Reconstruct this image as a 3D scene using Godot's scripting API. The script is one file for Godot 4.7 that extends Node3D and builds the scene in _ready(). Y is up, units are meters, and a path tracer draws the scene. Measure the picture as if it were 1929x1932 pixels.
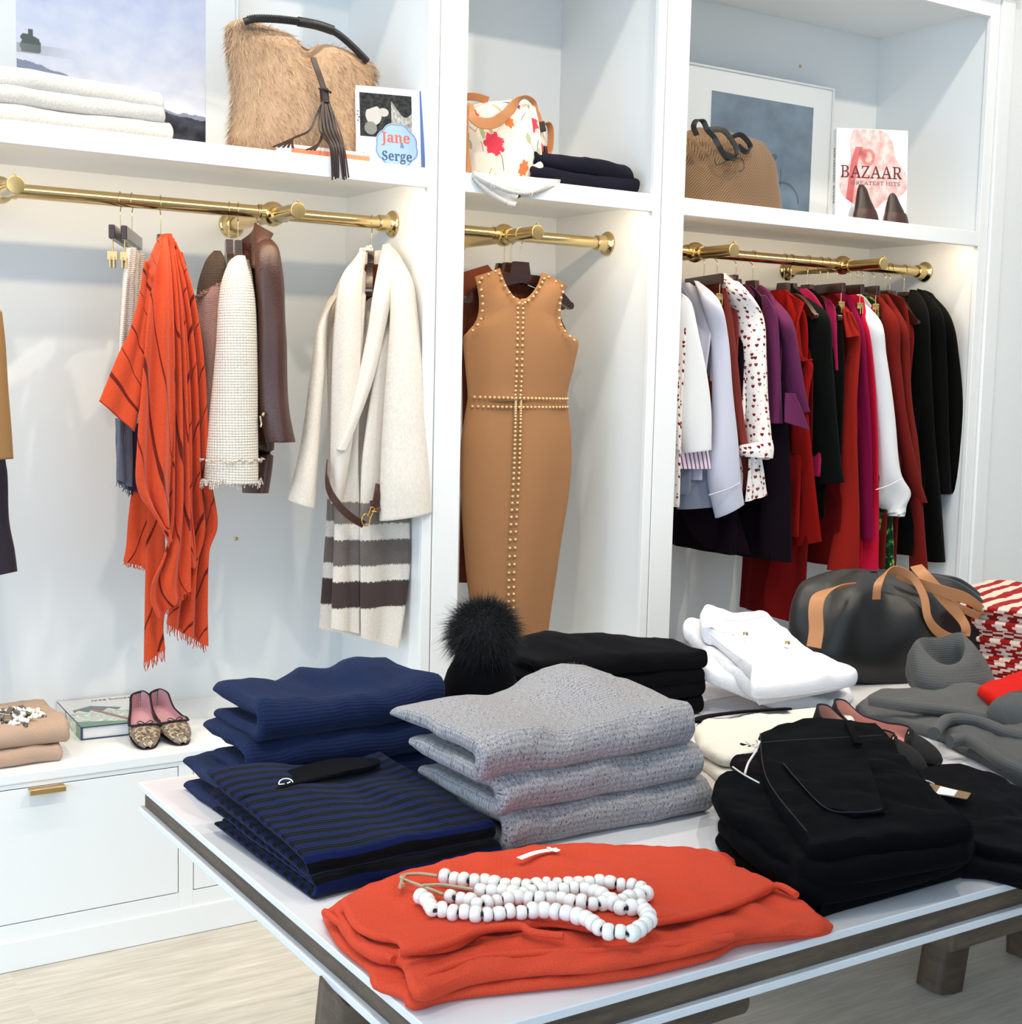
extends Node3D
# A clothes shop: a wall of three white display cabinets behind a table of folded knitwear.

var counts := {}
var M := {}
var shaped_at := {}
var noise := FastNoiseLite.new()


func V(x: float, y: float, z: float) -> Vector3:
	return Vector3(x, y, z)


# ---- meshes -------------------------------------------------------------------------------------
class MB:
	var p := PackedVector3Array()
	var n := PackedVector3Array()
	var t := PackedVector2Array()
	var ix := PackedInt32Array()
	var weld := PackedInt32Array()

	func vert(a: Vector3, uv := Vector2.ZERO, nn := Vector3.ZERO) -> int:
		p.append(a)
		t.append(uv)
		n.append(nn)
		return p.size() - 1

	func tri(a: int, b: int, c: int) -> void:
		ix.append(a)
		ix.append(b)
		ix.append(c)

	func quad(a: int, b: int, c: int, d: int) -> void:
		tri(a, b, c)
		tri(a, c, d)

	func flat(a: Vector3, b: Vector3, c: Vector3, d: Vector3, w := 1.0, h := 1.0) -> void:
		var k := vert(a, Vector2(0, h))
		vert(b, Vector2(w, h))
		vert(c, Vector2(w, 0))
		vert(d, Vector2(0, 0))
		quad(k, k + 1, k + 2, k + 3)

	func grid(pts: Array, uvs: Array, wrap := false) -> void:   # rows of points, each row a PackedVector3Array
		var first := p.size()
		var w: int = pts[0].size()
		for j in pts.size():
			for i in w:
				vert(pts[j][i], uvs[j][i])
		for j in pts.size() - 1:
			for i in w - 1:
				var k := first + j * w + i
				quad(k, k + 1, k + w + 1, k + w)
			if wrap:
				weld.append(first + j * w)
				weld.append(first + j * w + w - 1)
		if wrap:
			weld.append(first + (pts.size() - 1) * w)
			weld.append(first + (pts.size() - 1) * w + w - 1)

	func done() -> ArrayMesh:
		var acc := PackedVector3Array()
		acc.resize(p.size())
		for i in range(0, ix.size(), 3):
			var a := ix[i]
			var b := ix[i + 1]
			var c := ix[i + 2]
			var f := (p[c] - p[a]).cross(p[b] - p[a])
			acc[a] += f
			acc[b] += f
			acc[c] += f
		for i in range(0, weld.size(), 2):
			var s := acc[weld[i]] + acc[weld[i + 1]]
			acc[weld[i]] = s
			acc[weld[i + 1]] = s
		for i in p.size():
			if n[i] == Vector3.ZERO:
				n[i] = acc[i].normalized() if acc[i].length_squared() > 1e-24 else Vector3.UP
		var arrays := []
		arrays.resize(Mesh.ARRAY_MAX)
		arrays[Mesh.ARRAY_VERTEX] = p
		arrays[Mesh.ARRAY_NORMAL] = n
		arrays[Mesh.ARRAY_TEX_UV] = t
		arrays[Mesh.ARRAY_INDEX] = ix
		var m := ArrayMesh.new()
		m.add_surface_from_arrays(Mesh.PRIMITIVE_TRIANGLES, arrays)
		return m


func rbox(m: MB, lo: Vector3, hi: Vector3, r := 0.002, xf := Transform3D.IDENTITY) -> void:   # a box with rounded edges
	var c := (lo + hi) / 2
	var h := (hi - lo) / 2
	r = minf(r, minf(h.x, minf(h.y, h.z)) * 0.9)
	for axis in 3:
		for side: float in [-1.0, 1.0]:
			var u := (axis + 1) % 3
			var w := (axis + 2) % 3
			var first := m.p.size()
			for j in 4:
				for i in 4:
					var q := Vector3.ZERO
					q[axis] = side * h[axis]
					q[u] = [-h[u], -h[u] + r, h[u] - r, h[u]][i]
					q[w] = [-h[w], -h[w] + r, h[w] - r, h[w]][j]
					var inner := q.clamp(-h + Vector3(r, r, r), h - Vector3(r, r, r))
					var d := (q - inner).normalized()
					m.vert(xf * (c + inner + d * r), Vector2(q[u] + c[u], q[w] + c[w]), (xf.basis * d).normalized())
			for j in 3:
				for i in 3:
					var k := first + j * 4 + i
					if side > 0:
						m.quad(k, k + 4, k + 5, k + 1)
					else:
						m.quad(k, k + 1, k + 5, k + 4)


func spline(pts: Array, s: float) -> Vector3:   # Catmull-Rom through the points, s from 0 to 1 by number
	var k := pts.size() - 1
	var f := clampf(s, 0, 1) * k
	var i := mini(int(f), k - 1)
	f -= i
	var a: Vector3 = pts[maxi(i - 1, 0)]
	var b: Vector3 = pts[i]
	var c: Vector3 = pts[i + 1]
	var d: Vector3 = pts[mini(i + 2, k)]
	return b.cubic_interpolate(c, a, d, f)


func along(pts: Array, n: int) -> PackedVector3Array:   # the same curve, n + 1 points at even distances
	var fine := PackedVector3Array()
	var at := PackedFloat32Array()
	var total := 0.0
	var many := maxi(40, pts.size() * 12)
	for i in many + 1:
		var q := spline(pts, float(i) / many)
		if i:
			total += q.distance_to(fine[i - 1])
		fine.append(q)
		at.append(total)
	var res := PackedVector3Array()
	var k := 0
	for i in n + 1:
		var want := total * i / n
		while k < many - 1 and at[k + 1] < want:
			k += 1
		res.append(fine[k].lerp(fine[k + 1], clampf((want - at[k]) / maxf(at[k + 1] - at[k], 1e-9), 0, 1)))
	return res


func tube(m: MB, pts: Array, r: float, n := 24, seg := 10, r2 := -1.0, smooth := true) -> void:   # a round rod along a curve, with closed ends
	var path := along(pts, n) if smooth else PackedVector3Array(pts)
	n = path.size() - 1
	if r2 < 0:
		r2 = r
	var up := Vector3.UP
	var rows := []
	var uvs := []
	var len := 0.0
	for i in n + 1:
		var d := (path[mini(i + 1, n)] - path[maxi(i - 1, 0)]).normalized()
		if absf(d.dot(up)) > 0.97:
			up = Vector3.RIGHT if absf(d.x) < 0.9 else Vector3.BACK
		var a := d.cross(up).normalized()
		var b := a.cross(d).normalized()
		up = b
		if i:
			len += path[i].distance_to(path[i - 1])
		var rad := lerpf(r, r2, float(i) / n)
		var row := PackedVector3Array()
		var uv := PackedVector2Array()
		for j in seg + 1:
			var g := TAU * j / seg
			row.append(path[i] + (a * cos(g) + b * sin(g)) * rad)
			uv.append(Vector2(TAU * rad * j / seg, len))
		rows.append(row)
		uvs.append(uv)
	m.grid(rows, uvs, true)
	for e: int in [0, n]:
		var c := m.vert(path[e], Vector2.ZERO, (path[e] - path[1 if e == 0 else n - 1]).normalized())
		var first := m.p.size()
		for j in seg + 1:
			m.vert(rows[e][j], Vector2.ZERO, m.n[c])
		for j in seg:
			if e == 0:
				m.tri(c, first + j + 1, first + j)
			else:
				m.tri(c, first + j, first + j + 1)


func lathe(m: MB, prof: Array, xf := Transform3D.IDENTITY, seg := 24) -> void:   # Vector2(radius, height) spun round y
	var rows := []
	var uvs := []
	for q: Vector2 in prof:
		var row := PackedVector3Array()
		var uv := PackedVector2Array()
		for j in seg + 1:
			var g := TAU * j / seg
			row.append(xf * Vector3(q.x * cos(g), q.y, q.x * sin(g)))
			uv.append(Vector2(float(j) / seg, q.y))
		rows.append(row)
		uvs.append(uv)
	m.grid(rows, uvs, true)


func wob(q: Vector3, fx := 6.0, fy := 1.5) -> float:   # soft noise, drawn out along y
	return noise.get_noise_3d(q.x * fx * 10, q.y * fy * 10, q.z * fx * 10)


# a hanging sheet of cloth between a left and a right edge, with folds and thickness
func sheet(m: MB, left: Array, right: Array, o := {}) -> void:
	var nu: int = o.get("nu", 28)
	var nv: int = o.get("nv", 40)
	var th: float = o.get("th", 0.006)
	var amp: float = o.get("amp", 0.0)
	var folds: float = o.get("folds", 3.0)
	var phase: float = o.get("phase", 0.0)
	var belly: float = o.get("belly", 0.0)
	var rough: float = o.get("rough", 0.0)
	var skew: float = o.get("skew", 0.0)
	var turn: float = o.get("turn", 0.0)
	var even: bool = o.get("even", false)
	var mid := []
	var la := along(left, nv)
	var ra := along(right, nv)
	for j in nv + 1:
		var v := float(j) / nv
		var a := la[j] if even else spline(left, v)
		var b := ra[j] if even else spline(right, v)
		var row := PackedVector3Array()
		var out := (b - a).cross(Vector3.UP).normalized() * -1.0
		if out.z < 0:
			out = -out
		for i in nu + 1:
			var u := float(i) / nu
			var q := a.lerp(b, u)
			var grow: float = lerpf(o.get("top", 0.3), 1.0, smoothstep(0, 0.5, v))
			q += out * (amp * grow * sin(TAU * folds * u + phase + skew * v + 0.6 * sin(v * 5 + phase)) + belly * sin(PI * u))
			q += out * rough * wob(q, 2.2, 1.0)
			row.append(q)
		mid.append(row)
	var rows := []
	var uvs := []
	var cs := cos(turn)
	var sn := sin(turn)
	var hv := 0.0
	for j in nv + 1:
		var front := PackedVector3Array()
		var back := PackedVector3Array()
		var fu := PackedVector2Array()
		var wide := 0.0
		if j:
			hv += mid[j][nu / 2].distance_to(mid[j - 1][nu / 2])
		for i in nu + 1:
			var du: Vector3 = mid[j][mini(i + 1, nu)] - mid[j][maxi(i - 1, 0)]
			var dv: Vector3 = mid[mini(j + 1, nv)][i] - mid[maxi(j - 1, 0)][i]
			var nn := dv.cross(du).normalized()
			if i:
				wide += mid[j][i].distance_to(mid[j][i - 1])
			var t := th / 2 * (0.5 if i == 0 or i == nu else 1.0)
			front.append(mid[j][i] + nn * t)
			back.append(mid[j][i] - nn * t)
			var w := Vector2(wide, hv)
			fu.append(Vector2(w.x * cs - w.y * sn, w.x * sn + w.y * cs))
		var row := front.duplicate()
		var uv := fu.duplicate()
		for i in nu + 1:
			row.append(back[nu - i])
			uv.append(fu[nu - i])
		row.append(front[0])
		uv.append(fu[0])
		rows.append(row)
		uvs.append(uv)
	m.grid(rows, uvs, true)
	for e: int in [0, nv]:
		for i in nu:
			var a: Vector3 = rows[e][i]
			var b: Vector3 = rows[e][i + 1]
			var c: Vector3 = rows[e][2 * nu - i]
			var d: Vector3 = rows[e][2 * nu + 1 - i]
			if e == 0:
				m.flat(d, c, b, a, 0.01, 0.01)
			else:
				m.flat(a, b, c, d, 0.01, 0.01)


# a stuffed shape: rows of [left point, right point, half thickness], joined by oval cross-sections
func loft(m: MB, rows_in: Array, o := {}) -> void:
	var nv: int = o.get("nv", 40)
	var seg: int = o.get("seg", 36)
	var amp: float = o.get("amp", 0.0)
	var folds: float = o.get("folds", 5.0)
	var phase: float = o.get("phase", 0.0)
	var rough: float = o.get("rough", 0.004)
	var sq: float = o.get("square", 1.0)
	var fx: float = o.get("fx", 2.5)
	var fy: float = o.get("fy", 0.8)
	var ls := []
	var rs := []
	var ts := []
	for r: Array in rows_in:
		ls.append(r[0])
		rs.append(r[1])
		ts.append(Vector3(r[2], r[3] if r.size() > 3 else r[2], 0))
	var rows := []
	var uvs := []
	var len := 0.0
	var was := Vector3.ZERO
	for j in nv + 1:
		var v := float(j) / nv
		var a := spline(ls, v)
		var b := spline(rs, v)
		var t := spline(ts, v)
		var c := (a + b) / 2
		var h := (b - a) / 2
		var axis: Vector3 = o.get("axis", Vector3.UP)
		var out := h.cross(axis).normalized()
		if out.dot(o.get("face", Vector3.BACK)) < 0:
			out = -out
		if j:
			len += c.distance_to(was)
		was = c
		var row := PackedVector3Array()
		var uv := PackedVector2Array()
		var wide := 0.0
		for i in seg + 1:
			var g := TAU * i / seg
			var ca := cos(g)
			var sa := sin(g)
			var x := signf(ca) * pow(absf(ca), sq)
			var y := signf(sa) * pow(absf(sa), sq)
			var q := c + h * x + out * y * (t.x if y > 0 else t.y)
			var dir := (h.normalized() * x * 0.6 + out * y).normalized()
			var grow: float = lerpf(o.get("top", 0.2), 1.0, smoothstep(0.0, 0.6, v)) * (1.0 - o.get("fade", 0.0) * smoothstep(0.1, 0.8, v))
			q += dir * (amp * grow * sin(folds * g + phase + 0.8 * sin(v * 4 + phase)) + rough * wob(q, fx, fy) * (1.0 if i % seg else 1.0))
			if i:
				wide += q.distance_to(row[i - 1])
			if o.has("floor"):
				q.y = maxf(q.y, o.floor)
			row.append(q)
			uv.append(Vector2(wide, len))
		row[seg] = row[0]
		rows.append(row)
		uvs.append(uv)
	if o.get("hem", true):   # turn the open end in
		var last: PackedVector3Array = rows[nv]
		var mid := Vector3.ZERO
		for i in seg:
			mid += last[i] / seg
		for k in 2:
			var row := PackedVector3Array()
			for i in seg + 1:
				row.append(last[i].lerp(mid, [0.06, 0.1][k]) + (rows[nv - 1][0] - last[0]).normalized() * [0.0, 0.012][k])
			rows.append(row)
			uvs.append(uvs[nv])
	m.grid(rows, uvs, true)
	for e: int in [0, rows.size() - 1]:
		if e and not o.get("cap", true):
			continue
		var mid := Vector3.ZERO
		for i in seg:
			mid += rows[e][i] / seg
		var k := m.vert(mid)
		var first := m.p.size()
		for i in seg + 1:
			m.vert(rows[e][i], uvs[e][i])
		for i in seg:
			if e == 0:
				m.tri(k, first + i + 1, first + i)
			else:
				m.tri(k, first + i, first + i + 1)


# a strip of cloth whose cross-section (z, y) follows a path, drawn out along x and rounded off at both ends
func ribbon(m: MB, path: PackedVector2Array, th: float, x0: float, x1: float, round: float, warp: Callable, nx := 26) -> void:
	var n := path.size()
	var rows := []
	var uvs := []
	var xs := PackedFloat32Array()
	for k in 5:
		xs.append(x0 + round * (1 - cos(PI / 2 * k / 5)))
	for k in nx + 1:
		xs.append(lerpf(x0 + round, x1 - round, float(k) / nx))
	for k in range(4, -1, -1):
		xs.append(x1 - round * (1 - cos(PI / 2 * k / 5)))
	for x in xs:
		var s := 1.0
		if x < x0 + round:
			s = sqrt(maxf(0, 1 - pow((x0 + round - x) / round, 2))) * 1.22
		elif x > x1 - round:
			s = sqrt(maxf(0, 1 - pow((x - x1 + round) / round, 2))) * 1.1
		s = maxf(s, lerpf(1.22, 1.0, clampf((x - x0 - round) / 0.035, 0, 1))) if x >= x0 + round and x < x0 + round + 0.035 else s
		var row := PackedVector3Array()
		var uv := PackedVector2Array()
		var len := 0.0
		for side: float in [1.0, -1.0]:
			for i in n:
				var k := i if side > 0 else n - 1 - i
				var d := (path[mini(k + 1, n - 1)] - path[maxi(k - 1, 0)]).normalized()
				var q := path[k] + Vector2(-d.y, d.x) * side * th / 2 * s * (0.55 if k == 0 or k == n - 1 else 1.0)
				if i:
					len += path[k].distance_to(path[k - 1 if side > 0 else k + 1])
				row.append(warp.call(Vector3(x, q.y, q.x)))
				uv.append(Vector2(len, x))
		row.append(row[0])
		uv.append(uv[0])
		rows.append(row)
		uvs.append(uv)
	m.grid(rows, uvs, true)


func bend(radius: float, depth: float, tall: float, back := 0.0, n := 9) -> PackedVector2Array:   # a U lying on its side, the bend at z = 0
	var path := PackedVector2Array()
	var c := tall / 2
	for i in 5:
		path.append(Vector2(lerpf(-depth, -c, float(i) / 5), c + radius))
	for i in n + 1:
		var g := PI / 2 - PI * i / n
		path.append(Vector2(-c + cos(g) * (radius + (c - radius) * 0.0), c + sin(g) * radius))
	for i in range(1, 6):
		path.append(Vector2(lerpf(-c, -depth + back, float(i) / 5), c - radius))
	return path


# a flat pad with rounded edges over an outline (points on the ground, seen from above), top height by a function
func pad(m: MB, outline: Array, y0: float, top: Callable, edge: float, o := {}) -> void:
	var n: int = o.get("n", 72)
	var rings: int = o.get("rings", 16)
	var loop := outline.duplicate()
	var ends := []
	if o.get("sharp", false):
		var total := 0.0
		for i in loop.size():
			total += loop[i].distance_to(loop[(i + 1) % loop.size()])
		var step := total / n
		for i in loop.size():
			var a: Vector3 = loop[i]
			var b: Vector3 = loop[(i + 1) % loop.size()]
			var k := maxi(1, roundi(a.distance_to(b) / step))
			for j in k:
				ends.append(a.lerp(b, float(j) / k))
		n = ends.size()
	else:
		var closed := loop.duplicate()
		closed.append(loop[0])
		var even := along(closed, n)
		for i in n:
			ends.append(even[i])
	var mid := Vector3.ZERO
	for q: Vector3 in ends:
		mid += q / n
	mid = o.get("mid", mid)
	var rows := []
	var uvs := []
	for k in range(-4, rings + 1):
		var row := PackedVector3Array()
		var uv := PackedVector2Array()
		for i in n + 1:
			var e: Vector3 = ends[i % n]
			var reach := Vector2(e.x - mid.x, e.z - mid.z).length()
			var f := 1.0
			var g := 0.0
			if k <= 4:
				var a := PI / 2 * k / 4
				f = 1.0 - edge / maxf(reach, edge * 2) * (1 - cos(a))
				g = 0.5 + 0.5 * sin(a)
			else:
				f = (1.0 - edge / maxf(reach, edge * 2)) * (1.0 - pow(float(k - 4) / (rings - 4), 0.9))
				g = 1.0
			var q := mid.lerp(e, f)
			var base: float = maxf(0.7604, o.lift.call(q.x, q.z)) if o.has("lift") else y0
			var h: float = top.call(q.x, q.z)
			if o.has("lift"):
				h = maxf(h, base + 0.001)
			row.append(Vector3(q.x, base + (h - base) * g, q.z))
			uv.append(Vector2(q.x, q.z + (1 - g) * (h - base)))
		rows.append(row)
		uvs.append(uv)
	rows.reverse()
	uvs.reverse()
	m.grid(rows, uvs, true)


# ---- things -------------------------------------------------------------------------------------
func numbered(called: String) -> String:
	counts[called] = counts.get(called, 0) + 1
	return called if counts[called] == 1 else "%s_%03d" % [called, counts[called] - 1]


func tag(o: Node3D, label: String, category := "", group := "", kind := "") -> Node3D:
	if label:
		o.set_meta("label", label)
	if category:
		o.set_meta("category", category)
	if group:
		o.set_meta("group", group)
	if kind:
		o.set_meta("kind", kind)
	return o


func thing(called: String, label: String, category: String, at := Vector3.ZERO, group := "") -> Node3D:
	var o := Node3D.new()
	o.name = numbered(called)
	add_child(o)
	o.position = at
	shaped_at[o] = at
	return tag(o, label, category, group)


func part(called: String, m: MB, mat: Material, parent: Node3D = null, label := "") -> MeshInstance3D:   # shapes are given in the room's own metres
	var o := MeshInstance3D.new()
	o.mesh = m.done()
	o.material_override = mat
	o.name = called if parent else numbered(called)
	if parent:
		parent.add_child(o, true)
		if shaped_at.has(parent):
			o.position = -shaped_at[parent]
	else:
		add_child(o)
	if label:
		o.set_meta("label", label)
	return o


func lone(called: String, m: MB, mat: Material, label: String, category: String, group := "") -> MeshInstance3D:
	var o := part(called, m, mat)
	tag(o, label, category, group)
	return o


func struct(called: String, m: MB, mat: Material, parent: Node3D = null) -> MeshInstance3D:
	var o := part(called, m, mat, parent)
	if not parent:
		o.set_meta("kind", "structure")
	return o


func box(lo: Vector3, hi: Vector3, r := 0.002) -> MB:
	var m := MB.new()
	rbox(m, lo, hi, r)
	return m


# ---- materials ----------------------------------------------------------------------------------
func paint(size: int, f: Callable) -> ImageTexture:
	var im := Image.create(size, size, false, Image.FORMAT_RGB8)
	for y in size:
		for x in size:
			im.set_pixel(x, y, f.call(x, y))
	return ImageTexture.create_from_image(im)


func grain(freq: float, lo: float, hi: float, size := 256, seed_ := 1, oct := 4, sx := 1.0) -> ImageTexture:   # grey noise that repeats
	var f := FastNoiseLite.new()
	f.seed = seed_
	f.frequency = freq
	f.fractal_octaves = oct
	var im := f.get_seamless_image(size, size, false, false, 0.2, true)
	im.convert(Image.FORMAT_RGB8)
	for y in size:
		for x in size:
			var g := lerpf(lo, hi, im.get_pixel(x, y).r)
			im.set_pixel(x, y, Color(g, g, g))
	return ImageTexture.create_from_image(im)


func mat(called: String, color: Color, rough := 0.5, o := {}) -> StandardMaterial3D:
	var m := StandardMaterial3D.new()
	m.resource_name = called
	m.albedo_color = color
	m.roughness = rough
	m.metallic_specular = o.get("spec", 0.5)
	m.metallic = o.get("metal", 0.0)
	if o.has("tex"):
		m.albedo_texture = o.tex
	if o.has("bump"):
		m.heightmap_enabled = true
		m.heightmap_texture = o.bump
		m.heightmap_scale = o.get("relief", 0.1)
	if o.has("scale"):
		var s: float = o.scale
		m.uv1_scale = Vector3(s, s, s)
	if o.get("world", false):
		m.uv1_triplanar = true
		m.uv1_world_triplanar = true
	if o.has("rim"):
		m.rim_enabled = true
		m.rim = o.rim
		m.rim_tint = 0.6
	if o.has("coat"):
		m.clearcoat_enabled = true
		m.clearcoat = o.coat
		m.clearcoat_roughness = 0.15
	M[called] = m
	return m


func cloth(called: String, color: Color, o := {}) -> StandardMaterial3D:   # woven or felted cloth
	var d := {"tex": M.fuzz, "bump": M.fuzz_bump, "relief": 0.02, "scale": 15.0, "rim": 0.35, "spec": 0.15}
	d.merge(o, true)
	return mat(called, color, 0.95, d)


func make_materials() -> void:
	M.fuzz = grain(0.09, 0.88, 1.0, 256, 3, 5)
	M.fuzz_bump = grain(0.09, 0.0, 1.0, 256, 5, 4)
	M.weave_bump = paint(128, func(x: int, y: int) -> Color:
		var g := 0.5 + 0.25 * sin(TAU * x / 8.0) + 0.25 * sin(TAU * y / 8.0)
		return Color(g, g, g))
	mat("white paint", Color(0.93, 0.935, 0.93), 0.35)
	mat("wall paint", Color(0.92, 0.925, 0.92), 0.6)
	mat("groove", Color(0.35, 0.35, 0.34), 0.8)
	var wood := FastNoiseLite.new()
	wood.seed = 11
	wood.frequency = 0.01
	wood.fractal_octaves = 4
	var planks := paint(512, func(x: int, y: int) -> Color:
		var g := wood.get_noise_2d(x * 1.2, y * 16.0) * 0.5 + wood.get_noise_2d(x * 0.6 + 900, y * 5.0) * 0.4
		return Color(0.75 + 0.12 * g, 0.725 + 0.12 * g, 0.675 + 0.13 * g))
	mat("floor boards", Color.WHITE, 0.55, {"tex": planks, "scale": 0.8, "spec": 0.3})
	mat("brass", Color(0.87, 0.77, 0.56), 0.16, {"metal": 1.0})
	mat("brass face", Color(0.88, 0.74, 0.5), 0.3, {"metal": 1.0})
	mat("steel wire", Color(0.8, 0.72, 0.55), 0.2, {"metal": 1.0})
	var dark := paint(256, func(x: int, y: int) -> Color:
		var g := wood.get_noise_2d(x * 0.8, y * 9.0) * 0.5 + wood.get_noise_2d(x * 5.0 + 300, y * 40.0) * 0.35
		return Color(1, 1, 1) * (0.8 + 0.35 * g))
	mat("table wood", Color(0.42, 0.345, 0.275), 0.6, {"tex": dark, "scale": 1.6, "world": true})
	mat("hanger wood", Color(0.24, 0.11, 0.085), 0.28, {"tex": dark, "scale": 4.0, "world": true, "coat": 0.4})
	mat("table top", Color(0.87, 0.865, 0.87), 0.18)
	mat("lamp glow", Color(1, 1, 1), 0.5)
	M["lamp glow"].emission_enabled = true
	M["lamp glow"].emission = Color(1, 0.93, 0.82)
	M["lamp glow"].emission_energy_multiplier = 3.0
	mat("dark metal", Color(0.1, 0.1, 0.1), 0.4, {"metal": 0.6})
	var pane := mat("window glass", Color(1, 1, 1, 0.06), 0.05)
	pane.transparency = BaseMaterial3D.TRANSPARENCY_ALPHA


# ---- the room -----------------------------------------------------------------------------------
func camera_and_light() -> void:
	var cam := Camera3D.new()
	cam.name = "camera"
	cam.fov = 41.21
	cam.near = 0.05
	cam.far = 100
	cam.transform = Transform3D(Basis(V(0.8423, 0.0232, 0.5386), V(0.0350, 0.9947, -0.0975), V(-0.5390, 0.1009, 0.8363)).orthonormalized(), V(0, 1.55, 3.489))
	add_child(cam)
	cam.current = true
	var env := Environment.new()
	env.background_mode = Environment.BG_COLOR
	env.background_color = Color(0.80, 0.90, 1.0)
	env.background_energy_multiplier = 4.0
	env.tonemap_mode = Environment.TONE_MAPPER_LINEAR
	env.tonemap_exposure = 0.41
	env.sdfgi_enabled = true
	env.ssao_enabled = true
	env.ssil_enabled = true
	var we := WorldEnvironment.new()
	we.name = "surroundings"
	we.environment = env
	add_child(we)
	# area lights standing in for daylight from two unseen shop windows
	daylight("unseen_daylight_front", V(-0.6, 1.75, 5.75), V(0, 0, 0), Vector2(4.2, 2.9), 12.0)
	daylight("unseen_daylight_side", V(-2.85, 1.75, 2.6), V(0, -PI / 2, 0), Vector2(3.6, 2.9), 24.0)
	# unseen ceiling spots, placed to light the cabinets and cast the shelf shadows
	var over := ["beyond the left cabinet's far end", "over the left cabinet's shelf of blankets", "over the fur bag", "over the middle cabinet", "over the right cabinet"]
	for i in 5:
		var x: float = [-0.6, 0.45, 1.5, 2.55, 3.6][i]
		spot(V(x, 3.98, 0.85), V(x + 0.1, 0.9, -0.25), 4.6, over[i])
	for i in 3:
		var x: float = [0.4, 2.54, 4.2][i]
		spot(V(x, 3.98, 2.3), V(x * 0.9 - 0.1, 1.0, -0.3), 7.5, ["in front of the table's left end", "over the table's near edge", "in front of the table's right end"][i])


func daylight(called: String, at: Vector3, turn: Vector3, size: Vector2, energy: float) -> void:
	var a := AreaLight3D.new()
	a.name = called
	a.position = at
	a.rotation = turn
	a.area_size = size
	a.light_energy = energy
	a.light_color = Color(0.79, 0.90, 1.0)
	a.shadow_enabled = true
	a.set("area_range", 30.0)
	add_child(a)


func spot(at: Vector3, aim: Vector3, energy: float, where: String) -> void:
	var o := thing("unseen_ceiling_spot", "unseen white round ceiling spotlight " + where, "spotlight", at, "unseen ceiling spotlights")
	var m := MB.new()
	lathe(m, [Vector2(0.055, 0.02), Vector2(0.07, 0.02), Vector2(0.07, -0.015), Vector2(0.055, -0.015), Vector2(0.05, 0.0)], Transform3D(Basis(), at))
	part("trim_ring", m, M["white paint"], o)
	m = MB.new()
	lathe(m, [Vector2(0.0, 0.0), Vector2(0.05, 0.0)], Transform3D(Basis(), at))
	part("lens", m, M["lamp glow"], o)
	var l := SpotLight3D.new()
	l.name = "spot_light"
	o.add_child(l, true)
	l.position = V(0, -0.03, 0)
	l.look_at_from_position(at + V(0, -0.03, 0), aim, Vector3.BACK)
	l.light_color = Color(1.0, 0.95, 0.88)
	l.light_energy = energy
	l.light_size = 0.05
	l.spot_angle = 48
	l.spot_angle_attenuation = 0.6
	l.spot_range = 12
	l.spot_attenuation = 2
	l.shadow_enabled = true


func build_room() -> void:
	var fl := MB.new()
	fl.flat(V(-3, 0, 6), V(6, 0, 6), V(6, 0, -0.7), V(-3, 0, -0.7), 9, 6.7)
	rbox(fl, V(-3.1, -0.12, -0.8), V(6.1, -0.002, 6.1), 0.002)
	struct("floor", fl, M["floor boards"])
	struct("ceiling", box(V(-3.1, 4.0, -0.8), V(6.1, 4.15, 6.1)), M["wall paint"])
	var b := MB.new()
	rbox(b, V(-3.1, 0, -0.75), V(6.1, 4, -0.6), 0.002)
	rbox(b, V(4.46, 0, -0.62), V(6.1, 4, 0.0), 0.002)
	rbox(b, V(-3.1, 0, -0.62), V(-0.36, 4, 0.0), 0.002)
	rbox(b, V(-0.4, 3.14, -0.62), V(4.5, 4, 0.0), 0.002)
	struct("wall_back", b, M["wall paint"])
	struct("wall_right", box(V(6, 0, -0.7), V(6.12, 4, 6.1)), M["wall paint"])
	b = MB.new()
	rbox(b, V(-3.12, 0, -0.7), V(-3, 4, 0.7))
	rbox(b, V(-3.12, 0, 4.5), V(-3, 4, 6.1))
	rbox(b, V(-3.12, 3.3, 0.7), V(-3, 4, 4.5))
	rbox(b, V(-3.12, 0, 0.7), V(-3, 0.25, 4.5))
	struct("wall_left", b, M["wall paint"])
	b = MB.new()
	rbox(b, V(-3.1, 0, 6), V(-2.8, 4, 6.12))
	rbox(b, V(1.6, 0, 6), V(6.1, 4, 6.12))
	rbox(b, V(-2.8, 3.3, 6), V(1.6, 4, 6.12))
	rbox(b, V(-2.8, 0, 6), V(1.6, 0.25, 6.12))
	struct("wall_front", b, M["wall paint"])
	for k in 2:  # two unseen shop windows, behind and left of the view, placed for daylight
		var w := MB.new()
		var g := MB.new()
		if k == 0:
			for x: float in [-2.8, -0.63, 1.54]:
				rbox(w, V(x, 0.25, 6.02), V(x + 0.06, 3.3, 6.1))
			rbox(g, V(-2.8, 0.25, 6.05), V(1.6, 3.3, 6.06), 0.001)
		else:
			for z: float in [0.7, 2.57, 4.44]:
				rbox(w, V(-3.1, 0.25, z), V(-3.02, 3.3, z + 0.06))
			rbox(g, V(-3.06, 0.25, 0.7), V(-3.05, 3.3, 4.5), 0.001)
		var f := struct("unseen_window_%d" % (k + 1), w, M["dark metal"])
		part("pane", g, M["window glass"], f)
	# trim beside and above the cabinets
	struct("trim_1", box(V(4.389, 0, -0.3), V(4.462, 3.14, 0.012), 0.004), M["white paint"])
	var tr := MB.new()
	rbox(tr, V(-0.4, 3.005, -0.3), V(4.47, 3.14, 0.03), 0.006)
	struct("trim_2", tr, M["white paint"])


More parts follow.
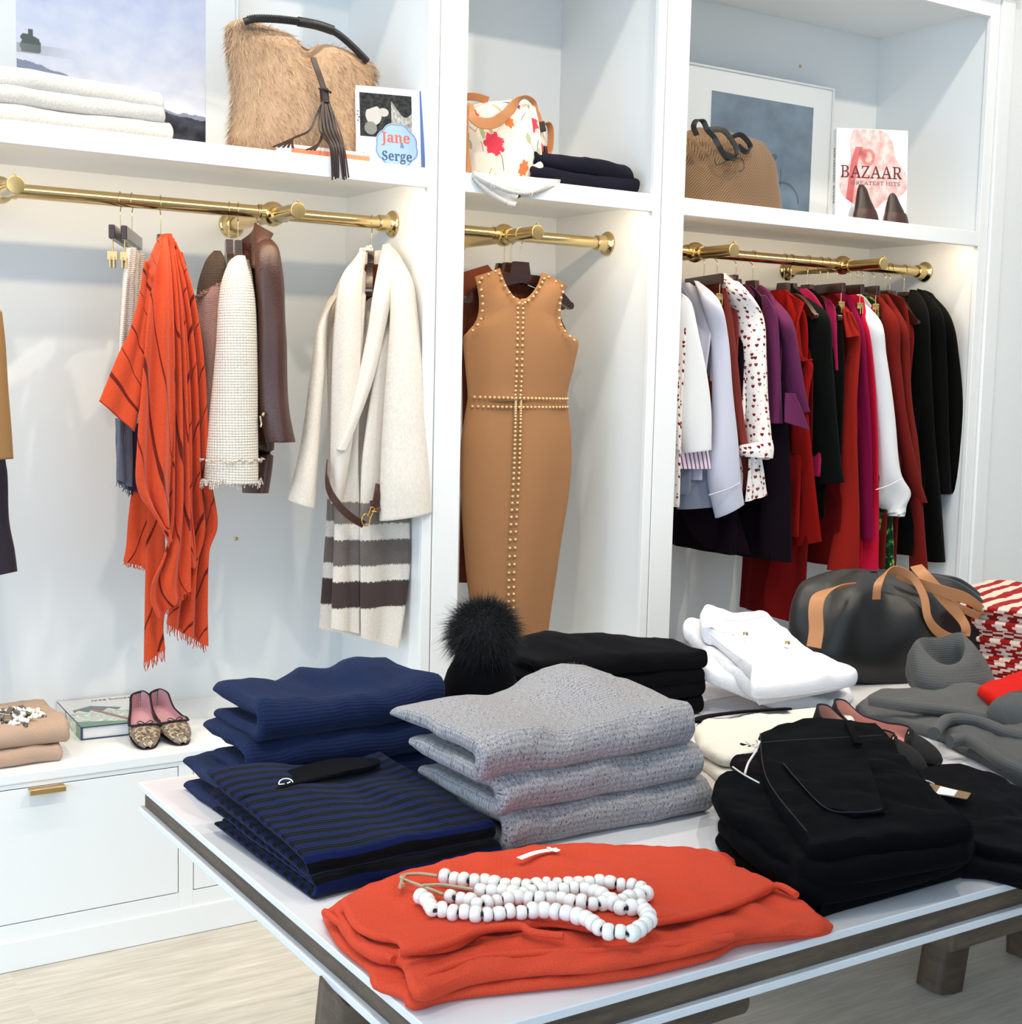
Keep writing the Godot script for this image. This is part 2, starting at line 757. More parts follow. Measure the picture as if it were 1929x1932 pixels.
# one cabinet: a shelf above, a hanging space, a bench with drawers below
func cabinet(x0: float, x1: float, a: float, b: float, drawers: Array, label: String) -> void:
	var o := thing("display_cabinet", label, "cabinet", V((x0 + x1) / 2, 0, -0.28))
	var W: Material = M["white paint"]
	var m := MB.new()
	rbox(m, V(x0 + 0.003, 0.5, -0.02), V(a, 3.0, 0), 0.0025)
	part("stile", m, W, o)
	m = MB.new()
	rbox(m, V(b, 0.5, -0.02), V(x1 - 0.001, 3.0, 0), 0.0025)
	part("stile", m, W, o)
	part("side_panel", box(V(x0 + 0.004, 0.5, -0.56), V(a - 0.012, 3.0, -0.02), 0.001), W, o)
	part("side_panel", box(V(b + 0.012, 0.5, -0.56), V(x1 - 0.002, 3.0, -0.02), 0.001), W, o)
	part("back_panel", box(V(x0 + 0.004, 0.0, -0.59), V(x1 - 0.002, 3.0, -0.56), 0.001), W, o)
	m = MB.new()
	rbox(m, V(a - 0.012, 2.1, -0.56), V(b + 0.012, 2.131, -0.02), 0.001)
	rbox(m, V(a, 2.075, -0.022), V(b, 2.131, 0.0), 0.0025)
	part("shelf", m, W, o)
	m = MB.new()
	rbox(m, V(a, 2.926, -0.02), V(b, 3.0, 0.0), 0.0025)
	rbox(m, V(x0 + 0.004, 2.95, -0.56), V(x1 - 0.002, 3.0, -0.02), 0.0025)
	part("top_panel", m, W, o)
	part("unseen_light_strip", box(V(a + 0.02, 2.091, -0.034), V(b - 0.02, 2.099, -0.024), 0.001), M["lamp glow"], o)  # unseen glowing strip behind the lip
	var unseen_strip := AreaLight3D.new()  # out of view, placed to warm and brighten the space under the shelf
	unseen_strip.name = "unseen_strip_light"
	o.add_child(unseen_strip, true)
	unseen_strip.area_size = Vector2(b - a - 0.06, 0.012)
	unseen_strip.light_energy = 0.55 * (b - a)
	unseen_strip.light_color = Color(1.0, 0.90, 0.74)
	unseen_strip.shadow_enabled = true
	unseen_strip.look_at_from_position(V((a + b) / 2, 2.088, -0.036), V((a + b) / 2, 1.5, -0.45), Vector3.UP)
	unseen_strip.set("area_range", 10.0)
	part("bench_top", box(V(x0 + 0.003, 0.49, -0.56), V(x1 - 0.001, 0.515, 0.004), 0.0025), W, o)
	m = MB.new()
	var last := x0 + 0.003
	for d: Array in drawers:
		rbox(m, V(last, 0.08, -0.02), V(d[0] - 0.0025, 0.49, 0), 0.001)
		last = d[1] + 0.0025
		rbox(m, V(d[0] - 0.0025, 0.4765, -0.02), V(d[1] + 0.0025, 0.49, 0), 0.001)
		rbox(m, V(d[0] - 0.0025, 0.08, -0.02), V(d[1] + 0.0025, 0.1225, 0), 0.001)
	rbox(m, V(last, 0.08, -0.02), V(x1 - 0.001, 0.49, 0), 0.001)
	part("face_frame", m, W, o)
	part("plinth", box(V(x0 + 0.003, 0, -0.3), V(x1 - 0.001, 0.08, 0.006), 0.004), W, o)
	part("carcass", box(V(x0 + 0.004, 0.08, -0.55), V(x1 - 0.002, 0.49, -0.024), 0.001), M["groove"], o)
	for d: Array in drawers:
		var dr := part("drawer", box(V(d[0], 0.125, -0.02), V(d[1], 0.474, 0.0), 0.0015), W, o)
		var h := MB.new()
		var c: float = (d[0] + d[1]) / 2
		rbox(h, V(c - 0.045, 0.4705, -0.012), V(c + 0.045, 0.4735, 0.024), 0.0012)
		rbox(h, V(c - 0.045, 0.4595, 0.0215), V(c + 0.045, 0.4735, 0.0245), 0.0012)
		part("tab_pull", h, M["brass face"], dr)


func rod(xa: float, xb: float, z: float, props: Array, label: String, ends: bool) -> void:
	var o := thing("clothes_rod", label, "clothes rod", V((xa + xb) / 2, 1.99, z))
	var m := MB.new()
	tube(m, [V(xa, 1.992, z), V(xb, 1.992, z)], 0.0185, 1, 28, -1, false)
	part("pole", m, M.brass, o)
	for x: float in [xa, xb]:
		var s := 1.0 if x == xb else -1.0
		m = MB.new()
		var xf := Transform3D(Basis(V(0, 0, 1), V(-s, 0, 0), V(0, -s, 0)).orthonormalized(), V(x, 1.992, z))
		lathe(m, [Vector2(0, 0), Vector2(0.040, 0), Vector2(0.0405, 0.004), Vector2(0.038, 0.009), Vector2(0.029, 0.012), Vector2(0.027, 0.018), Vector2(0.0255, 0.021), Vector2(0.0245, 0.046), Vector2(0.0235, 0.05), Vector2(0.0185, 0.051)], xf, 32)
		part("end_flange", m, M.brass, o)
	for x: float in props:
		m = MB.new()
		tube(m, [V(x, 1.985, -0.555), V(x, 1.985, -0.06)], 0.0205, 1, 28, -1, false)
		var q := part("faceout_arm", m, M.brass, o)
		m = MB.new()
		lathe(m, [Vector2(0, 0.006), Vector2(0.0205, 0.006), Vector2(0.0225, 0.004), Vector2(0.0225, -0.004), Vector2(0.0205, -0.006)], Transform3D(Basis(V(1, 0, 0), V(0, 0, 1), V(0, -1, 0)), V(x, 1.985, -0.06)), 28)
		rbox(m, V(x - 0.002, 2.006, -0.066), V(x + 0.002, 2.013, -0.054), 0.001)
		part("end_cap", m, M["brass face"], q)
		m = MB.new()
		lathe(m, [Vector2(0, -0.036), Vector2(0.014, -0.033), Vector2(0.026, -0.025), Vector2(0.034, -0.012), Vector2(0.036, 0), Vector2(0.034, 0.012), Vector2(0.026, 0.025), Vector2(0.014, 0.033), Vector2(0, 0.036)], Transform3D(Basis(), V(x, 1.99, z)), 32)
		for s: float in [-1.0, 1.0]:
			tube(m, [V(x + s * 0.02, 1.992, z), V(x + s * 0.042, 1.992, z)], 0.0225, 1, 28, -1, false)
		tube(m, [V(x, 1.985, z + 0.025), V(x, 1.985, z + 0.045)], 0.025, 1, 28, -1, false)
		part("ball_joint", m, M.brass, o)
		m = MB.new()
		lathe(m, [Vector2(0, 0), Vector2(0.040, 0), Vector2(0.0405, 0.004), Vector2(0.038, 0.009), Vector2(0.03, 0.012), Vector2(0.027, 0.03), Vector2(0.0205, 0.031)], Transform3D(Basis(V(1, 0, 0), V(0, 0, 1), V(0, -1, 0)), V(x, 1.985, -0.56)), 32)
		part("wall_flange", m, M.brass, o)


func build_table() -> void:
	var o := thing("display_table", "large white-topped display table with dark wood edge band in front of the cabinets", "table", V(2.15, 0, 1.57))
	var x0 := 0.779
	var x1 := 3.6
	var z0 := 0.985
	var z1 := 2.157
	part("tabletop", box(V(x0, 0.747, z0), V(x1, 0.76, z1), 0.002), M["table top"], o)
	part("edge_band", box(V(x0 + 0.010, 0.713, z0 + 0.010), V(x1 - 0.010, 0.747, z1 - 0.010), 0.001), M["table wood"], o)
	part("lower_panel", box(V(x0, 0.70, z0), V(x1, 0.713, z1), 0.002), M["table top"], o)
	for k in 2:
		var z: float = [2.0, 1.2][k]
		part("trestle_beam", box(V(0.93, 0.583, z - 0.04), V(1.405, 0.70, z + 0.02), 0.014), M["table wood"], o)
		part("trestle_beam", box(V([1.86, 2.6][k], 0.58, z - 0.04), V(3.3, 0.70, z + 0.02), 0.008), M["table wood"], o)
	var foot := V(2.775, 0, 1.265)
	for e: Array in [[V(.814,.7,1.857), V(0.79, 0, 1.77)], [V(2.90, 0.65, 1.25), foot], [V(3.25, 0.65, 1.15), V(3.159,0,1.248)]]:
		var b: Vector3 = e[1]
		var a: Vector3 = e[0]
		var m := MB.new()
		strap(m, [b, a.lerp(b, 0.5), a], V(0.085, 0, 0), 0.085, 6)
		part("leg", m, M["table wood"], o)
	# a second, shorter table pushed up behind the first
	o = thing("display_table", "second white-topped table pushed up behind the first, under the black bag", "table", V(2.95, 0, 0.73))
	part("tabletop", box(V(2.2, 0.747, 0.49), V(3.7, 0.76, 0.98), 0.002), M["table top"], o)
	part("edge_band", box(V(2.212, 0.70, 0.502), V(3.688, 0.747, 0.97), 0.001), M["table wood"], o)
	for x: float in [2.26, 3.64]:
		for z: float in [0.55, 0.92]:
			part("leg", box(V(x - 0.035, 0, z - 0.035), V(x + 0.035, 0.70, z + 0.035), 0.004), M["table wood"], o)


func _ready() -> void:
	noise.seed = 7
	noise.frequency = 0.1
	noise.fractal_octaves = 3
	make_materials()
	camera_and_light()
	build_room()
	cabinet(-0.36, 1.966, -0.25, 1.933, [[0.5, 1.194], [1.239, 1.925]], "wide white display cabinet on the left with an orange poncho hanging inside")
	cabinet(1.966, 2.788, 2.059, 2.754, [[2.07, 2.744]], "narrow middle white display cabinet with a studded camel dress hanging inside")
	cabinet(2.788, 4.388, 2.884, 4.336, [[2.9, 3.59], [3.63, 4.32]], "white display cabinet on the right packed with dark and red clothes")
	rod(-0.262, 1.945, -0.235, [0.805, 1.557], "polished brass clothes rod above the orange poncho and the cream coat", true)
	rod(2.047, 2.766, -0.252, [2.353], "short polished brass clothes rod above the studded camel dress", true)
	rod(2.872, 4.348, -0.262, [3.155, 3.885], "polished brass clothes rod crowded with hanger hooks above the red clothes", true)
	build_table()
	build_things()


# ---- folded clothes -----------------------------------------------------------------------------
func plane(pts: Array) -> Vector3:   # y = a x + b z + c through points
	var c := Vector3.ZERO
	for q: Vector3 in pts:
		c += q / pts.size()
	var xx := 1e-9
	var xz := 0.0
	var zz := 1e-9
	var xy := 0.0
	var zy := 0.0
	for q: Vector3 in pts:
		var d := q - c
		xx += d.x * d.x
		xz += d.x * d.z
		zz += d.z * d.z
		xy += d.x * d.y
		zy += d.z * d.y
	var det := xx * zz - xz * xz
	var a := (xy * zz - zy * xz) / det
	var b := (zy * xx - xy * xz) / det
	return V(a, b, c.y - a * c.x - b * c.z)


# one folded layer: an outline seen from above (its y gives the slope of the top), thickness, edge roll, wrinkles
func layer(m: MB, pts: Array, th: float, edge := 0.014, wr := 0.004, o := {}) -> void:
	var k := plane(pts)
	var f: float = o.get("freq", 1.3)
	var extra: Variant = o.get("lump")
	var top := func(x: float, z: float) -> float:
		var y := k.x * x + k.y * z + k.z + wr * noise.get_noise_3d(x * 60 * f, th * 900 + k.z * 70, z * 60 * f)
		if extra != null:
			y += (extra as Callable).call(x, z)
		return y
	var d := {"lift": func(x: float, z: float) -> float: return k.x * x + k.y * z + k.z - th}
	d.merge(o)
	pad(m, pts, 0.0, top, edge, d)


# a folded jumper: nested bends, the roll to the front; at is the front left corner on the table
func fold(m: MB, at: Vector3, yaw: float, w: float, d: float, tall: float, n: int, o := {}) -> void:
	var th := tall / (2 * n)
	var b := Basis(Vector3.UP, yaw)
	var lump: Variant = o.get("lump")
	var rough: float = o.get("rough", 0.006)
	var tilt: Vector2 = o.get("tilt", Vector2.ZERO)
	var rng := RandomNumberGenerator.new()
	rng.seed = o.get("seed", 1)
	var jit: float = o.get("jitter", 0.015)
	var warp := func(q: Vector3) -> Vector3:
		var s := q.y / tall
		var h := 0.0
		if lump != null:
			h = (lump as Callable).call(q.x / w, -q.z / d) * s
		h += q.x * tilt.x - q.z * tilt.y
		var r := b * (q + V(0, h, 0)) + at
		var e := rough * (0.4 + s)
		r += V(noise.get_noise_3d(r.x * 70, r.y * 90, r.z * 70), 0.7 * noise.get_noise_3d(r.x * 70 + 50, at.y * 300, r.z * 70), noise.get_noise_3d(r.x * 60 + 90, r.y * 120, r.z * 70)) * e
		return r
	if o.get("core", false):   # an outer bend round one flat layer
		th = tall / 3
		n = 1
		var c := PackedVector2Array()
		for i in 9:
			c.append(Vector2(lerpf(-d + 0.01, -tall * 0.42, i / 8.0), tall * 0.5 + 0.1 * th * sin(i * 1.1)))
		ribbon(m, c, th * 0.96, jit * (rng.randf() - 0.2), w - jit * rng.randf(), th * 0.5, warp, o.get("nx", 26))
	for k in n:
		var path := bend(th if o.get("core", false) else th * (n - k - 0.5), d - rng.randf() * jit, tall, rng.randf() * jit * 2)
		ribbon(m, path, th * 1.02, -rng.randf() * jit - (jit * 0.6 if k == 0 else 0.0), w + rng.randf() * jit * 0.6, minf(th * 0.5, 0.012), warp, o.get("nx", 26))


func table_materials() -> void:
	M.ribs = paint(128, func(x: int, y: int) -> Color:
		var g := absf(sin(PI * x / 8.0))
		g *= 0.86 + 0.14 * sin(TAU * y / 8.0)
		return Color(g, g, g))
	M.knit = paint(128, func(x: int, y: int) -> Color:   # rows of V stitches, columns along the first axis
		var c := fposmod(y / 16.0, 1.0)
		var s := fposmod(x / 16.0 + absf(c - 0.5) * 1.1, 1.0)
		var g := sin(PI * s) * (0.35 + 0.65 * sin(PI * fposmod(c * 2, 1.0)))
		return Color(g, g, g))
	var fl := RandomNumberGenerator.new()
	fl.seed = 5
	var fleck := FastNoiseLite.new()
	fleck.frequency = 0.12
	fleck.seed = 21
	M.heather = paint(256, func(x: int, y: int) -> Color:
		var c := fposmod(y / 8.0, 1.0)
		var s := fposmod(x / 8.0 + absf(c - 0.5) * 1.1, 1.0)
		var g := 0.66 + 0.2 * sin(PI * s) * sin(PI * fposmod(c * 2, 1.0)) + 0.16 * fleck.get_noise_2d(x * 2.2, y * 1.4) + 0.1 * (fl.randf() - 0.5)
		if fleck.get_noise_2d(x * 1.6 + 400, y * 1.1) > 0.42:
			g *= 0.5
		return Color(g * 0.99, g * 0.985, g))
	M.band = paint(128, func(x: int, y: int) -> Color:
		var g := 0.5 + 0.5 * sin(TAU * x / 32.0)
		var b := smoothstep(0.4, 0.5, g)
		return Color(0.02, 0.024, 0.034).lerp(Color(0.042, 0.09, 0.26), b) * (0.85 + 0.15 * absf(sin(PI * y / 2.0))))
	M.candy = paint(128, func(x: int, y: int) -> Color:
		var g := 0.5 + 0.5 * sin(TAU * x / 64.0)
		return Color(0.62, 0.11, 0.09).lerp(Color(0.92, 0.82, 0.76), smoothstep(0.42, 0.52, g)) * (0.9 + 0.1 * absf(sin(PI * y / 3.0))))
	cloth("navy knit", Color(0.115, 0.155, 0.275), {"bump": M.ribs, "relief": 0.09, "scale": 14.0, "rim": 0.5})
	cloth("grey knit", Color(0.80, 0.79, 0.785), {"tex": M.heather, "bump": M.knit, "relief": 0.16, "scale": 7.5, "rim": 0.5})
	M["grey knit"].uv1_scale = V(4.6, 4.6, 4.6)
	cloth("striped knit", Color.WHITE, {"tex": M.band, "bump": M.ribs, "relief": 0.05, "scale": 9.3, "rim": 0.15})
	cloth("coral knit", Color(0.85, 0.30, 0.20), {"relief": 0.015, "scale": 11.0, "rim": 0.3})
	cloth("black knit", Color(0.045, 0.042, 0.055), {"rim": 0.25})
	cloth("black denim", Color(0.03, 0.034, 0.042), {"rim": 0.12})
	cloth("plum black knit", Color(0.07, 0.05, 0.065), {"rim": 0.2})
	cloth("white denim", Color(0.94, 0.94, 0.95), {"rim": 0.1})
	cloth("cream knit", Color(0.93, 0.9, 0.85), {"rim": 0.2})
	cloth("candy knit", Color.WHITE, {"tex": M.candy, "bump": M.ribs, "relief": 0.05, "scale": 9.0, "rim": 0.15})
	cloth("felt grey knit", Color(0.37, 0.37, 0.365), {"bump": M.ribs, "relief": 0.06, "scale": 11.0, "rim": 0.4})
	cloth("red felt", Color(0.84, 0.12, 0.09), {"rim": 0.3})
	mat("black fur", Color(0.035, 0.035, 0.042), 0.75, {"rim": 0.3})
	mat("black leather", Color(0.045, 0.045, 0.045), 0.42, {"bump": M.fuzz_bump, "relief": 0.03, "scale": 14.0})
	mat("tan leather", Color(0.70, 0.47, 0.29), 0.5)
	mat("pink leather", Color(0.88, 0.6, 0.53), 0.5)
	mat("black suede", Color(0.03, 0.03, 0.03), 0.9)
	mat("bead ceramic", Color(0.93, 0.91, 0.88), 0.22)
	mat("bead hole", Color(0.16, 0.13, 0.12), 0.8)
	mat("twine", Color(0.72, 0.62, 0.5), 0.9, {"bump": M.ribs, "relief": 0.08, "scale": 20.0})
	mat("white string", Color(0.85, 0.83, 0.8), 0.8)
	mat("white card", Color(0.95, 0.95, 0.95), 0.6)
	mat("kraft card", Color(0.55, 0.44, 0.3), 0.8)
	mat("print black", Color(0.03, 0.03, 0.03), 0.7)
	mat("gold thread", Color(0.12, 0.12, 0.13), 0.8)


func hairs(m: MB, count: int, from: Callable, length: float, thick: float, seed_ := 3, droop := 0.3, stray := 0.5) -> void:   # from(rng) gives [root, direction]
	var rng := RandomNumberGenerator.new()
	rng.seed = seed_
	for i in count:
		var rd: Array = from.call(rng)
		var a: Vector3 = rd[0]
		var d: Vector3 = rd[1]
		d = (d + V(rng.randf() - 0.5, rng.randf() - 0.5, rng.randf() - 0.5) * stray).normalized()
		var len := length * (0.55 + 0.6 * rng.randf() + (0.5 * rng.randf() if rng.randf() < 0.12 else 0.0))
		var side := d.cross(V(rng.randf() - 0.5, rng.randf() - 0.5, rng.randf() - 0.5)).normalized() * thick / 2
		var mid := a + d * len * 0.55
		var tip := a + d * len + V(0, -len * droop * rng.randf(), 0) + side * 6 * (rng.randf() - 0.5)
		var k := m.vert(a - side)
		m.vert(a + side)
		m.vert(mid + side * 0.8)
		m.vert(mid - side * 0.8)
		m.vert(tip)
		m.quad(k, k + 1, k + 2, k + 3)
		m.tri(k + 3, k + 2, k + 4)


func strap(m: MB, pts: Array, wide: Vector3, th: float, n := 40, twist: Array = []) -> void:   # a flat band along a curve, wide gives the direction of its breadth
	var path := along(pts, n)
	var rows := []
	var uvs := []
	var len := 0.0
	for i in n + 1:
		var d := (path[mini(i + 1, n)] - path[maxi(i - 1, 0)]).normalized()
		var w := wide
		if twist:
			w = spline(twist, float(i) / n)
		var half := w.length() / 2
		w = (w - d * w.dot(d)).normalized() * half
		var up := d.cross(w).normalized() * th / 2
		if i:
			len += path[i].distance_to(path[i - 1])
		var row := PackedVector3Array([path[i] - w - up * 0.4, path[i] - w * 0.9 + up * -1.0, path[i] + w * 0.9 - up, path[i] + w - up * 0.4, path[i] + w + up * 0.4, path[i] + w * 0.9 + up, path[i] - w * 0.9 + up, path[i] - w + up * 0.4])
		row.append(row[0])
		var uv := PackedVector2Array()
		for j in 9:
			uv.append(Vector2(j * half / 2, len))
		rows.append(row)
		uvs.append(uv)
	m.grid(rows, uvs, true)
	for e: int in [0, n]:
		var r: PackedVector3Array = rows[e]
		var k := m.p.size()
		for j in 8:
			m.vert(r[j])
		for j in range(1, 7):
			if e:
				m.tri(k, k + j, k + j + 1)
			else:
				m.tri(k, k + j + 1, k + j)


func folded_stacks() -> void:
	# navy jumpers
	var L := ["lowest navy ribbed jumper, under two others and mostly behind the striped jumpers", "middle navy ribbed jumper of the three stacked behind the striped jumpers", "top navy ribbed jumper of its stack, its collar bunched up at the back"]
	for k in 3:
		var m := MB.new()
		var bump := func(u: float, v: float) -> float:
			return 0.012 * sin(u * 9 + 1) * v + 0.032 * exp(-pow((u - 0.66) / 0.2, 2) - pow((v - 0.6) / 0.3, 2)) + 0.028 * exp(-pow((u - 0.42) / 0.09, 2) - pow((v - 0.95) / 0.25, 2)) + 0.015 * exp(-pow((u - 0.93) / 0.1, 2)) - 0.010 * exp(-pow((u - 0.45) / 0.22, 2) - pow((v - 0.3) / 0.25, 2))
		var o := {"seed": 31 + k, "jitter": 0.024, "rough": 0.012, "nx": 44, "core": true}
		if k == 2:
			o.lump = bump
		fold(m, V([0.875, 0.895, 0.925][k], 0.76 + 0.065 * k, 1.285 + 0.004 * k), 0.03, [0.405, 0.385, 0.355][k], [0.22, 0.23, 0.22][k], 0.068, 2, o)
		lone("folded_jumper", m, M["navy knit"], L[k], "jumper", "navy jumpers stacked on the table")
	# grey jumpers
	L = ["lowest grey tweed-knit jumper, lying flat on the white table", "middle grey tweed-knit jumper of the stack behind the orange jumper", "top grey tweed-knit jumper, with a rounded hump at its back"]
	for k in 3:
		var m := MB.new()
		var bump := func(u: float, v: float) -> float:
			return 0.004 * sin(u * 7) + 0.058 * exp(-pow((u - 0.72) / 0.2, 2) - pow((v - 0.75) / 0.42, 2)) - 0.008 * exp(-pow((u - 0.36) / 0.12, 2)) + 0.012 * exp(-pow((u - 0.1) / 0.2, 2) - pow((v - 0.6) / 0.4, 2))
		var o := {"seed": 61 + k, "jitter": 0.03, "rough": 0.012, "nx": 48, "core": true}
		if k == 2:
			o.lump = bump
		fold(m, V([1.205, 1.195, 1.17][k], 0.758 + 0.066 * k, [1.664, 1.667, 1.672][k]), [0.0, 0.01, 0.02][k], [0.415, 0.40, 0.405][k], [0.29, 0.30, 0.30][k], 0.07, [3, 3, 2][k], o)
		var s := lone("folded_jumper", m, M["grey knit"], L[k], "jumper", "grey jumpers stacked on the table")
		if k == 2:
			m = MB.new()
			hairs(m, 900, func(r: RandomNumberGenerator) -> Array:
				var u := r.randf()
				var v := r.randf() * 0.9
				return [V(1.17 + 0.405 * u, 0.888 + 0.07 + bump.call(u, v) - 0.007, 1.66 - 0.29 * v), V(0, 1, 0.15)], 0.012, 0.0004, 8, 0.2, 1.4)
			tag(part("wool_fuzz", m, M["grey knit"], s), "", "", "", "stuff")
	# striped jumpers
	L = ["lower black and blue striped jumper, under its twin beside the table's left edge", "upper black and blue striped jumper with a dark collar and a round white size sticker"]
	for k in 2:
		var m := MB.new()
		var o := {"seed": 91 + k, "jitter": 0.012, "rough": 0.006, "nx": 40, "tilt": Vector2(-0.02, 0.09 if k else 0.045)}
		if k:
			o.lump = func(u: float, v: float) -> float: return 0.016 * sin(u * 5.5 + 0.7) * v + 0.012 * exp(-pow((u - 0.75) / 0.15, 2) - pow((v - 0.5) / 0.3, 2))
		fold(m, V(0.838, 0.76 + 0.031 * k, 1.69 - 0.012 * k), 0.075, 0.325, [0.36, 0.37][k], 0.033, 2, o)
		var s := lone("folded_jumper", m, M["striped knit"], L[k], "jumper", "striped jumpers stacked on the table")
		if k:
			m = MB.new()
			layer(m, [V(.804,.856,1.449), V(.863,.856,1.389), V(.944,.856,1.335), V(1.034,.856,1.316), V(1.103,.856,1.352), V(1.072,.856,1.388), V(1.017,.856,1.395), V(.94,.856,1.411), V(.872,.856,1.434)], 0.01, 0.004, 0.002)
			part("collar", m, M["black knit"], s, "dark collar")
			m = MB.new()
			var c := V(.892,.856,1.425)
			var ring := []
			for i in 13:
				var g := PI * i / 12
				ring.append(c + V(cos(g) * 0.0125, 0.004 + sin(g) * 0.0065, -sin(g) * 0.006))
			tube(m, ring, 0.0011, 20, 6)
			tube(m, [c + V(-0.012, 0.004, 0), c + V(-0.003, 0.004, 0.001)], 0.0009, 2, 6)
			tube(m, [c + V(0.002, 0.004, 0), c + V(0.008, 0.0055, 0.0)], 0.0012, 2, 6)
			part("size_sticker", m, M["white card"], s, "white ring sticker with a letter")
	# black folded jumpers behind the grey stack
	for k in 4:
		var m := MB.new()
		var o := {"seed": 131 + k, "jitter": 0.025, "rough": 0.009, "tilt": Vector2(-0.04 if k > 1 else 0.0, 0.0)}
		if k == 3:
			o.lump = func(u: float, v: float) -> float: return 0.03 * exp(-pow((u - 0.22) / 0.2, 2)) * v + 0.022 * exp(-pow((u - 0.62) / 0.25, 2)) * v
		fold(m, V(1.65, 0.76 + 0.042 * k, 1.09), 0.0, 0.44, 0.2, 0.044, 2, o)
		lone("folded_jumper", m, M["black knit"], ["lowest folded black jumper of the stack between bobble hat and white jeans", "second folded black jumper from the bottom, between bobble hat and white jeans", "third folded black jumper from the bottom, between bobble hat and white jeans", "top folded black jumper, lumpy, between bobble hat and white jeans"][k], "jumper", "black jumpers stacked on the table")


func orange_jumper() -> void:
	var o := thing("folded_jumper", "orange-red jumper lying folded at the table's near corner under a bead necklace", "jumper", V(1.15, 0.76, 1.9))
	var m := MB.new()
	layer(m, [V(.806,.777,1.755), V(.855,.777,1.724), V(.985,.777,1.672), V(1.091,.777,1.672), V(1.182,.777,1.672), V(1.292,.777,1.704), V(1.363,.777,1.748), V(1.487,.777,1.852), V(1.45,.777,1.931), V(1.443,.777,2.029), V(1.441,.777,2.076), V(1.422,.777,2.16), V(1.355,.777,2.152), V(1.274,.777,2.132), V(1.191,.777,2.149), V(1.041,.777,2.135), V(.851,.777,2.078), V(.78,.777,2.073), V(.783,.777,2.043), V(.765,.777,1.998), V(.78,.777,1.952), V(.779,.777,1.875), V(.79,.777,1.81)], 0.017, 0.012, 0.006, {"n": 150, "rings": 26, "freq": 2.2})
	part("back", m, M["coral knit"], o)
	m = MB.new()
	layer(m, [V(.8,.797,1.8), V(.835,.797,1.775), V(.961,.797,1.725), V(1.073,.797,1.709), V(1.15,.797,1.712), V(1.259,.797,1.75), V(1.328,.797,1.794), V(1.425,.797,1.876), V(1.419,.797,1.964), V(1.413,.797,2.059), V(1.408,.797,2.106), V(1.383,.797,2.185), V(1.332,.797,2.165), V(1.26,.797,2.145), V(1.195,.797,2.155), V(1.039,.797,2.137), V(.941,.797,2.099), V(.857,.797,2.08), V(.784,.797,2.089), V(.784,.797,2.059), V(.807,.797,1.992), V(.784,.797,1.96), V(.78,.797,1.889)], 0.02, 0.012, 0.009, {"n": 150, "rings": 28, "freq": 2.0})
	part("front", m, M["coral knit"], o)
	m = MB.new()
	layer(m, [V(.804,.81,1.822), V(.849,.81,1.798), V(.941,.81,1.761), V(1.048,.81,1.751), V(1.129,.81,1.753), V(1.234,.81,1.784), V(1.299,.81,1.831), V(1.394,.81,1.905), V(1.393,.81,1.99), V(1.398,.81,2.062), V(1.333,.81,2.087), V(1.233,.81,2.098), V(1.164,.81,2.091), V(1.081,.81,2.079), V(1.027,.81,2.02), V(.982,.81,2.009), V(.929,.81,1.993), V(.869,.81,2.018), V(.812,.81,2.001), V(.816,.81,1.965), V(.795,.81,1.937), V(.788,.81,1.889)], 0.012, 0.008, 0.008, {"n": 150, "rings": 28, "freq": 1.8})
	part("folded_flap", m, M["coral knit"], o)
	m = MB.new()
	for e: Array in [[V(.794,.812,2.014), V(.829,.812,2.019), V(.87,.812,2.016), V(.923,.812,2.003), V(.974,.812,2.016), V(.978,.812,2.042), V(1.007,.812,2.074)], [V(1.149,.808,2.092), V(1.234,.808,2.097), V(1.309,.808,2.091), V(1.39,.808,2.071), V(1.391,.808,2.114)], [V(.81,.795,2.055), V(.894,.795,2.045), V(.969,.795,2.069), V(1.059,.795,2.111), V(1.169,.795,2.141), V(1.232,.795,2.156)], [V(.791,.79,1.797), V(.793,.79,1.862), V(.795,.79,1.938), V(.802,.79,1.984)]]:
		tube(m, e, 0.0055, 40, 8)
	part("seam_roll", m, M["coral knit"], o)
	m = MB.new()
	strap(m, [V(1.105,.818,1.816), V(1.143,.818,1.806), V(1.18,.818,1.81)], V(0, 0, 0.012), 0.001, 10)
	strap(m, [V(1.168,.82,1.801), V(1.167,.82,1.822), V(1.177,.82,1.817)], V(0.004, 0, 0.004), 0.001, 6)
	part("neck_label", m, M["white card"], o, "white neck label")


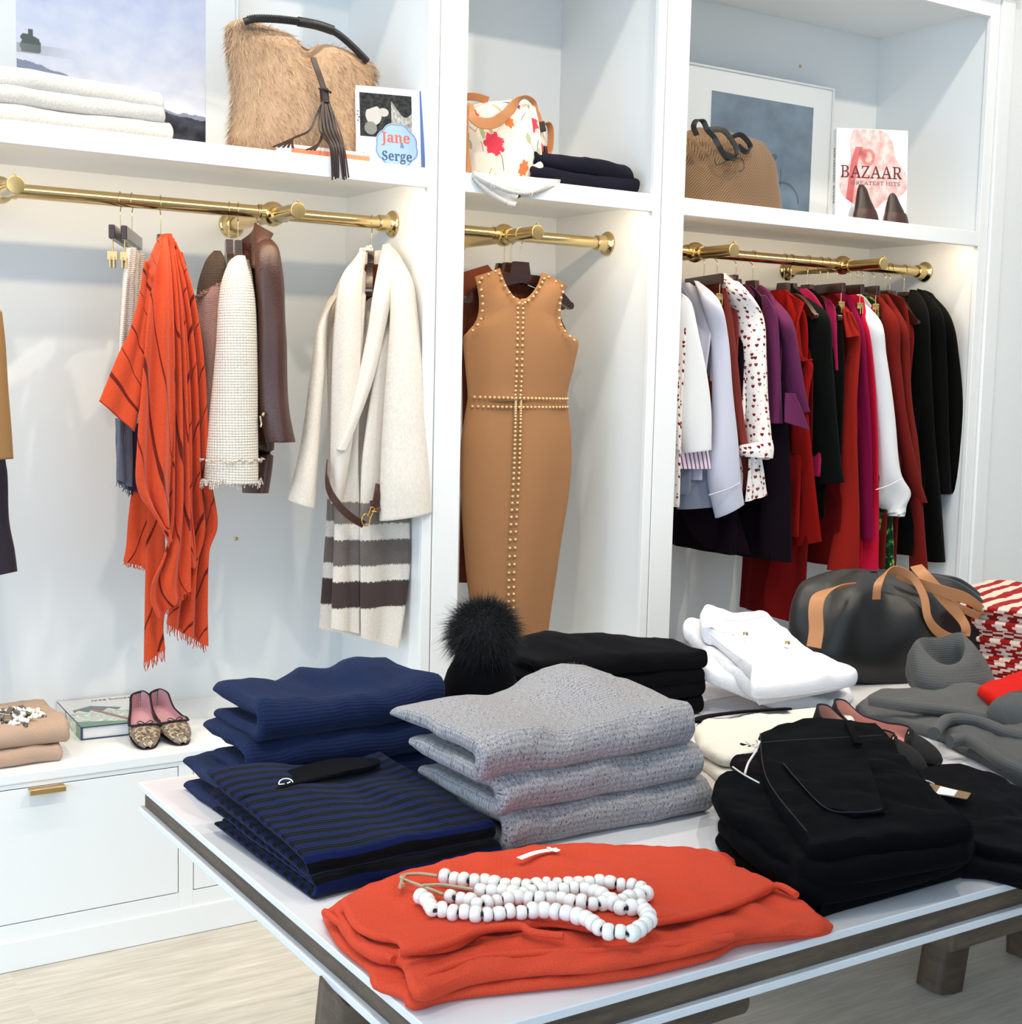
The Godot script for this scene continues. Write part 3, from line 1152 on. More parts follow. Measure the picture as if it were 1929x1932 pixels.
func bead_necklace() -> void:
	var a := [[V(.959,.822,1.829), V(.973,.822,1.851), V(.979,.822,1.862), V(.989,.822,1.874), V(1.004,.822,1.878), V(1.013,.822,1.893), V(1.025,.822,1.906), V(1.038,.822,1.916), V(1.048,.822,1.93), V(1.069,.822,1.931), V(1.08,.822,1.937), V(1.092,.822,1.943), V(1.105,.822,1.951), V(1.121,.822,1.953), V(1.135,.822,1.958), V(1.149,.822,1.964), V(1.161,.822,1.975), V(1.17,.822,1.985), V(1.179,.822,1.994), V(1.184,.822,2.009), V(1.184,.822,2.025), V(1.168,.822,2.03), V(1.155,.822,2.027), V(1.134,.822,2.033), V(1.118,.822,2.026), V(1.098,.822,2.028), V(1.084,.822,2.018), V(1.073,.822,2.005), V(1.067,.822,1.989), V(1.055,.822,1.98), V(1.038,.822,1.977), V(1.028,.822,1.967), V(1.017,.822,1.956), V(.999,.822,1.953), V(.984,.822,1.949), V(.967,.822,1.948), V(.951,.822,1.948), V(.948,.822,1.926), V(.936,.822,1.915), V(.928,.822,1.899)],
		[V(.976,.822,1.9), V(.988,.822,1.913), V(1.001,.822,1.92), V(1.011,.822,1.931), V(1.021,.822,1.945), V(1.039,.822,1.942), V(1.055,.822,1.946), V(1.069,.822,1.949), V(1.08,.822,1.96), V(1.097,.822,1.965), V(1.108,.822,1.976), V(1.119,.822,1.984), V(1.12,.822,2.014), V(1.117,.822,2.049), V(1.126,.822,2.061), V(1.143,.822,2.064), V(1.136,.822,2.086), V(1.124,.822,2.108), V(1.103,.822,2.12), V(1.078,.822,2.128), V(1.063,.822,2.118), V(1.051,.822,2.105), V(1.051,.822,2.081), V(1.051,.822,2.056), V(1.044,.822,2.042), V(1.034,.822,2.026), V(1.024,.822,2.014), V(1.011,.822,2.005), V(.996,.822,2.001), V(.982,.822,1.993), V(.967,.822,1.988), V(.951,.822,1.984), V(.935,.822,1.977), V(.923,.822,1.964), V(.911,.822,1.955), V(.901,.822,1.941), V(.888,.822,1.935), V(.896,.822,1.91), V(.897,.822,1.893), V(.894,.822,1.878)]]
	var o := thing("bead_necklace", "chunky white bead necklace in three rows on the orange jumper", "necklace", V(1.1, 0.81, 1.9))
	var bead := MB.new()
	lathe(bead, [Vector2(0.0032, 0.0066), Vector2(0.0052, 0.0075), Vector2(0.0085, 0.0068), Vector2(0.0105, 0.0042), Vector2(0.0112, 0.0), Vector2(0.0105, -0.0042), Vector2(0.0085, -0.0068), Vector2(0.0052, -0.0075), Vector2(0.0032, -0.0066), Vector2(0.0032, 0.0), Vector2(0.0032, 0.0066)], Transform3D(), 14)
	var mesh := bead.done()
	var rng := RandomNumberGenerator.new()
	rng.seed = 40
	for k in 2:
		var path := along(a[k], 2000)
		var total := 0.0
		for i in 2000:
			total += path[i].distance_to(path[i + 1])
		var n := int(total / 0.0158)
		for i in n:
			var f := (i + 0.5) / n
			var j := int(f * 2000)
			var b := MeshInstance3D.new()
			b.name = "bead"
			b.mesh = mesh
			b.material_override = M["bead ceramic"]
			var d := (path[mini(j + 20, 2000)] - path[maxi(j - 20, 0)]).normalized()
			d = (d + V(rng.randf() - 0.5, (rng.randf() - 0.5) * 0.4, rng.randf() - 0.5) * 0.25).normalized()
			var s := 0.9 + 0.22 * rng.randf()
			var x := d.cross(V(0.1, 1, 0.2)).normalized()
			b.transform = Transform3D(Basis(x * s, d * (0.85 + 0.3 * rng.randf()), x.cross(d) * s), path[j] + V(0, (rng.randf() - 0.5) * 0.003, 0) - o.position)
			o.add_child(b, true)
		var m := MB.new()
		tube(m, Array(along(a[k], 120)), 0.0028, 120, 6, -1, false)
		part("thread", m, M["bead hole"], o, "dark thread")
	var m := MB.new()
	for e: Array in [[V(.953,.824,1.832), V(.935,.824,1.812), V(.914,.824,1.806), V(.903,.824,1.818), V(.916,.824,1.863), V(.925,.824,1.899)], [V(.896,.826,1.829), V(.883,.826,1.848)], [V(.913,.827,1.861), V(.937,.827,1.872), V(.952,.827,1.89), V(.967,.827,1.909)], [V(.909,.825,1.813), V(.897,.825,1.827), V(.891,.825,1.843)]]:
		tube(m, e, 0.0027, 30, 7)
	part("twine_tie", m, M.twine, o, "twisted beige twine")


func bobble_hat() -> void:
	var o := thing("bobble_hat", "black knitted hat with a big black fur bobble standing behind the grey jumpers", "hat", V(1.433, 0.76, 1.15))
	var m := MB.new()
	var xf := Transform3D(Basis(), V(1.42, 0.76, 1.18))
	lathe(m, [Vector2(0.0, 0.245), Vector2(0.025, 0.24), Vector2(0.05, 0.222), Vector2(0.068, 0.19), Vector2(0.08, 0.15), Vector2(0.087, 0.1), Vector2(0.089, 0.05), Vector2(0.09, 0.0), Vector2(0.0, 0.0)], xf, 36)
	part("crown", m, M["black knit"], o)
	var c := V(1.425,1.028,1.18)
	m = MB.new()
	var rows := []
	lathe(m, [Vector2(0, 0.058), Vector2(0.03, 0.05), Vector2(0.05, 0.03), Vector2(0.06, 0), Vector2(0.05, -0.03), Vector2(0.03, -0.05), Vector2(0, -0.058)], Transform3D(Basis(), c), 20)
	var b := part("bobble", m, M["black fur"], o, "black fur bobble")
	m = MB.new()
	hairs(m, 13000, func(r: RandomNumberGenerator) -> Array:
		var d := V(r.randfn(), r.randfn(), r.randfn()).normalized()
		return [c + d * 0.04, d], 0.05, 0.0009, 12, 0.4, 1.0)
	tag(part("fur", m, M["black fur"], b), "", "", "", "stuff")


func white_jeans() -> void:
	var q := [[V(2.074,.9,1.029), V(2.134,.9,.988), V(2.38,.88,.947), V(2.582,.8,1.013), V(2.503,.8,1.174), V(2.295,.8,1.191), V(2.217,.8,1.174), V(2.121,.86,1.083)], [V(2.206,.93,.876), V(2.26,.93,.837), V(2.409,.93,.932), V(2.468,.87,1.084), V(2.476,.835,1.189), V(2.182,.835,1.214), V(2.158,.85,1.19), V(2.178,.9,.996)], [V(2.238,.965,.898), V(2.297,.97,.854), V(2.304,.965,.887), V(2.433,.955,.919), V(2.424,.935,1.009), V(2.409,.9,1.123), V(2.448,.865,1.22), V(2.404,.86,1.251), V(2.115,.865,1.253), V(2.161,.88,1.166), V(2.192,.94,1.006), V(2.177,.96,.977)]]
	for k in 3:
		var m := MB.new()
		layer(m, q[k], 0.038, 0.012, 0.012, {"n": 110, "rings": 22, "freq": 1.4})
		var o := lone("folded_jeans", m, M["white denim"], ["lowest folded white jeans of the stack beside the black bag", "middle folded white jeans of the stack beside the black bag", "top folded white jeans with its waistband turned away, beside the black bag"][k], "jeans", "white jeans stacked on the table")
		if k == 2:
			m = MB.new()
			for c: Vector3 in [V(2.242,.938,1.064), V(2.34,.915,1.107)]:
				lathe(m, [Vector2(0, 0.004), Vector2(0.006, 0.003), Vector2(0.007, -0.004)], Transform3D(Basis(), c), 12)
			part("rivet", m, M["steel wire"], o)
			m = MB.new()
			tube(m, [V(2.217,.966,.977), V(2.255,.958,1.002), V(2.355,.956,.989), V(2.407,.955,.958)], 0.0015, 24, 6)
			tube(m, [V(2.14,.945,1.047), V(2.153,.915,1.1), V(2.173,.885,1.153), V(2.127,.868,1.231)], 0.002, 30, 6)
			part("seam", m, M["white denim"], o)


func black_bag() -> void:
	var o := thing("handbag", "slouchy black leather bag with tan straps on the table beside white jeans", "bag", V(2.8, 0.76, 1.0))
	var m := MB.new()
	var z := 0.93
	loft(m, [
		[V(2.779,1.04,.9), V(3.073,1.014,.9), 0.02], [V(2.722,1.032,.9), V(3.152,.997,.92), 0.06], [V(2.634,1.014,.92), V(3.231,.95,.93), 0.10], [V(2.595,.979,.93), V(3.236,.904,.94), 0.125],
		[V(2.566,.94,.94), V(3.223,.86,.95), 0.13], [V(2.544,.887,.95), V(3.201,.81,.96), 0.13], [V(2.541,.833,.96), V(3.184,.759,.97), 0.125], [V(2.628,.773,.97), V(3.161,.717,.98), 0.12], [V(2.709,.746,.97), V(3.14,.702,.98), 0.11]],
		{"nv": 56, "seg": 90, "amp": 0.034, "folds": 8, "fade": 0.95, "rough": 0.05, "fx": 0.9, "fy": 0.8, "hem": false, "top": 0.5, "floor": 0.761})
	part("body", m, M["black leather"], o)
	m = MB.new()
	strap(m, [V(2.63,1.026,1.03), V(2.553,1.026,1.045), V(2.502,1.01,1.05), V(2.479,.98,1.06), V(2.469,.929,1.075), V(2.453,.889,1.085)], V(0.028, 0.012, 0.02), 0.004, 40)
	part("side_strap", m, M["tan leather"], o, "tan leather strap down the side")
	m = MB.new()
	strap(m, [V(2.697,.989,1.06), V(2.7,1.026,1.06), V(2.748,1.052,1.04), V(2.803,1.055,1.03), V(2.844,1.034,1.05), V(2.854,.99,1.08), V(2.851,.937,1.1), V(2.877,.901,1.11), V(2.92,.878,1.12), V(2.973,.876,1.12), V(2.981,.901,1.12), V(2.971,.935,1.1), V(2.927,.985,1.08), V(2.896,1.039,1.04), V(2.912,1.056,1)], V(0.028, 0, 0.012), 0.004, 110, [V(0.02, 0, 0.01), V(0.016, 0.01, 0.01), V(0.014, 0.02, 0.01), V(0.005, 0.022, 0.01), V(0.012, 0.012, 0.01), V(0.018, 0.006, 0.01), V(0.018, 0.006, 0.01), V(0.012, 0.02, 0.01), V(0, 0.026, 0.01), V(0.015, 0.018, 0.01), V(0.024, 0.008, 0.01), V(0.03, 0.012, 0.01), V(0.032, 0.014, 0.01), V(0.032, 0.014, 0.01), V(0.03, 0.01, 0.01)])
	part("handle", m, M["tan leather"], o, "tan leather looped handle")
	m = MB.new()
	strap(m, [V(2.838,1.036,1), V(2.865,1.021,1.05), V(2.925,.997,1.09), V(3,.976,1.1), V(3.064,.943,1.1), V(3.059,.924,1.1), V(2.991,.948,1.1), V(2.948,.971,1.09)], V(0, 0.03, 0.006), 0.004, 60, [V(0.0, 0.02, 0.01), V(0.0, 0.025, 0.01), V(0.005, 0.03, 0.01), V(0.01, 0.03, 0.005), V(0.01, 0.022, 0.005), V(0.012, 0.016, 0.01), V(0.01, 0.014, 0.01), V(0.006, 0.01, 0.01)])
	part("handle", m, M["tan leather"], o, "tan leather looped handle lying to the right")


func right_side_knits() -> void:
	# red and white striped jumpers
	for k in 4:
		var m := MB.new()
		fold(m, V(3.13 + 0.012 * (k % 2), 0.76 + 0.046 * k, 1.24), 0.3, 0.5, 0.34, 0.05, 2, {"seed": 171 + k, "jitter": 0.02, "rough": 0.01})
		lone("folded_jumper", m, M["candy knit"], ["lowest red and white striped jumper of the stack beyond the black bag", "second red and white striped jumper from the bottom, beyond the black bag", "third red and white striped jumper from the bottom, beyond the black bag", "top red and white striped jumper of the stack beyond the black bag"][k], "jumper", "red and white striped jumpers stacked on the table")
	# grey roll-neck
	var o := thing("roll_neck_jumper", "mid-grey roll-neck jumper spread out in front of the black bag", "jumper", V(2.5, 0.76, 1.4))
	var m := MB.new()
	layer(m, [V(2.44,.79,1.243), V(2.541,.79,1.197), V(2.589,.81,1.253), V(2.654,.82,1.296), V(2.676,.83,1.418), V(2.551,.83,1.638), V(2.343,.83,1.86), V(2.238,.78,1.933), V(2.267,.775,1.847), V(2.323,.775,1.728), V(2.378,.775,1.575), V(2.402,.775,1.519), V(2.413,.78,1.411), V(2.423,.78,1.306)], 0.03, 0.016, 0.012, {"n": 110, "rings": 24})
	part("body", m, M["felt grey knit"], o)
	m = MB.new()
	for e: Array in [[V(2.299,.81,1.596), V(2.417,.81,1.533), V(2.469,.81,1.57), V(2.444,.81,1.672), V(2.45,.81,1.747)], [V(2.308,.8,1.631), V(2.349,.8,1.653), V(2.274,.8,1.791), V(2.246,.8,1.897)], [V(2.407,.81,1.318), V(2.445,.81,1.412), V(2.493,.81,1.492), V(2.512,.81,1.592)]]:
		tube(m, e, 0.014, 40, 12)
	part("sleeve_fold", m, M["felt grey knit"], o)
	m = MB.new()
	var cb := V(2.734,.8,1.279)
	var rows := []
	var uvs := []
	for k in 17:
		var v := k / 16.0
		var row := PackedVector3Array()
		var uv := PackedVector2Array()
		for i in 49:
			var g := TAU * i / 48
			var near := 0.5 + 0.5 * cos(g - 2.2)   # 1 on the side towards the room
			var high := 0.125 - 0.055 * near * near + 0.008 * sin(g * 2 + 1)
			var up := sin(minf(v / 0.62, 1.0) * PI / 2) * high if v < 0.62 else high - (v - 0.62) / 0.38 * 0.10
			var wide := lerpf(0.115, 0.072, smoothstep(0, 0.62, v)) if v < 0.62 else lerpf(0.072, 0.052, smoothstep(0.62, 0.75, v))
			wide += 0.004 * sin(g * 3 + v * 4) + 0.012 * sin(PI * minf(v / 0.62, 1.0))
			var q := cb + V(cos(g) * wide - 0.05 * up, maxf(up, -0.03), sin(g) * wide * lerpf(0.85, 0.55, smoothstep(0, 0.62, v)) - 0.25 * up)
			q += V(cos(g), 0.3, sin(g)) * 0.02 * noise.get_noise_3d(q.x * 55, q.y * 55, q.z * 55)
			row.append(q if i < 48 else row[0])
			uv.append(Vector2(up, g * 0.08))
		rows.append(row)
		uvs.append(uv)
	m.grid(rows, uvs, true)
	part("roll_collar", m, M["felt grey knit"], o)
	# red scarf, grey beanie
	m = MB.new()
	layer(m, [V(2.611,.85,1.457), V(2.668,.85,1.424), V(2.797,.85,1.399), V(2.912,.85,1.39), V(2.812,.85,1.522), V(2.681,.85,1.575), V(2.664,.85,1.537), V(2.565,.85,1.584), V(2.562,.85,1.537)], 0.03, 0.016, 0.006)
	lone("folded_scarf", m, M["red felt"], "bright red knit lying on the grey roll-neck at the table's far right", "scarf")
	m = MB.new()
	loft(m, [[V(2.542,.87,1.6), V(2.645,.864,1.6), 0.02], [V(2.502,.851,1.6), V(2.705,.834,1.6), 0.05], [V(2.491,.817,1.6), V(2.729,.788,1.6), 0.07], [V(2.5,.774,1.6), V(2.734,.738,1.6), 0.08], [V(2.546,.732,1.6), V(2.739,.687,1.6), 0.075], [V(2.604,.699,1.6), V(2.722,.664,1.6), 0.06]], {"nv": 26, "seg": 40, "rough": 0.01, "hem": false, "top": 1, "floor": 0.775})
	lone("knitted_hat", m, M["felt grey knit"], "grey felted hat lying on the roll-neck jumper at the picture's right edge", "hat")


func cream_and_black() -> void:
	var q := [[V(1.695,.79,1.563), V(1.787,.79,1.427), V(2.022,.79,1.439), V(2.218,.79,1.494), V(2.062,.79,1.638), V(1.777,.79,1.72), V(1.67,.79,1.68)], [V(1.725,.815,1.515), V(1.807,.815,1.405), V(2.047,.815,1.412), V(2.198,.815,1.481), V(2.013,.815,1.625), V(1.838,.815,1.656), V(1.694,.815,1.637)], [V(1.724,.845,1.507), V(1.8,.845,1.402), V(1.883,.845,1.367), V(2.066,.845,1.39), V(2.17,.845,1.428), V(2.125,.845,1.532), V(1.894,.845,1.597), V(1.721,.845,1.606)]]
	for k in 3:
		var m := MB.new()
		layer(m, q[k], 0.03, 0.015, 0.01, {"n": 80})
		var o := lone("folded_cardigan", m, M["cream knit"], ["lowest cream cardigan of the small stack beside the grey jumpers", "middle cream cardigan of the small stack beside the grey jumpers", "top cream cardigan with a dark brown edging, beside the grey jumpers"][k], "cardigan", "cream cardigans stacked on the table")
		if k == 2:
			m = MB.new()
			strap(m, [V(1.802,.848,1.396), V(1.857,.848,1.372), V(1.942,.848,1.375), V(2.006,.848,1.388), V(2.062,.848,1.402)], V(0, 0.006, 0.03), 0.005, 40)
			part("edging", m, M["plum black knit"], o, "dark brown edging")
	for k in 2:
		var m := MB.new()
		layer(m, [[V(1.642,.8,1.647), V(1.763,.8,1.559), V(1.995,.8,1.466), V(2.205,.8,1.505), V(2.133,.8,1.629), V(1.76,.8,1.816), V(1.642,.8,1.752)], [V(1.727,.845,1.585), V(1.781,.845,1.546), V(1.885,.845,1.502), V(2.048,.845,1.502), V(2.122,.845,1.55), V(2.083,.845,1.629), V(1.816,.845,1.759), V(1.668,.845,1.736), V(1.693,.845,1.655)]][k], 0.034, 0.016, 0.012, {"n": 90})
		lone("folded_cardigan", m, M["plum black knit"], ["lower dark plum cardigan between the cream cardigans and the black jeans", "upper dark plum cardigan overlapping the cream cardigan, behind the black jeans"][k], "cardigan", "dark plum cardigans on the table")
	# black jeans
	var j := [[V(1.501,.785,1.815), V(1.531,.785,1.795), V(1.643,.785,1.832), V(1.964,.785,1.728), V(1.906,.785,1.976), V(1.793,.785,2.092), V(1.76,.785,2.112), V(1.468,.785,2.114), V(1.438,.785,2.116), V(1.46,.785,1.987), V(1.47,.785,1.89)], [V(1.506,.815,1.811), V(1.55,.815,1.787), V(1.744,.815,1.683), V(2.041,.815,1.683), V(1.901,.815,1.979), V(1.753,.815,2.123), V(1.445,.815,2.123), V(1.439,.815,2.041), V(1.463,.815,1.921)], [V(1.55,.84,1.743), V(1.619,.84,1.68), V(1.683,.84,1.677), V(1.825,.84,1.625), V(2.051,.84,1.659), V(1.875,.84,1.986), V(1.733,.84,2.137), V(1.696,.84,2.157), V(1.44,.84,2.118), V(1.455,.84,2.024), V(1.48,.84,1.926), V(1.498,.84,1.83)], [V(1.78,.865,1.61), V(1.858,.865,1.545), V(2.022,.865,1.527), V(2.101,.865,1.597), V(2.076,.865,1.651), V(1.928,.865,1.858), V(1.754,.865,2.117), V(1.714,.865,2.144), V(1.452,.865,2.097), V(1.474,.865,2.048), V(1.604,.865,1.829)]]
	for k in 4:
		var m := MB.new()
		layer(m, j[k], 0.033, 0.014, 0.012, {"n": 120, "rings": 24})
		var o := lone("folded_jeans", m, M["black denim"], ["lowest black jeans of the stack on the table's near right, on the white top", "second black jeans from the bottom of the stack on the table's near right", "third black jeans of the stack, its waist jutting out on the left", "top black jeans of the stack, its back pocket facing up"][k], "jeans", "black jeans stacked on the table")
		if k == 3:
			m = MB.new()
			layer(m, [V(1.696,.872,1.761), V(1.856,.872,1.816), V(1.751,.872,1.934), V(1.653,.872,2.041), V(1.593,.872,2.032), V(1.583,.872,1.973)], 0.006, 0.003, 0.006, {"sharp": true, "n": 90})
			part("back_pocket", m, M["black denim"], o)
			m = MB.new()
			for e: Array in [[V(1.758,.872,1.644), V(1.83,.872,1.661), V(1.936,.872,1.695), V(2.008,.872,1.716)], [V(1.688,.875,1.774), V(1.574,.875,1.982), V(1.595,.875,2.03), V(1.646,.875,2.04)], [V(1.803,.871,1.591), V(1.607,.871,1.819), V(1.47,.871,2.052)]]:
				tube(m, e, 0.0009, 40, 6)
			part("seam", m, M["gold thread"], o)
			m = MB.new()
			strap(m, [V(2.027,.872,1.608), V(1.941,.88,1.701), V(1.906,.875,1.747)], V(0.014, 0, 0), 0.005, 12)
			part("belt_loop", m, M["black denim"], o)
			m = MB.new()
			tube(m, [V(1.726,.885,1.664), V(1.712,.888,1.685), V(1.687,.88,1.704), V(1.648,.87,1.728), V(1.621,.86,1.749)], 0.0022, 24, 7)
			tube(m, [V(1.703,.885,1.66), V(1.689,.887,1.689), V(1.693,.886,1.699), V(1.716,.889,1.684)], 0.0015, 12, 6)
			tube(m, [V(1.64,.855,1.696), V(1.621,.857,1.745), V(1.608,.858,1.799)], 0.0015, 12, 6)
			part("tag_string", m, M["white string"], o, "white tag string")
	# black trousers with a swing tag
	var o := thing("folded_trousers", "black knit trousers spread at the table's right edge with a kraft swing tag", "trousers", V(2.0, 0.76, 1.9))
	var m := MB.new()
	layer(m, [V(1.954,.79,1.816), V(2.067,.79,1.732), V(2.187,.79,1.705), V(2.24,.79,1.754), V(2.191,.79,1.915), V(2.155,.79,2.031), V(1.803,.79,2.269), V(1.803,.79,2.198), V(1.787,.79,2.136), V(1.755,.79,2.1), V(1.801,.79,1.996)], 0.03, 0.014, 0.01, {"n": 90})
	part("leg", m, M["black knit"], o)
	m = MB.new()
	layer(m, [V(1.897,.808,1.919), V(2.089,.808,1.861), V(2.063,.808,2.009), V(2.019,.808,2.115), V(1.832,.808,2.238), V(1.842,.808,2.163), V(1.807,.808,2.088)], 0.02, 0.012, 0.01)
	part("leg", m, M["black knit"], o)
	m = MB.new()
	layer(m, [V(1.97,.822,1.864), V(1.99,.822,1.94), V(1.955,.822,1.959), V(1.92,.822,1.892)], 0.002, 0.0008, 0.0, {"sharp": true, "n": 40, "rings": 6})
	var s := part("swing_tag", m, M["kraft card"], o, "kraft card swing tag")
	m = MB.new()
	layer(m, [V(1.971,.823,1.887), V(1.978,.823,1.92), V(1.947,.823,1.938), V(1.927,.823,1.913)], 0.0012, 0.0004, 0.0, {"sharp": true, "n": 30, "rings": 6})
	part("sticker", m, M["white card"], s)
	m = MB.new()
	strap(m, [V(1.904,.85,1.848), V(1.885,.85,1.882), V(1.874,.85,1.898)], V(0.012, 0, 0.008), 0.003, 8)
	tube(m, [V(1.898,.846,1.867), V(1.871,.85,1.911), V(1.928,.84,1.89), V(1.963,.826,1.879)], 0.0015, 20, 6)
	tube(m, [V(1.89,.846,1.877), V(1.869,.846,1.916), V(1.924,.832,1.894)], 0.0015, 16, 6)
	part("tag_string", m, M["white string"], o, "white tag string")


func flat_shoe(called: String, label: String, category: String, group: String, xf: Transform3D, upper: Material, inner: Material, trim: Material, bow := true) -> Node3D:   # toe towards +z, heel at the origin
	var o := thing(called, label, category, Vector3.ZERO, group)
	o.transform = xf
	var L := 0.245
	var half := func(f: float) -> float: return lerpf(0.026, 0.040, smoothstep(0.05, 0.62, f)) * sqrt(maxf(0.0, 1 - pow(clampf((f - 0.55) / 0.455, 0, 1), 2.6))) * sqrt(clampf(f / 0.09, 0.0004, 1))
	var rim := func(f: float) -> float: return 0.05 - 0.031 * smoothstep(0.0, 0.3, f) + 0.009 * smoothstep(0.45, 0.62, f)
	var m := MB.new()
	var rows := []
	var uvs := []
	var n := 40
	for i in n + 1:
		var f := float(i) / n
		var w: float = half.call(f)
		var h: float = rim.call(f)
		var row := PackedVector3Array()
		var uv := PackedVector2Array()
		var open := f < 0.66
		for j in 25:
			var q := Vector3.ZERO
			var s := float(j) / 24
			if open:   # from the rim on one side, under the foot, to the rim on the other
				var g := PI * s
				var c := -cos(g)
				q = V(w * signf(c) * pow(absf(c), 0.5) * (0.9 + 0.1 * sin(g)), h * (1 - pow(sin(g), 0.35)), f * L)
			else:
				var g := TAU * s + PI / 2
				var top := 0.032 * sqrt(maxf(0.02, 1 - pow((f - 0.62) / 0.39, 2)))
				q = V(-w * cos(g), top * 0.5 + top * 0.5 * sin(g) * (1.0 if sin(g) > 0 else 0.95), f * L)
			row.append(q)
			uv.append(Vector2(s * 0.14, f * L))
		rows.append(row)
		uvs.append(uv)
	m.grid(rows, uvs)
	part("upper", m, upper, o)
	m = MB.new()
	rows = []
	uvs = []
	for i in 27:   # the lining inside the opening
		var f := 0.001 + 0.656 * i / 26.0
		var row := PackedVector3Array()
		var uv := PackedVector2Array()
		for j in 17:
			var g := PI * j / 16.0
			var c := -cos(g)
			row.append(V(half.call(f) * 0.94 * signf(c) * pow(absf(c), 0.5) * (0.9 + 0.1 * sin(g)), 0.003 + rim.call(f) * 0.97 * (1 - pow(sin(g), 0.35)), f * L + 0.002))
			uv.append(Vector2(j / 16.0 * 0.14, f * L))
		rows.append(row)
		uvs.append(uv)
	m.grid(rows, uvs)
	part("lining", m, inner, o)
	m = MB.new()
	var out := []
	for i in 21:
		var f := 0.03 + 0.66 * i / 20.0
		out.append(V(half.call(f) * 0.86, 0.006, f * L))
	for i in 21:
		var f := 0.69 - 0.66 * i / 20.0
		out.append(V(-half.call(f) * 0.86, 0.006, f * L))
	pad(m, out, 0.001, func(x: float, z: float) -> float: return 0.007, 0.002, {"n": 60, "rings": 8})
	part("insole", m, inner, o)
	m = MB.new()
	var edge := []
	for i in 17:
		var f := 0.66 - 0.655 * i / 16.0
		edge.append(V(half.call(f) * 0.97, rim.call(f), f * L))
	for i in range(1, 17):
		var f := 0.005 + 0.655 * i / 16.0
		edge.append(V(-half.call(f) * 0.97, rim.call(f), f * L))
	var vamp: float = half.call(0.66)
	edge.append(V(-vamp * 0.6, 0.031, 0.685 * L))
	edge.append(V(0, 0.0335, 0.695 * L))
	edge.append(V(vamp * 0.6, 0.031, 0.685 * L))
	edge.append(edge[0])
	tube(m, edge, 0.0028, 90, 7)
	part("binding", m, trim, o)
	if bow:
		m = MB.new()
		for s: float in [-1.0, 1.0]:
			tube(m, [V(0, 0.035, 0.69 * L), V(s * 0.012, 0.041, 0.675 * L), V(s * 0.02, 0.038, 0.69 * L), V(s * 0.01, 0.036, 0.70 * L), V(0, 0.035, 0.69 * L)], 0.0012, 20, 6)
		part("bow", m, trim, o)
	m = MB.new()
	var so := []
	for i in 25:
		var f := 0.005 + 0.985 * i / 24.0
		so.append(V(half.call(f) * 0.96, 0, f * L))
	for i in 25:
		var f := 0.99 - 0.985 * i / 24.0
		so.append(V(-half.call(f) * 0.96, 0, f * L))
	pad(m, so, -0.003, func(x: float, z: float) -> float: return 0.001, 0.002, {"n": 70, "rings": 8})
	part("sole", m, trim, o)
	return o


# ---- hanging clothes ----------------------------------------------------------------------------
func plate(m: MB, outline: PackedVector2Array, th: float, xf := Transform3D.IDENTITY) -> void:   # a flat shape cut from a board
	var ids := Geometry2D.triangulate_polygon(outline)
	var area := 0.0
	for i in outline.size():
		area += outline[i].cross(outline[(i + 1) % outline.size()])
	for side: float in [1.0, -1.0]:
		var first := m.p.size()
		for q in outline:
			m.vert(xf * V(q.x, q.y, side * th / 2), q, (xf.basis * V(0, 0, side)).normalized())
		for i in range(0, ids.size(), 3):
			var turn := (outline[ids[i + 1]] - outline[ids[i]]).cross(outline[ids[i + 2]] - outline[ids[i]])
			if turn * side < 0:
				m.tri(first + ids[i], first + ids[i + 1], first + ids[i + 2])
			else:
				m.tri(first + ids[i], first + ids[i + 2], first + ids[i + 1])
	for i in outline.size():
		var a := outline[i]
		var b := outline[(i + 1) % outline.size()]
		m.flat(xf * V(a.x, a.y, th / 2), xf * V(b.x, b.y, th / 2), xf * V(b.x, b.y, -th / 2), xf * V(a.x, a.y, -th / 2), a.distance_to(b), th)


func hook(m: MB, xf: Transform3D, r := 0.0215, stem := 0.06) -> void:   # a wire hook over a pole that runs along local z
	var pts := []
	for i in 13:
		var g := lerpf(-0.35, PI + 0.1, i / 12.0)
		pts.append(xf * V(cos(PI - g) * r, sin(g) * r, 0))
	pts.append(xf * V(r * 0.8, -0.018, 0))
	pts.append(xf * V(0, -0.034, 0))
	pts.append(xf * V(0, -0.034 - stem, 0))
	tube(m, pts, 0.0014, 60, 7)


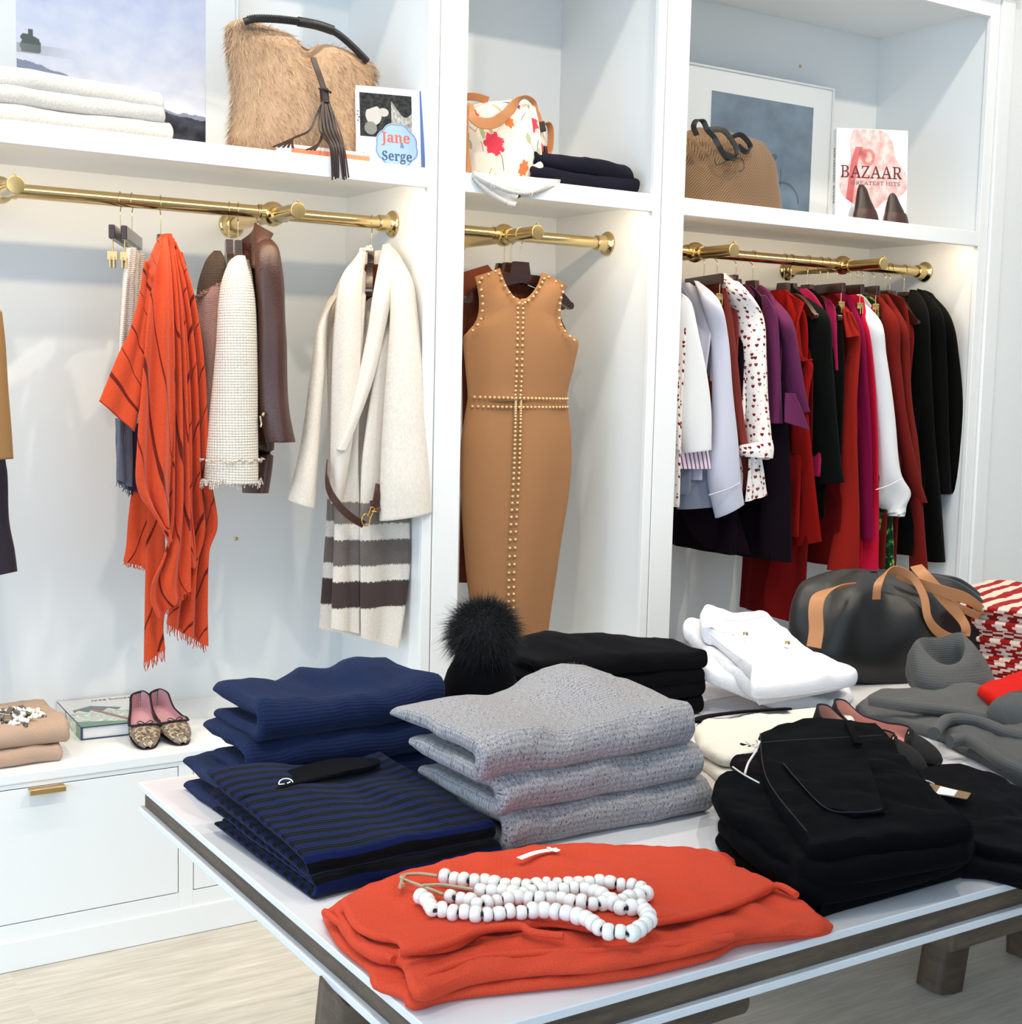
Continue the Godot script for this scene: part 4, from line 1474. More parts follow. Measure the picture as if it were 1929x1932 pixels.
func hanger(xf: Transform3D, label: String, group := "", half := 0.2) -> Node3D:   # wooden coat hanger; local x along its arms, local z along the pole
	var o := thing("coat_hanger", label, "hanger", Vector3.ZERO, group)
	o.transform = xf
	var m := MB.new()
	var out := PackedVector2Array()
	for i in 13:
		var f := i / 12.0
		out.append(Vector2(lerpf(0.034, half, f), -0.125 - 0.075 * pow(f, 1.5) + 0.012 * sin(PI * f)))
	for i in 7:
		var g := PI / 2 - PI * i / 6
		out.append(Vector2(half + cos(g) * 0.012, -0.212 + sin(g) * 0.012))
	for i in range(12, -1, -1):
		var f := i / 12.0
		out.append(Vector2(lerpf(0.0, half, f), -0.150 - 0.074 * pow(f, 1.35)))
	for i in range(1, 13):
		var f := i / 12.0
		out.append(Vector2(-lerpf(0.0, half, f), -0.150 - 0.074 * pow(f, 1.35)))
	for i in 7:
		var g := -PI / 2 - PI * i / 6
		out.append(Vector2(-half + cos(g) * 0.012, -0.212 + sin(g) * 0.012))
	for i in range(12, -1, -1):
		var f := i / 12.0
		out.append(Vector2(-lerpf(0.034, half, f), -0.125 - 0.075 * pow(f, 1.5) + 0.012 * sin(PI * f)))
	out.append(Vector2(-0.026, -0.085))
	out.append(Vector2(0.026, -0.085))
	plate(m, out, 0.02)
	part("arms", m, M["hanger wood"], o)
	m = MB.new()
	hook(m, Transform3D.IDENTITY)
	part("hook", m, M["steel wire"], o)
	return o


func clip_hanger(xf: Transform3D, label: String, group := "", half := 0.17) -> Node3D:
	var o := thing("clip_hanger", label, "hanger", Vector3.ZERO, group)
	o.transform = xf
	var m := MB.new()
	rbox(m, V(-half, -0.118, -0.008), V(half, -0.082, 0.008), 0.003)
	part("bar", m, M["hanger wood"], o)
	m = MB.new()
	hook(m, Transform3D.IDENTITY, 0.0215, 0.055)
	part("hook", m, M["steel wire"], o)
	for s: float in [-1.0, 1.0]:
		m = MB.new()
		tube(m, [V(s * half * 0.9, -0.112, 0), V(s * half * 0.9, -0.165, 0)], 0.0018, 1, 8, -1, false)
		rbox(m, V(s * half * 0.9 - 0.015, -0.192, 0.003), V(s * half * 0.9 + 0.015, -0.163, 0.007), 0.001)
		rbox(m, V(s * half * 0.9 - 0.015, -0.192, -0.007), V(s * half * 0.9 + 0.015, -0.163, -0.003), 0.001)
		rbox(m, V(s * half * 0.9 - 0.006, -0.172, -0.013), V(s * half * 0.9 + 0.006, -0.15, 0.013), 0.001)
		part("clip", m, M["brass face"], o)
	return o


func on_rod(x: float, z: float, swing := 0.0) -> Transform3D:   # hung on a rod that runs along x, arms pointing into the cabinet
	return Transform3D(Basis(Vector3.UP, PI / 2 + swing), V(x, 1.992, z))


func on_arm(x: float, z: float, swing := 0.0) -> Transform3D:   # hung on an arm that comes forward
	return Transform3D(Basis(Vector3.UP, swing), V(x, 1.985, z))


func clothes_materials() -> void:
	var rng := RandomNumberGenerator.new()
	rng.seed = 77
	M.poncho = paint(256, func(x: int, y: int) -> Color:
		var c := Color(0.80, 0.29, 0.16)
		for e: Array in [[30, 3.0], [92, 1.8], [150, 4.5], [205, 1.6]]:
			if absf(y - e[0]) < e[1]:
				c = Color(0.42, 0.12, 0.09)
		return c * (0.9 + 0.16 * rng.randf()))
	M.tweed = paint(128, func(x: int, y: int) -> Color:
		var gx := absf(sin(PI * x / 8.0))
		var gy := absf(sin(PI * y / 7.1))
		var c := Color(0.97, 0.93, 0.87) * (0.86 + 0.14 * gx * gy)
		if (gx < 0.35 and gy < 0.7 and rng.randf() < 0.75) or (gy < 0.3 and rng.randf() < 0.5):
			c = Color(0.62, 0.52, 0.42).lerp(c, rng.randf() * 0.7)
		return c)
	M.tweed_bump = paint(128, func(x: int, y: int) -> Color:
		var g := absf(sin(PI * x / 8.0)) * absf(sin(PI * y / 7.1)) * 0.7 + 0.3 * rng.randf()
		return Color(g, g, g))
	M.dark_tweed = paint(128, func(x: int, y: int) -> Color:
		var g := 0.28 + 0.3 * float((x / 2 + y / 2) % 4 == 0) + 0.12 * rng.randf()
		return Color(g, g * 0.95, g * 1.0))
	M.hearts = paint(512, func(x: int, y: int) -> Color: return Color(0.95, 0.93, 0.91))
	var im := Image.create(512, 512, false, Image.FORMAT_RGB8)
	im.fill(Color(0.95, 0.925, 0.90))
	for k in 168:
		var cx := (k % 13) * 39 + rng.randi() % 26
		var cy := (k / 13) * 39 + rng.randi() % 26
		var big := rng.randf() < 0.72
		var r := rng.randf_range(9, 12.5) if big else rng.randf_range(3, 5)
		var col := Color(0.5, 0.13, 0.15) if rng.randf() < 0.6 else Color(0.62, 0.3, 0.27)
		for dy in range(-14, 15):
			for dx in range(-14, 15):
				var u := dx / r
				var v := -dy / r + 0.25
				if pow(u * u + v * v - 0.6, 3) - u * u * v * v * v < 0:
					im.set_pixel(posmod(cx + dx, 512), posmod(cy + dy, 512), col.darkened(0.25 * rng.randf()))
		if big:
			for s in 22:
				im.set_pixel(posmod(cx + s / 3 + int(sin(s * 0.5) * 2), 512), posmod(cy - int(r) - s / 2, 512), Color(0.4, 0.3, 0.24))
	M.hearts = ImageTexture.create_from_image(im)
	M.shirt_lines = paint(64, func(x: int, y: int) -> Color: return Color(0.55, 0.28, 0.42) if x % 16 < 5 else Color(0.9, 0.87, 0.9))
	M.jungle = grain(0.03, 0, 1, 256, 9, 3)
	var jf := FastNoiseLite.new()
	jf.frequency = 0.03
	M.jungle = paint(128, func(x: int, y: int) -> Color:
		var g := jf.get_noise_2d(x * 1.5, y * 0.9)
		return Color(0.05, 0.16, 0.09) if g < 0.05 else (Color(0.55, 0.68, 0.32) if g > 0.28 else Color(0.12, 0.36, 0.2)))
	M.coat_bands = paint(512, func(x: int, y: int) -> Color:   # bands by height: bottom of the picture 0.45 m, top 2.0 m
		var h := lerpf(2.0, 0.45, y / 512.0)
		var c := Color(0.9, 0.86, 0.81)
		var e := 0.004 * rng.randf()
		if absf(h - 1.133) < 0.03 + e:
			c = Color(0.52, 0.48, 0.45)
		elif absf(h - 1.015) < 0.036 + e:
			c = Color(0.43, 0.39, 0.37)
		elif absf(h - 0.89) < 0.037 + e:
			c = Color(0.29, 0.24, 0.23)
		return c * (0.93 + 0.07 * rng.randf()))
	cloth("poncho wool", Color.WHITE, {"tex": M.poncho, "scale": 3.4, "relief": 0.02})
	cloth("cream tweed", Color.WHITE, {"tex": M.tweed, "bump": M.tweed_bump, "relief": 0.3, "scale": 7.5})
	cloth("mauve knit", Color(0.66, 0.5, 0.46), {"tex": M.fuzz, "bump": M.tweed_bump, "relief": 0.35, "scale": 12.0})
	cloth("taupe knit", Color(0.42, 0.35, 0.3), {"bump": M.tweed_bump, "relief": 0.3, "scale": 12.0})
	mat("brown leather", Color(0.29, 0.165, 0.125), 0.40, {"tex": M.fuzz, "bump": M.fuzz_bump, "relief": 0.05, "scale": 5.0})
	cloth("cream boiled wool", Color.WHITE, {"tex": M.coat_bands, "scale": 1.0})
	M["cream boiled wool"].heightmap_enabled = false
	cloth("cream wool", Color(0.9, 0.86, 0.81))
	cloth("camel wool", Color(0.66, 0.475, 0.325), {"relief": 0.015, "scale": 14.0})
	cloth("brown lining", Color(0.42, 0.22, 0.15), {"rim": 0.1})
	mat("stud brass", Color(0.82, 0.68, 0.5), 0.38, {"metal": 0.5})
	cloth("white scarf wool", Color(0.88, 0.84, 0.79), {"bump": M.tweed_bump, "relief": 0.2, "scale": 10.0})
	cloth("slate wool", Color(0.42, 0.43, 0.48))
	cloth("violet wool", Color(0.26, 0.22, 0.34))
	cloth("tan wool", Color(0.62, 0.47, 0.3))
	cloth("dark tweed", Color(0.5, 0.48, 0.52), {"tex": M.dark_tweed, "scale": 12.0})
	cloth("white cotton", Color(0.95, 0.95, 0.95), {"relief": 0.01})
	cloth("lavender cotton", Color(0.82, 0.82, 0.88), {"relief": 0.01})
	cloth("rose brown crepe", Color(0.5, 0.21, 0.19), {"relief": 0.02})
	cloth("heart print cotton", Color.WHITE, {"tex": M.hearts, "scale": 3.2, "relief": 0.01})
	cloth("lined cotton", Color.WHITE, {"tex": M.shirt_lines, "scale": 16.0, "relief": 0.01})
	cloth("blue grey chambray", Color(0.5, 0.53, 0.6), {"relief": 0.02})
	cloth("purple suede", Color(0.40, 0.17, 0.32))
	cloth("plum crepe", Color(0.085, 0.05, 0.085), {"rim": 0.15})
	cloth("scarlet wool", Color(0.55, 0.075, 0.065))
	cloth("deep red crepe", Color(0.40, 0.05, 0.055))
	cloth("green black wool", Color(0.055, 0.065, 0.06))
	cloth("pink crepe", Color(0.68, 0.14, 0.32))
	cloth("coral crepe", Color(0.58, 0.13, 0.10))
	cloth("magenta wool", Color(0.50, 0.06, 0.24))
	cloth("hot pink crepe", Color(0.78, 0.09, 0.22))
	cloth("jungle print", Color.WHITE, {"tex": M.jungle, "scale": 5.0})
	cloth("rust wool", Color(0.46, 0.12, 0.10))
	cloth("black wool", Color(0.045, 0.047, 0.042), {"rim": 0.3})
	mat("gold metal", Color(0.88, 0.7, 0.4), 0.2, {"metal": 1.0})


func fringe(m: MB, a: Vector3, b: Vector3, n: int, len: float, seed_ := 1) -> void:
	var rng := RandomNumberGenerator.new()
	rng.seed = seed_
	for i in n:
		var q := a.lerp(b, (i + rng.randf() * 0.5) / n)
		var l := len * (0.6 + 0.6 * rng.randf())
		tube(m, [q + V(0, 0.004, 0), q + V((rng.randf() - 0.5) * 0.006, -l * 0.5, 0), q + V((rng.randf() - 0.5) * 0.01, -l, (rng.randf() - 0.5) * 0.01)], 0.0016, 3, 5, 0.001)


func poncho() -> void:
	var o := thing("poncho", "orange wool poncho with thin dark stripes and fringed ends on a wooden hanger", "poncho", V(1.22, 1.0, -0.15))
	var P: Material = M["poncho wool"]
	var d := {"nu": 26, "nv": 60, "th": 0.007}
	var add := func(name_: String, l: Array, r: Array, e: Dictionary) -> void:
		var m := MB.new()
		var k := d.duplicate()
		k.merge(e, true)
		sheet(m, l, r, k)
		part(name_, m, P, o)
	add.call("wing", [V(1.184,1.89,-.1), V(1.166,1.876,-.08), V(1.124,1.822,-.02), V(1.113,1.808,-.02), V(1.1,1.726,-.02), V(1.075,1.636,-.02), V(1.046,1.576,-.02), V(.996,1.456,-.02)], [V(1.191,1.891,-.1), V(1.177,1.857,-.08), V(1.139,1.783,-.02), V(1.133,1.748,-.02), V(1.122,1.646,-.02), V(1.113,1.55,-.02), V(1.103,1.468,-.02), V(1.086,1.378,-.02)], {"amp": 0.004, "folds": 1.5, "turn": 0.0})
	add.call("front_panel", [V(1.184,1.893,-.1), V(1.141,1.797,-.04), V(1.116,1.673,-.01), V(1.106,1.564,-.01), V(1.094,1.441,-.01), V(1.087,1.331,-.01), V(1.085,1.255,-.01), V(1.099,1.209,-.01), V(1.124,1.175,-.01), V(1.152,1.132,-.01), V(1.176,1.088,-.01)], [V(1.201,1.898,-.1), V(1.192,1.8,-.04), V(1.189,1.676,-.01), V(1.191,1.538,-.01), V(1.19,1.399,-.01), V(1.184,1.288,-.01), V(1.179,1.218,-.01), V(1.178,1.176,-.01), V(1.178,1.133,-.01), V(1.178,1.105,-.01), V(1.178,1.085,-.01)], {"amp": 0.013, "folds": 1.7, "phase": 0.8, "turn": 1.9})
	add.call("front_panel", [V(1.206,1.9,-.12), V(1.199,1.788,-.07), V(1.195,1.649,-.045), V(1.196,1.482,-.045), V(1.193,1.285,-.045), V(1.188,1.115,-.045), V(1.163,1.031,-.045), V(1.137,.978,-.045), V(1.134,.925,-.045), V(1.154,.877,-.045)], [V(1.219,1.9,-.12), V(1.221,1.79,-.07), V(1.225,1.65,-.045), V(1.232,1.511,-.045), V(1.236,1.37,-.045), V(1.239,1.227,-.045), V(1.241,1.113,-.045), V(1.242,1.026,-.045), V(1.242,.983,-.045), V(1.243,.947,-.045)], {"amp": 0.013, "folds": 1.9, "phase": 2.0, "turn": 1.9})
	add.call("back_panel", [V(1.223,1.9,-.14), V(1.235,1.736,-.1), V(1.25,1.567,-.1), V(1.256,1.396,-.1), V(1.255,1.251,-.1), V(1.251,1.106,-.1), V(1.237,1.005,-.1), V(1.213,.919,-.1), V(1.199,.849,-.1)], [V(1.235,1.881,-.14), V(1.259,1.793,-.1), V(1.285,1.682,-.1), V(1.302,1.554,-.1), V(1.309,1.41,-.1), V(1.315,1.265,-.1), V(1.337,1.125,-.1), V(1.313,1.045,-.1), V(1.308,.897,-.1), V(1.31,.779,-.1)], {"amp": 0.017, "folds": 2.4, "phase": 0.3, "turn": 1.05})
	add.call("back_panel", [V(1.14,1.308,-.14), V(1.122,1.251,-.14), V(1.107,1.151,-.14), V(1.1,1.065,-.14), V(1.092,1.022,-.14)], [V(1.166,1.308,-.13), V(1.163,1.222,-.13), V(1.159,1.136,-.13), V(1.156,1.064,-.13), V(1.15,1.003,-.13)], {"amp": 0.004, "folds": 1.2, "turn": 1.25})
	add.call("back_panel", [V(1.153,1.166,-.12), V(1.147,1.065,-.12), V(1.145,.964,-.12), V(1.143,.847,-.12), V(1.141,.742,-.12)], [V(1.194,1.165,-.11), V(1.196,1.064,-.11), V(1.198,.977,-.11), V(1.195,.889,-.11), V(1.191,.833,-.11), V(1.196,.777,-.11)], {"amp": 0.005, "folds": 1.3, "turn": 1.25})
	add.call("back_panel", [V(1.247,1.866,-.16), V(1.277,1.74,-.16), V(1.304,1.597,-.16), V(1.322,1.452,-.16), V(1.33,1.304,-.16)], [V(1.266,1.857,-.17), V(1.298,1.741,-.17), V(1.326,1.612,-.17), V(1.344,1.451,-.17), V(1.347,1.304,-.17)], {"amp": 0.004, "folds": 1.2, "turn": 1.05})
	add.call("front_panel", [V(1.23,1.254,-.07), V(1.242,1.139,-.07), V(1.249,1.052,-.07), V(1.255,1.008,-.07)], [V(1.248,1.254,-.07), V(1.26,1.138,-.07), V(1.269,1.051,-.07), V(1.27,.995,-.07)], {"amp": 0.003, "folds": 1.0, "turn": 1.9})
	add.call("back_panel", [V(1.213,1.876,-.17), V(1.185,1.679,-.15), V(1.164,1.451,-.15), V(1.152,1.25,-.15), V(1.163,1.09,-.15)], [V(1.251,1.879,-.17), V(1.276,1.682,-.15), V(1.291,1.452,-.15), V(1.303,1.247,-.15), V(1.306,1.084,-.15)], {"amp": 0.003, "folds": 1.5, "turn": 1.05})
	var m := MB.new()
	fringe(m, V(1.141,.745,-.12), V(1.196,.777,-.11), 16, 0.03, 2)
	fringe(m, V(1.199,.851,-.1), V(1.31,.782,-.1), 30, 0.028, 3)
	fringe(m, V(1.092,1.022,-.14), V(1.15,1.006,-.13), 18, 0.012, 4)
	fringe(m, V(1.154,.878,-.045), V(1.243,.948,-.045), 26, 0.014, 5)
	part("fringe", m, P, o)
	hanger(on_rod(1.228, -0.235, -0.25), "wooden hanger that carries the orange poncho", "", 0.12)


func bay_one() -> void:
	poncho()
	# two long scarves on clip hangers
	for k in 2:
		var o := thing("scarf", ["pale woven scarf clipped on the hanger left of the poncho, outer one", "pale woven scarf with a violet end, clipped between its twin and the poncho"][k], "scarf", V(1.1, 1.0, -0.2))
		var m := MB.new()
		var x: float = [0.0, 15.0][k]
		if k == 0:
			sheet(m, [V(1.092,1.854,-.09), V(1.086,1.81,-.09), V(1.08,1.755,-.09), V(1.072,1.662,-.09), V(1.068,1.604,-.09), V(1.065,1.507,-.09), V(1.063,1.396,-.09), V(1.062,1.326,-.09), V(1.063,1.249,-.09)], [V(1.113,1.857,-.11), V(1.11,1.813,-.11), V(1.108,1.758,-.11), V(1.104,1.663,-.11), V(1.101,1.605,-.11), V(1.097,1.507,-.11), V(1.097,1.395,-.11), V(1.096,1.325,-.11), V(1.096,1.228,-.11)], {"amp": 0.004, "folds": 1.4, "th": 0.018, "nv": 50})
		else:
			sheet(m, [V(1.126,1.845,-.13), V(1.122,1.787,-.13), V(1.117,1.731,-.13), V(1.114,1.619,-.13), V(1.109,1.535,-.13), V(1.106,1.422,-.13), V(1.103,1.352,-.13), V(1.099,1.221,-.13)], [V(1.151,1.845,-.15), V(1.151,1.789,-.15), V(1.153,1.734,-.15), V(1.153,1.621,-.15), V(1.15,1.536,-.15), V(1.146,1.422,-.15), V(1.143,1.35,-.15), V(1.137,1.21,-.15)], {"amp": 0.004, "folds": 1.4, "phase": 1.0, "th": 0.018, "nv": 50})
		part("cloth", m, M["white scarf wool"], o)
		m = MB.new()
		if k == 0:
			sheet(m, [V(1.06,1.41,-.085), V(1.059,1.327,-.085), V(1.06,1.248,-.085)], [V(1.097,1.409,-.105), V(1.096,1.325,-.105), V(1.096,1.227,-.105)], {"amp": 0.004, "folds": 1.4, "th": 0.022})
			fringe(m, V(1.06,1.25,-.085), V(1.094,1.229,-.1), 14, 0.02, 8)
		else:
			sheet(m, [V(1.101,1.394,-.125), V(1.099,1.324,-.125), V(1.096,1.219,-.125)], [V(1.142,1.394,-.145), V(1.14,1.322,-.145), V(1.135,1.207,-.145)], {"amp": 0.004, "folds": 1.4, "th": 0.022})
			fringe(m, V(1.096,1.222,-.125), V(1.134,1.209,-.14), 14, 0.018, 9)
		part("end", m, [M["slate wool"], M["violet wool"]][k], o, ["grey end", "dark violet end"][k])
	clip_hanger(on_rod(1.117, -0.235, -0.42), "dark wooden clip hanger with the outer pale scarf")
	clip_hanger(on_rod(1.149, -0.235, -0.42), "dark wooden clip hanger with the inner pale scarf, next to the poncho")
	# clothes cut by the left edge of the picture
	var m := MB.new()
	loft(m, [[V(.7,1.711,-.15), V(.762,1.672,-.05), 0.03], [V(.686,1.592,-.15), V(.769,1.594,-.05), 0.04], [V(.678,1.486,-.15), V(.774,1.49,-.05), 0.045], [V(.67,1.393,-.15), V(.781,1.398,-.05), 0.045], [V(.668,1.303,-.15), V(.786,1.309,-.05), 0.045]], {"rough": 0.006})
	lone("scarf", m, M["tan wool"], "tan wool cloth hanging at the picture's left edge, above a dark tweed one", "scarf")
	m = MB.new()
	loft(m, [[V(.74,1.608,-.3), V(.79,1.609,-.2), 0.03], [V(.736,1.331,-.3), V(.797,1.333,-.2), 0.035], [V(.734,1.247,-.3), V(.804,1.253,-.2), 0.04], [V(.733,1.135,-.3), V(.804,1.139,-.2), 0.045], [V(.731,1.05,-.3), V(.816,1.058,-.2), 0.05], [V(.73,.968,-.3), V(.823,1.001,-.2), 0.05]], {"rough": 0.008})
	lone("skirt", m, M["dark tweed"], "dark tweed skirt hanging at the picture's left edge below the tan cloth", "skirt")
	clip_hanger(on_rod(0.66, -0.235), "wooden clip hanger just outside the picture on the left")
	# taupe and mauve knit
	var o := thing("knit_top", "mauve and taupe bouclé knit hanging between the poncho and the tweed jacket", "top", V(1.4, 1.1, -0.2))
	m = MB.new()
	loft(m, [[V(1.37,1.872,-.2), V(1.37,1.869,-.16), 0.01], [V(1.353,1.845,-.22), V(1.383,1.844,-.16), 0.02], [V(1.342,1.802,-.24), V(1.386,1.801,-.16), 0.028], [V(1.338,1.761,-.25), V(1.386,1.745,-.16), 0.03], [V(1.342,1.717,-.25), V(1.386,1.658,-.16), 0.03], [V(1.351,1.628,-.25), V(1.383,1.541,-.16), 0.03], [V(1.361,1.389,-.25), V(1.384,1.304,-.16), 0.03]], {"rough": 0.01, "fx": 3.0, "fy": 3.0})
	part("back", m, M["taupe knit"], o, "taupe brown knit")
	m = MB.new()
	loft(m, [[V(1.342,1.764,-.14), V(1.353,1.77,-.1), 0.012], [V(1.31,1.742,-.16), V(1.354,1.742,-.1), 0.02], [V(1.298,1.72,-.17), V(1.354,1.713,-.1), 0.022], [V(1.303,1.684,-.17), V(1.351,1.656,-.1), 0.024], [V(1.317,1.641,-.16), V(1.345,1.569,-.1), 0.024], [V(1.331,1.569,-.15), V(1.342,1.511,-.1), 0.024], [V(1.325,1.437,-.15), V(1.337,1.41,-.1), 0.026], [V(1.32,1.349,-.15), V(1.334,1.337,-.1), 0.026], [V(1.322,1.296,-.15), V(1.331,1.288,-.1), 0.024]], {"rough": 0.008, "fx": 4.0, "fy": 4.0})
	part("front", m, M["mauve knit"], o)
	m = MB.new()
	var rng := RandomNumberGenerator.new()
	rng.seed = 4
	for e: Array in [[V(1.303,1.741,-.14), V(1.288,1.717,-.14), V(1.292,1.683,-.14), V(1.31,1.637,-.14), V(1.327,1.569,-.14)], [V(1.299,1.74,-.13), V(1.326,1.753,-.13), V(1.362,1.772,-.13)], [V(1.327,1.569,-.14), V(1.322,1.438,-.14), V(1.316,1.321,-.14), V(1.315,1.291,-.14)]]:
		for q in along(e, 40):
			var a: Vector3 = q + V(rng.randf() - 0.5, rng.randf() - 0.5, rng.randf() - 0.5) * 0.006
			tube(m, [a, a + V(-0.008 - 0.008 * rng.randf(), (rng.randf() - 0.5) * 0.012, 0.006), a + V(-0.004, (rng.randf() - 0.5) * 0.012, 0.012)], 0.0018, 4, 5)
	part("looped_edge", m, M["mauve knit"], o)
	hanger(on_rod(1.425, -0.235, -0.3), "dark hanger half hidden behind the tweed jacket's shoulder", "", 0.11)
	# cream tweed jacket
	o = thing("tweed_jacket", "cream tweed jacket with frayed cuffs hanging next to the brown leather jacket", "jacket", V(1.45, 1.15, -0.15))
	m = MB.new()
	loft(m, [[V(1.411,1.858,-.13), V(1.418,1.856,-.1), 0.012], [V(1.38,1.836,-.12), V(1.419,1.83,-.08), 0.03], [V(1.352,1.779,-.11), V(1.432,1.785,-.07), 0.048], [V(1.339,1.712,-.1), V(1.438,1.716,-.06), 0.055], [V(1.333,1.612,-.1), V(1.439,1.615,-.05), 0.058], [V(1.324,1.511,-.1), V(1.441,1.514,-.05), 0.058], [V(1.314,1.41,-.1), V(1.441,1.412,-.05), 0.058], [V(1.305,1.323,-.1), V(1.442,1.325,-.05), 0.057], [V(1.302,1.25,-.1), V(1.442,1.244,-.05), 0.055], [V(1.303,1.237,-.1), V(1.44,1.232,-.05), 0.055]], {"nv": 70, "seg": 44, "rough": 0.006})
	part("sleeve", m, M["cream tweed"], o)
	m = MB.new()
	loft(m, [[V(1.444,1.855,-.24), V(1.448,1.851,-.16), 0.02], [V(1.42,1.751,-.28), V(1.47,1.75,-.16), 0.03], [V(1.42,1.54,-.3), V(1.477,1.543,-.16), 0.035], [V(1.424,1.233,-.3), V(1.463,1.235,-.16), 0.035]], {"rough": 0.004})
	part("body", m, M["cream tweed"], o)
	m = MB.new()
	for i in 90:
		var f := i / 90.0
		var g := TAU * f
		var c := V(1.372,1.239,-.075)
		var q := c + V(cos(g) * 0.085, 0.004 + 0.004 * sin(g * 7), sin(g) * 0.05)
		tube(m, [q, q + V((rng.randf() - 0.5) * 0.012, -0.010 - 0.012 * rng.randf(), (rng.randf() - 0.5) * 0.012)], 0.0018, 2, 5)
	part("frayed_cuff", m, M["cream tweed"], o)
	m = MB.new()
	for i in 60:
		var g := TAU * i / 60.0
		var c := V(1.373,1.293,-.075)
		var q := c + V(cos(g) * 0.0855, 0.004 + 0.003 * sin(g * 9), sin(g) * 0.058)
		tube(m, [q, q + V((rng.randf() - 0.5) * 0.016, (rng.randf() - 0.5) * 0.01, 0.006)], 0.0024, 2, 5)
	part("frayed_band", m, M["cream tweed"], o)
	hanger(on_rod(1.452, -0.235, -0.3), "wooden hanger carrying the cream tweed jacket", "", 0.11)
	# brown leather jacket
	o = thing("leather_jacket", "dark brown leather biker jacket with its collar turned up, right of the tweed jacket", "jacket", V(1.55, 1.2, -0.15))
	m = MB.new()
	loft(m, [[V(1.479,1.907,-.13), V(1.49,1.905,-.1), 0.015], [V(1.466,1.879,-.12), V(1.497,1.881,-.07), 0.032], [V(1.455,1.826,-.1), V(1.502,1.834,-.05), 0.042], [V(1.458,1.747,-.1), V(1.508,1.747,-.04), 0.045], [V(1.462,1.631,-.1), V(1.508,1.632,-.03), 0.045], [V(1.463,1.513,-.1), V(1.507,1.515,-.03), 0.043], [V(1.468,1.425,-.09), V(1.511,1.428,-.02), 0.04], [V(1.49,1.345,-.08), V(1.517,1.347,-.01), 0.038]], {"nv": 60, "seg": 40, "amp": 0.0025, "folds": 4, "rough": 0.01, "fx": 2.0, "fy": 1.6})
	part("sleeve", m, M["brown leather"], o)
	m = MB.new()
	loft(m, [[V(1.483,1.888,-.24), V(1.507,1.884,-.16), 0.03], [V(1.497,1.756,-.3), V(1.519,1.751,-.14), 0.035], [V(1.498,1.541,-.3), V(1.519,1.544,-.13), 0.035], [V(1.502,1.309,-.3), V(1.503,1.32,-.12), 0.035], [V(1.509,1.184,-.3), V(1.479,1.198,-.11), 0.032]], {"rough": 0.008})
	part("body", m, M["brown leather"], o)
	m = MB.new()
	sheet(m, [V(1.472,1.952,-.16), V(1.454,1.911,-.13), V(1.445,1.862,-.11), V(1.446,1.821,-.1)], [V(1.511,1.921,-.12), V(1.483,1.89,-.09), V(1.463,1.861,-.075), V(1.443,1.814,-.07)], {"th": 0.008, "nu": 14, "nv": 24, "belly": 0.01})
	sheet(m, [V(1.463,1.907,-.24), V(1.452,1.87,-.22), V(1.449,1.839,-.2)], [V(1.484,1.951,-.18), V(1.476,1.904,-.16), V(1.465,1.836,-.14)], {"th": 0.008, "nu": 14, "nv": 20, "belly": -0.012})
	part("collar", m, M["brown leather"], o)
	m = MB.new()
	tube(m, [V(1.438,1.419,-.03), V(1.439,1.399,-.025), V(1.435,1.39,-.02)], 0.003, 6, 6)
	lathe(m, [Vector2(0, 0.006), Vector2(0.005, 0.004), Vector2(0.005, -0.004), Vector2(0, -0.006)], Transform3D(Basis(), V(1.447,1.423,-.03)), 10)
	part("zip_pull", m, M["steel wire"], o, "silver zip pull")
	m = MB.new()
	tube(m, [V(1.439,1.818,-.045), V(1.454,1.826,-.045), V(1.472,1.826,-.045), V(1.491,1.817,-.045), V(1.507,1.802,-.045)], 0.0022, 24, 6)
	part("seam", m, M["brown leather"], o)
	hanger(on_rod(1.512, -0.235, -0.15), "hanger hidden in the brown leather jacket, only its hook showing", "", 0.10)
	cream_coat()


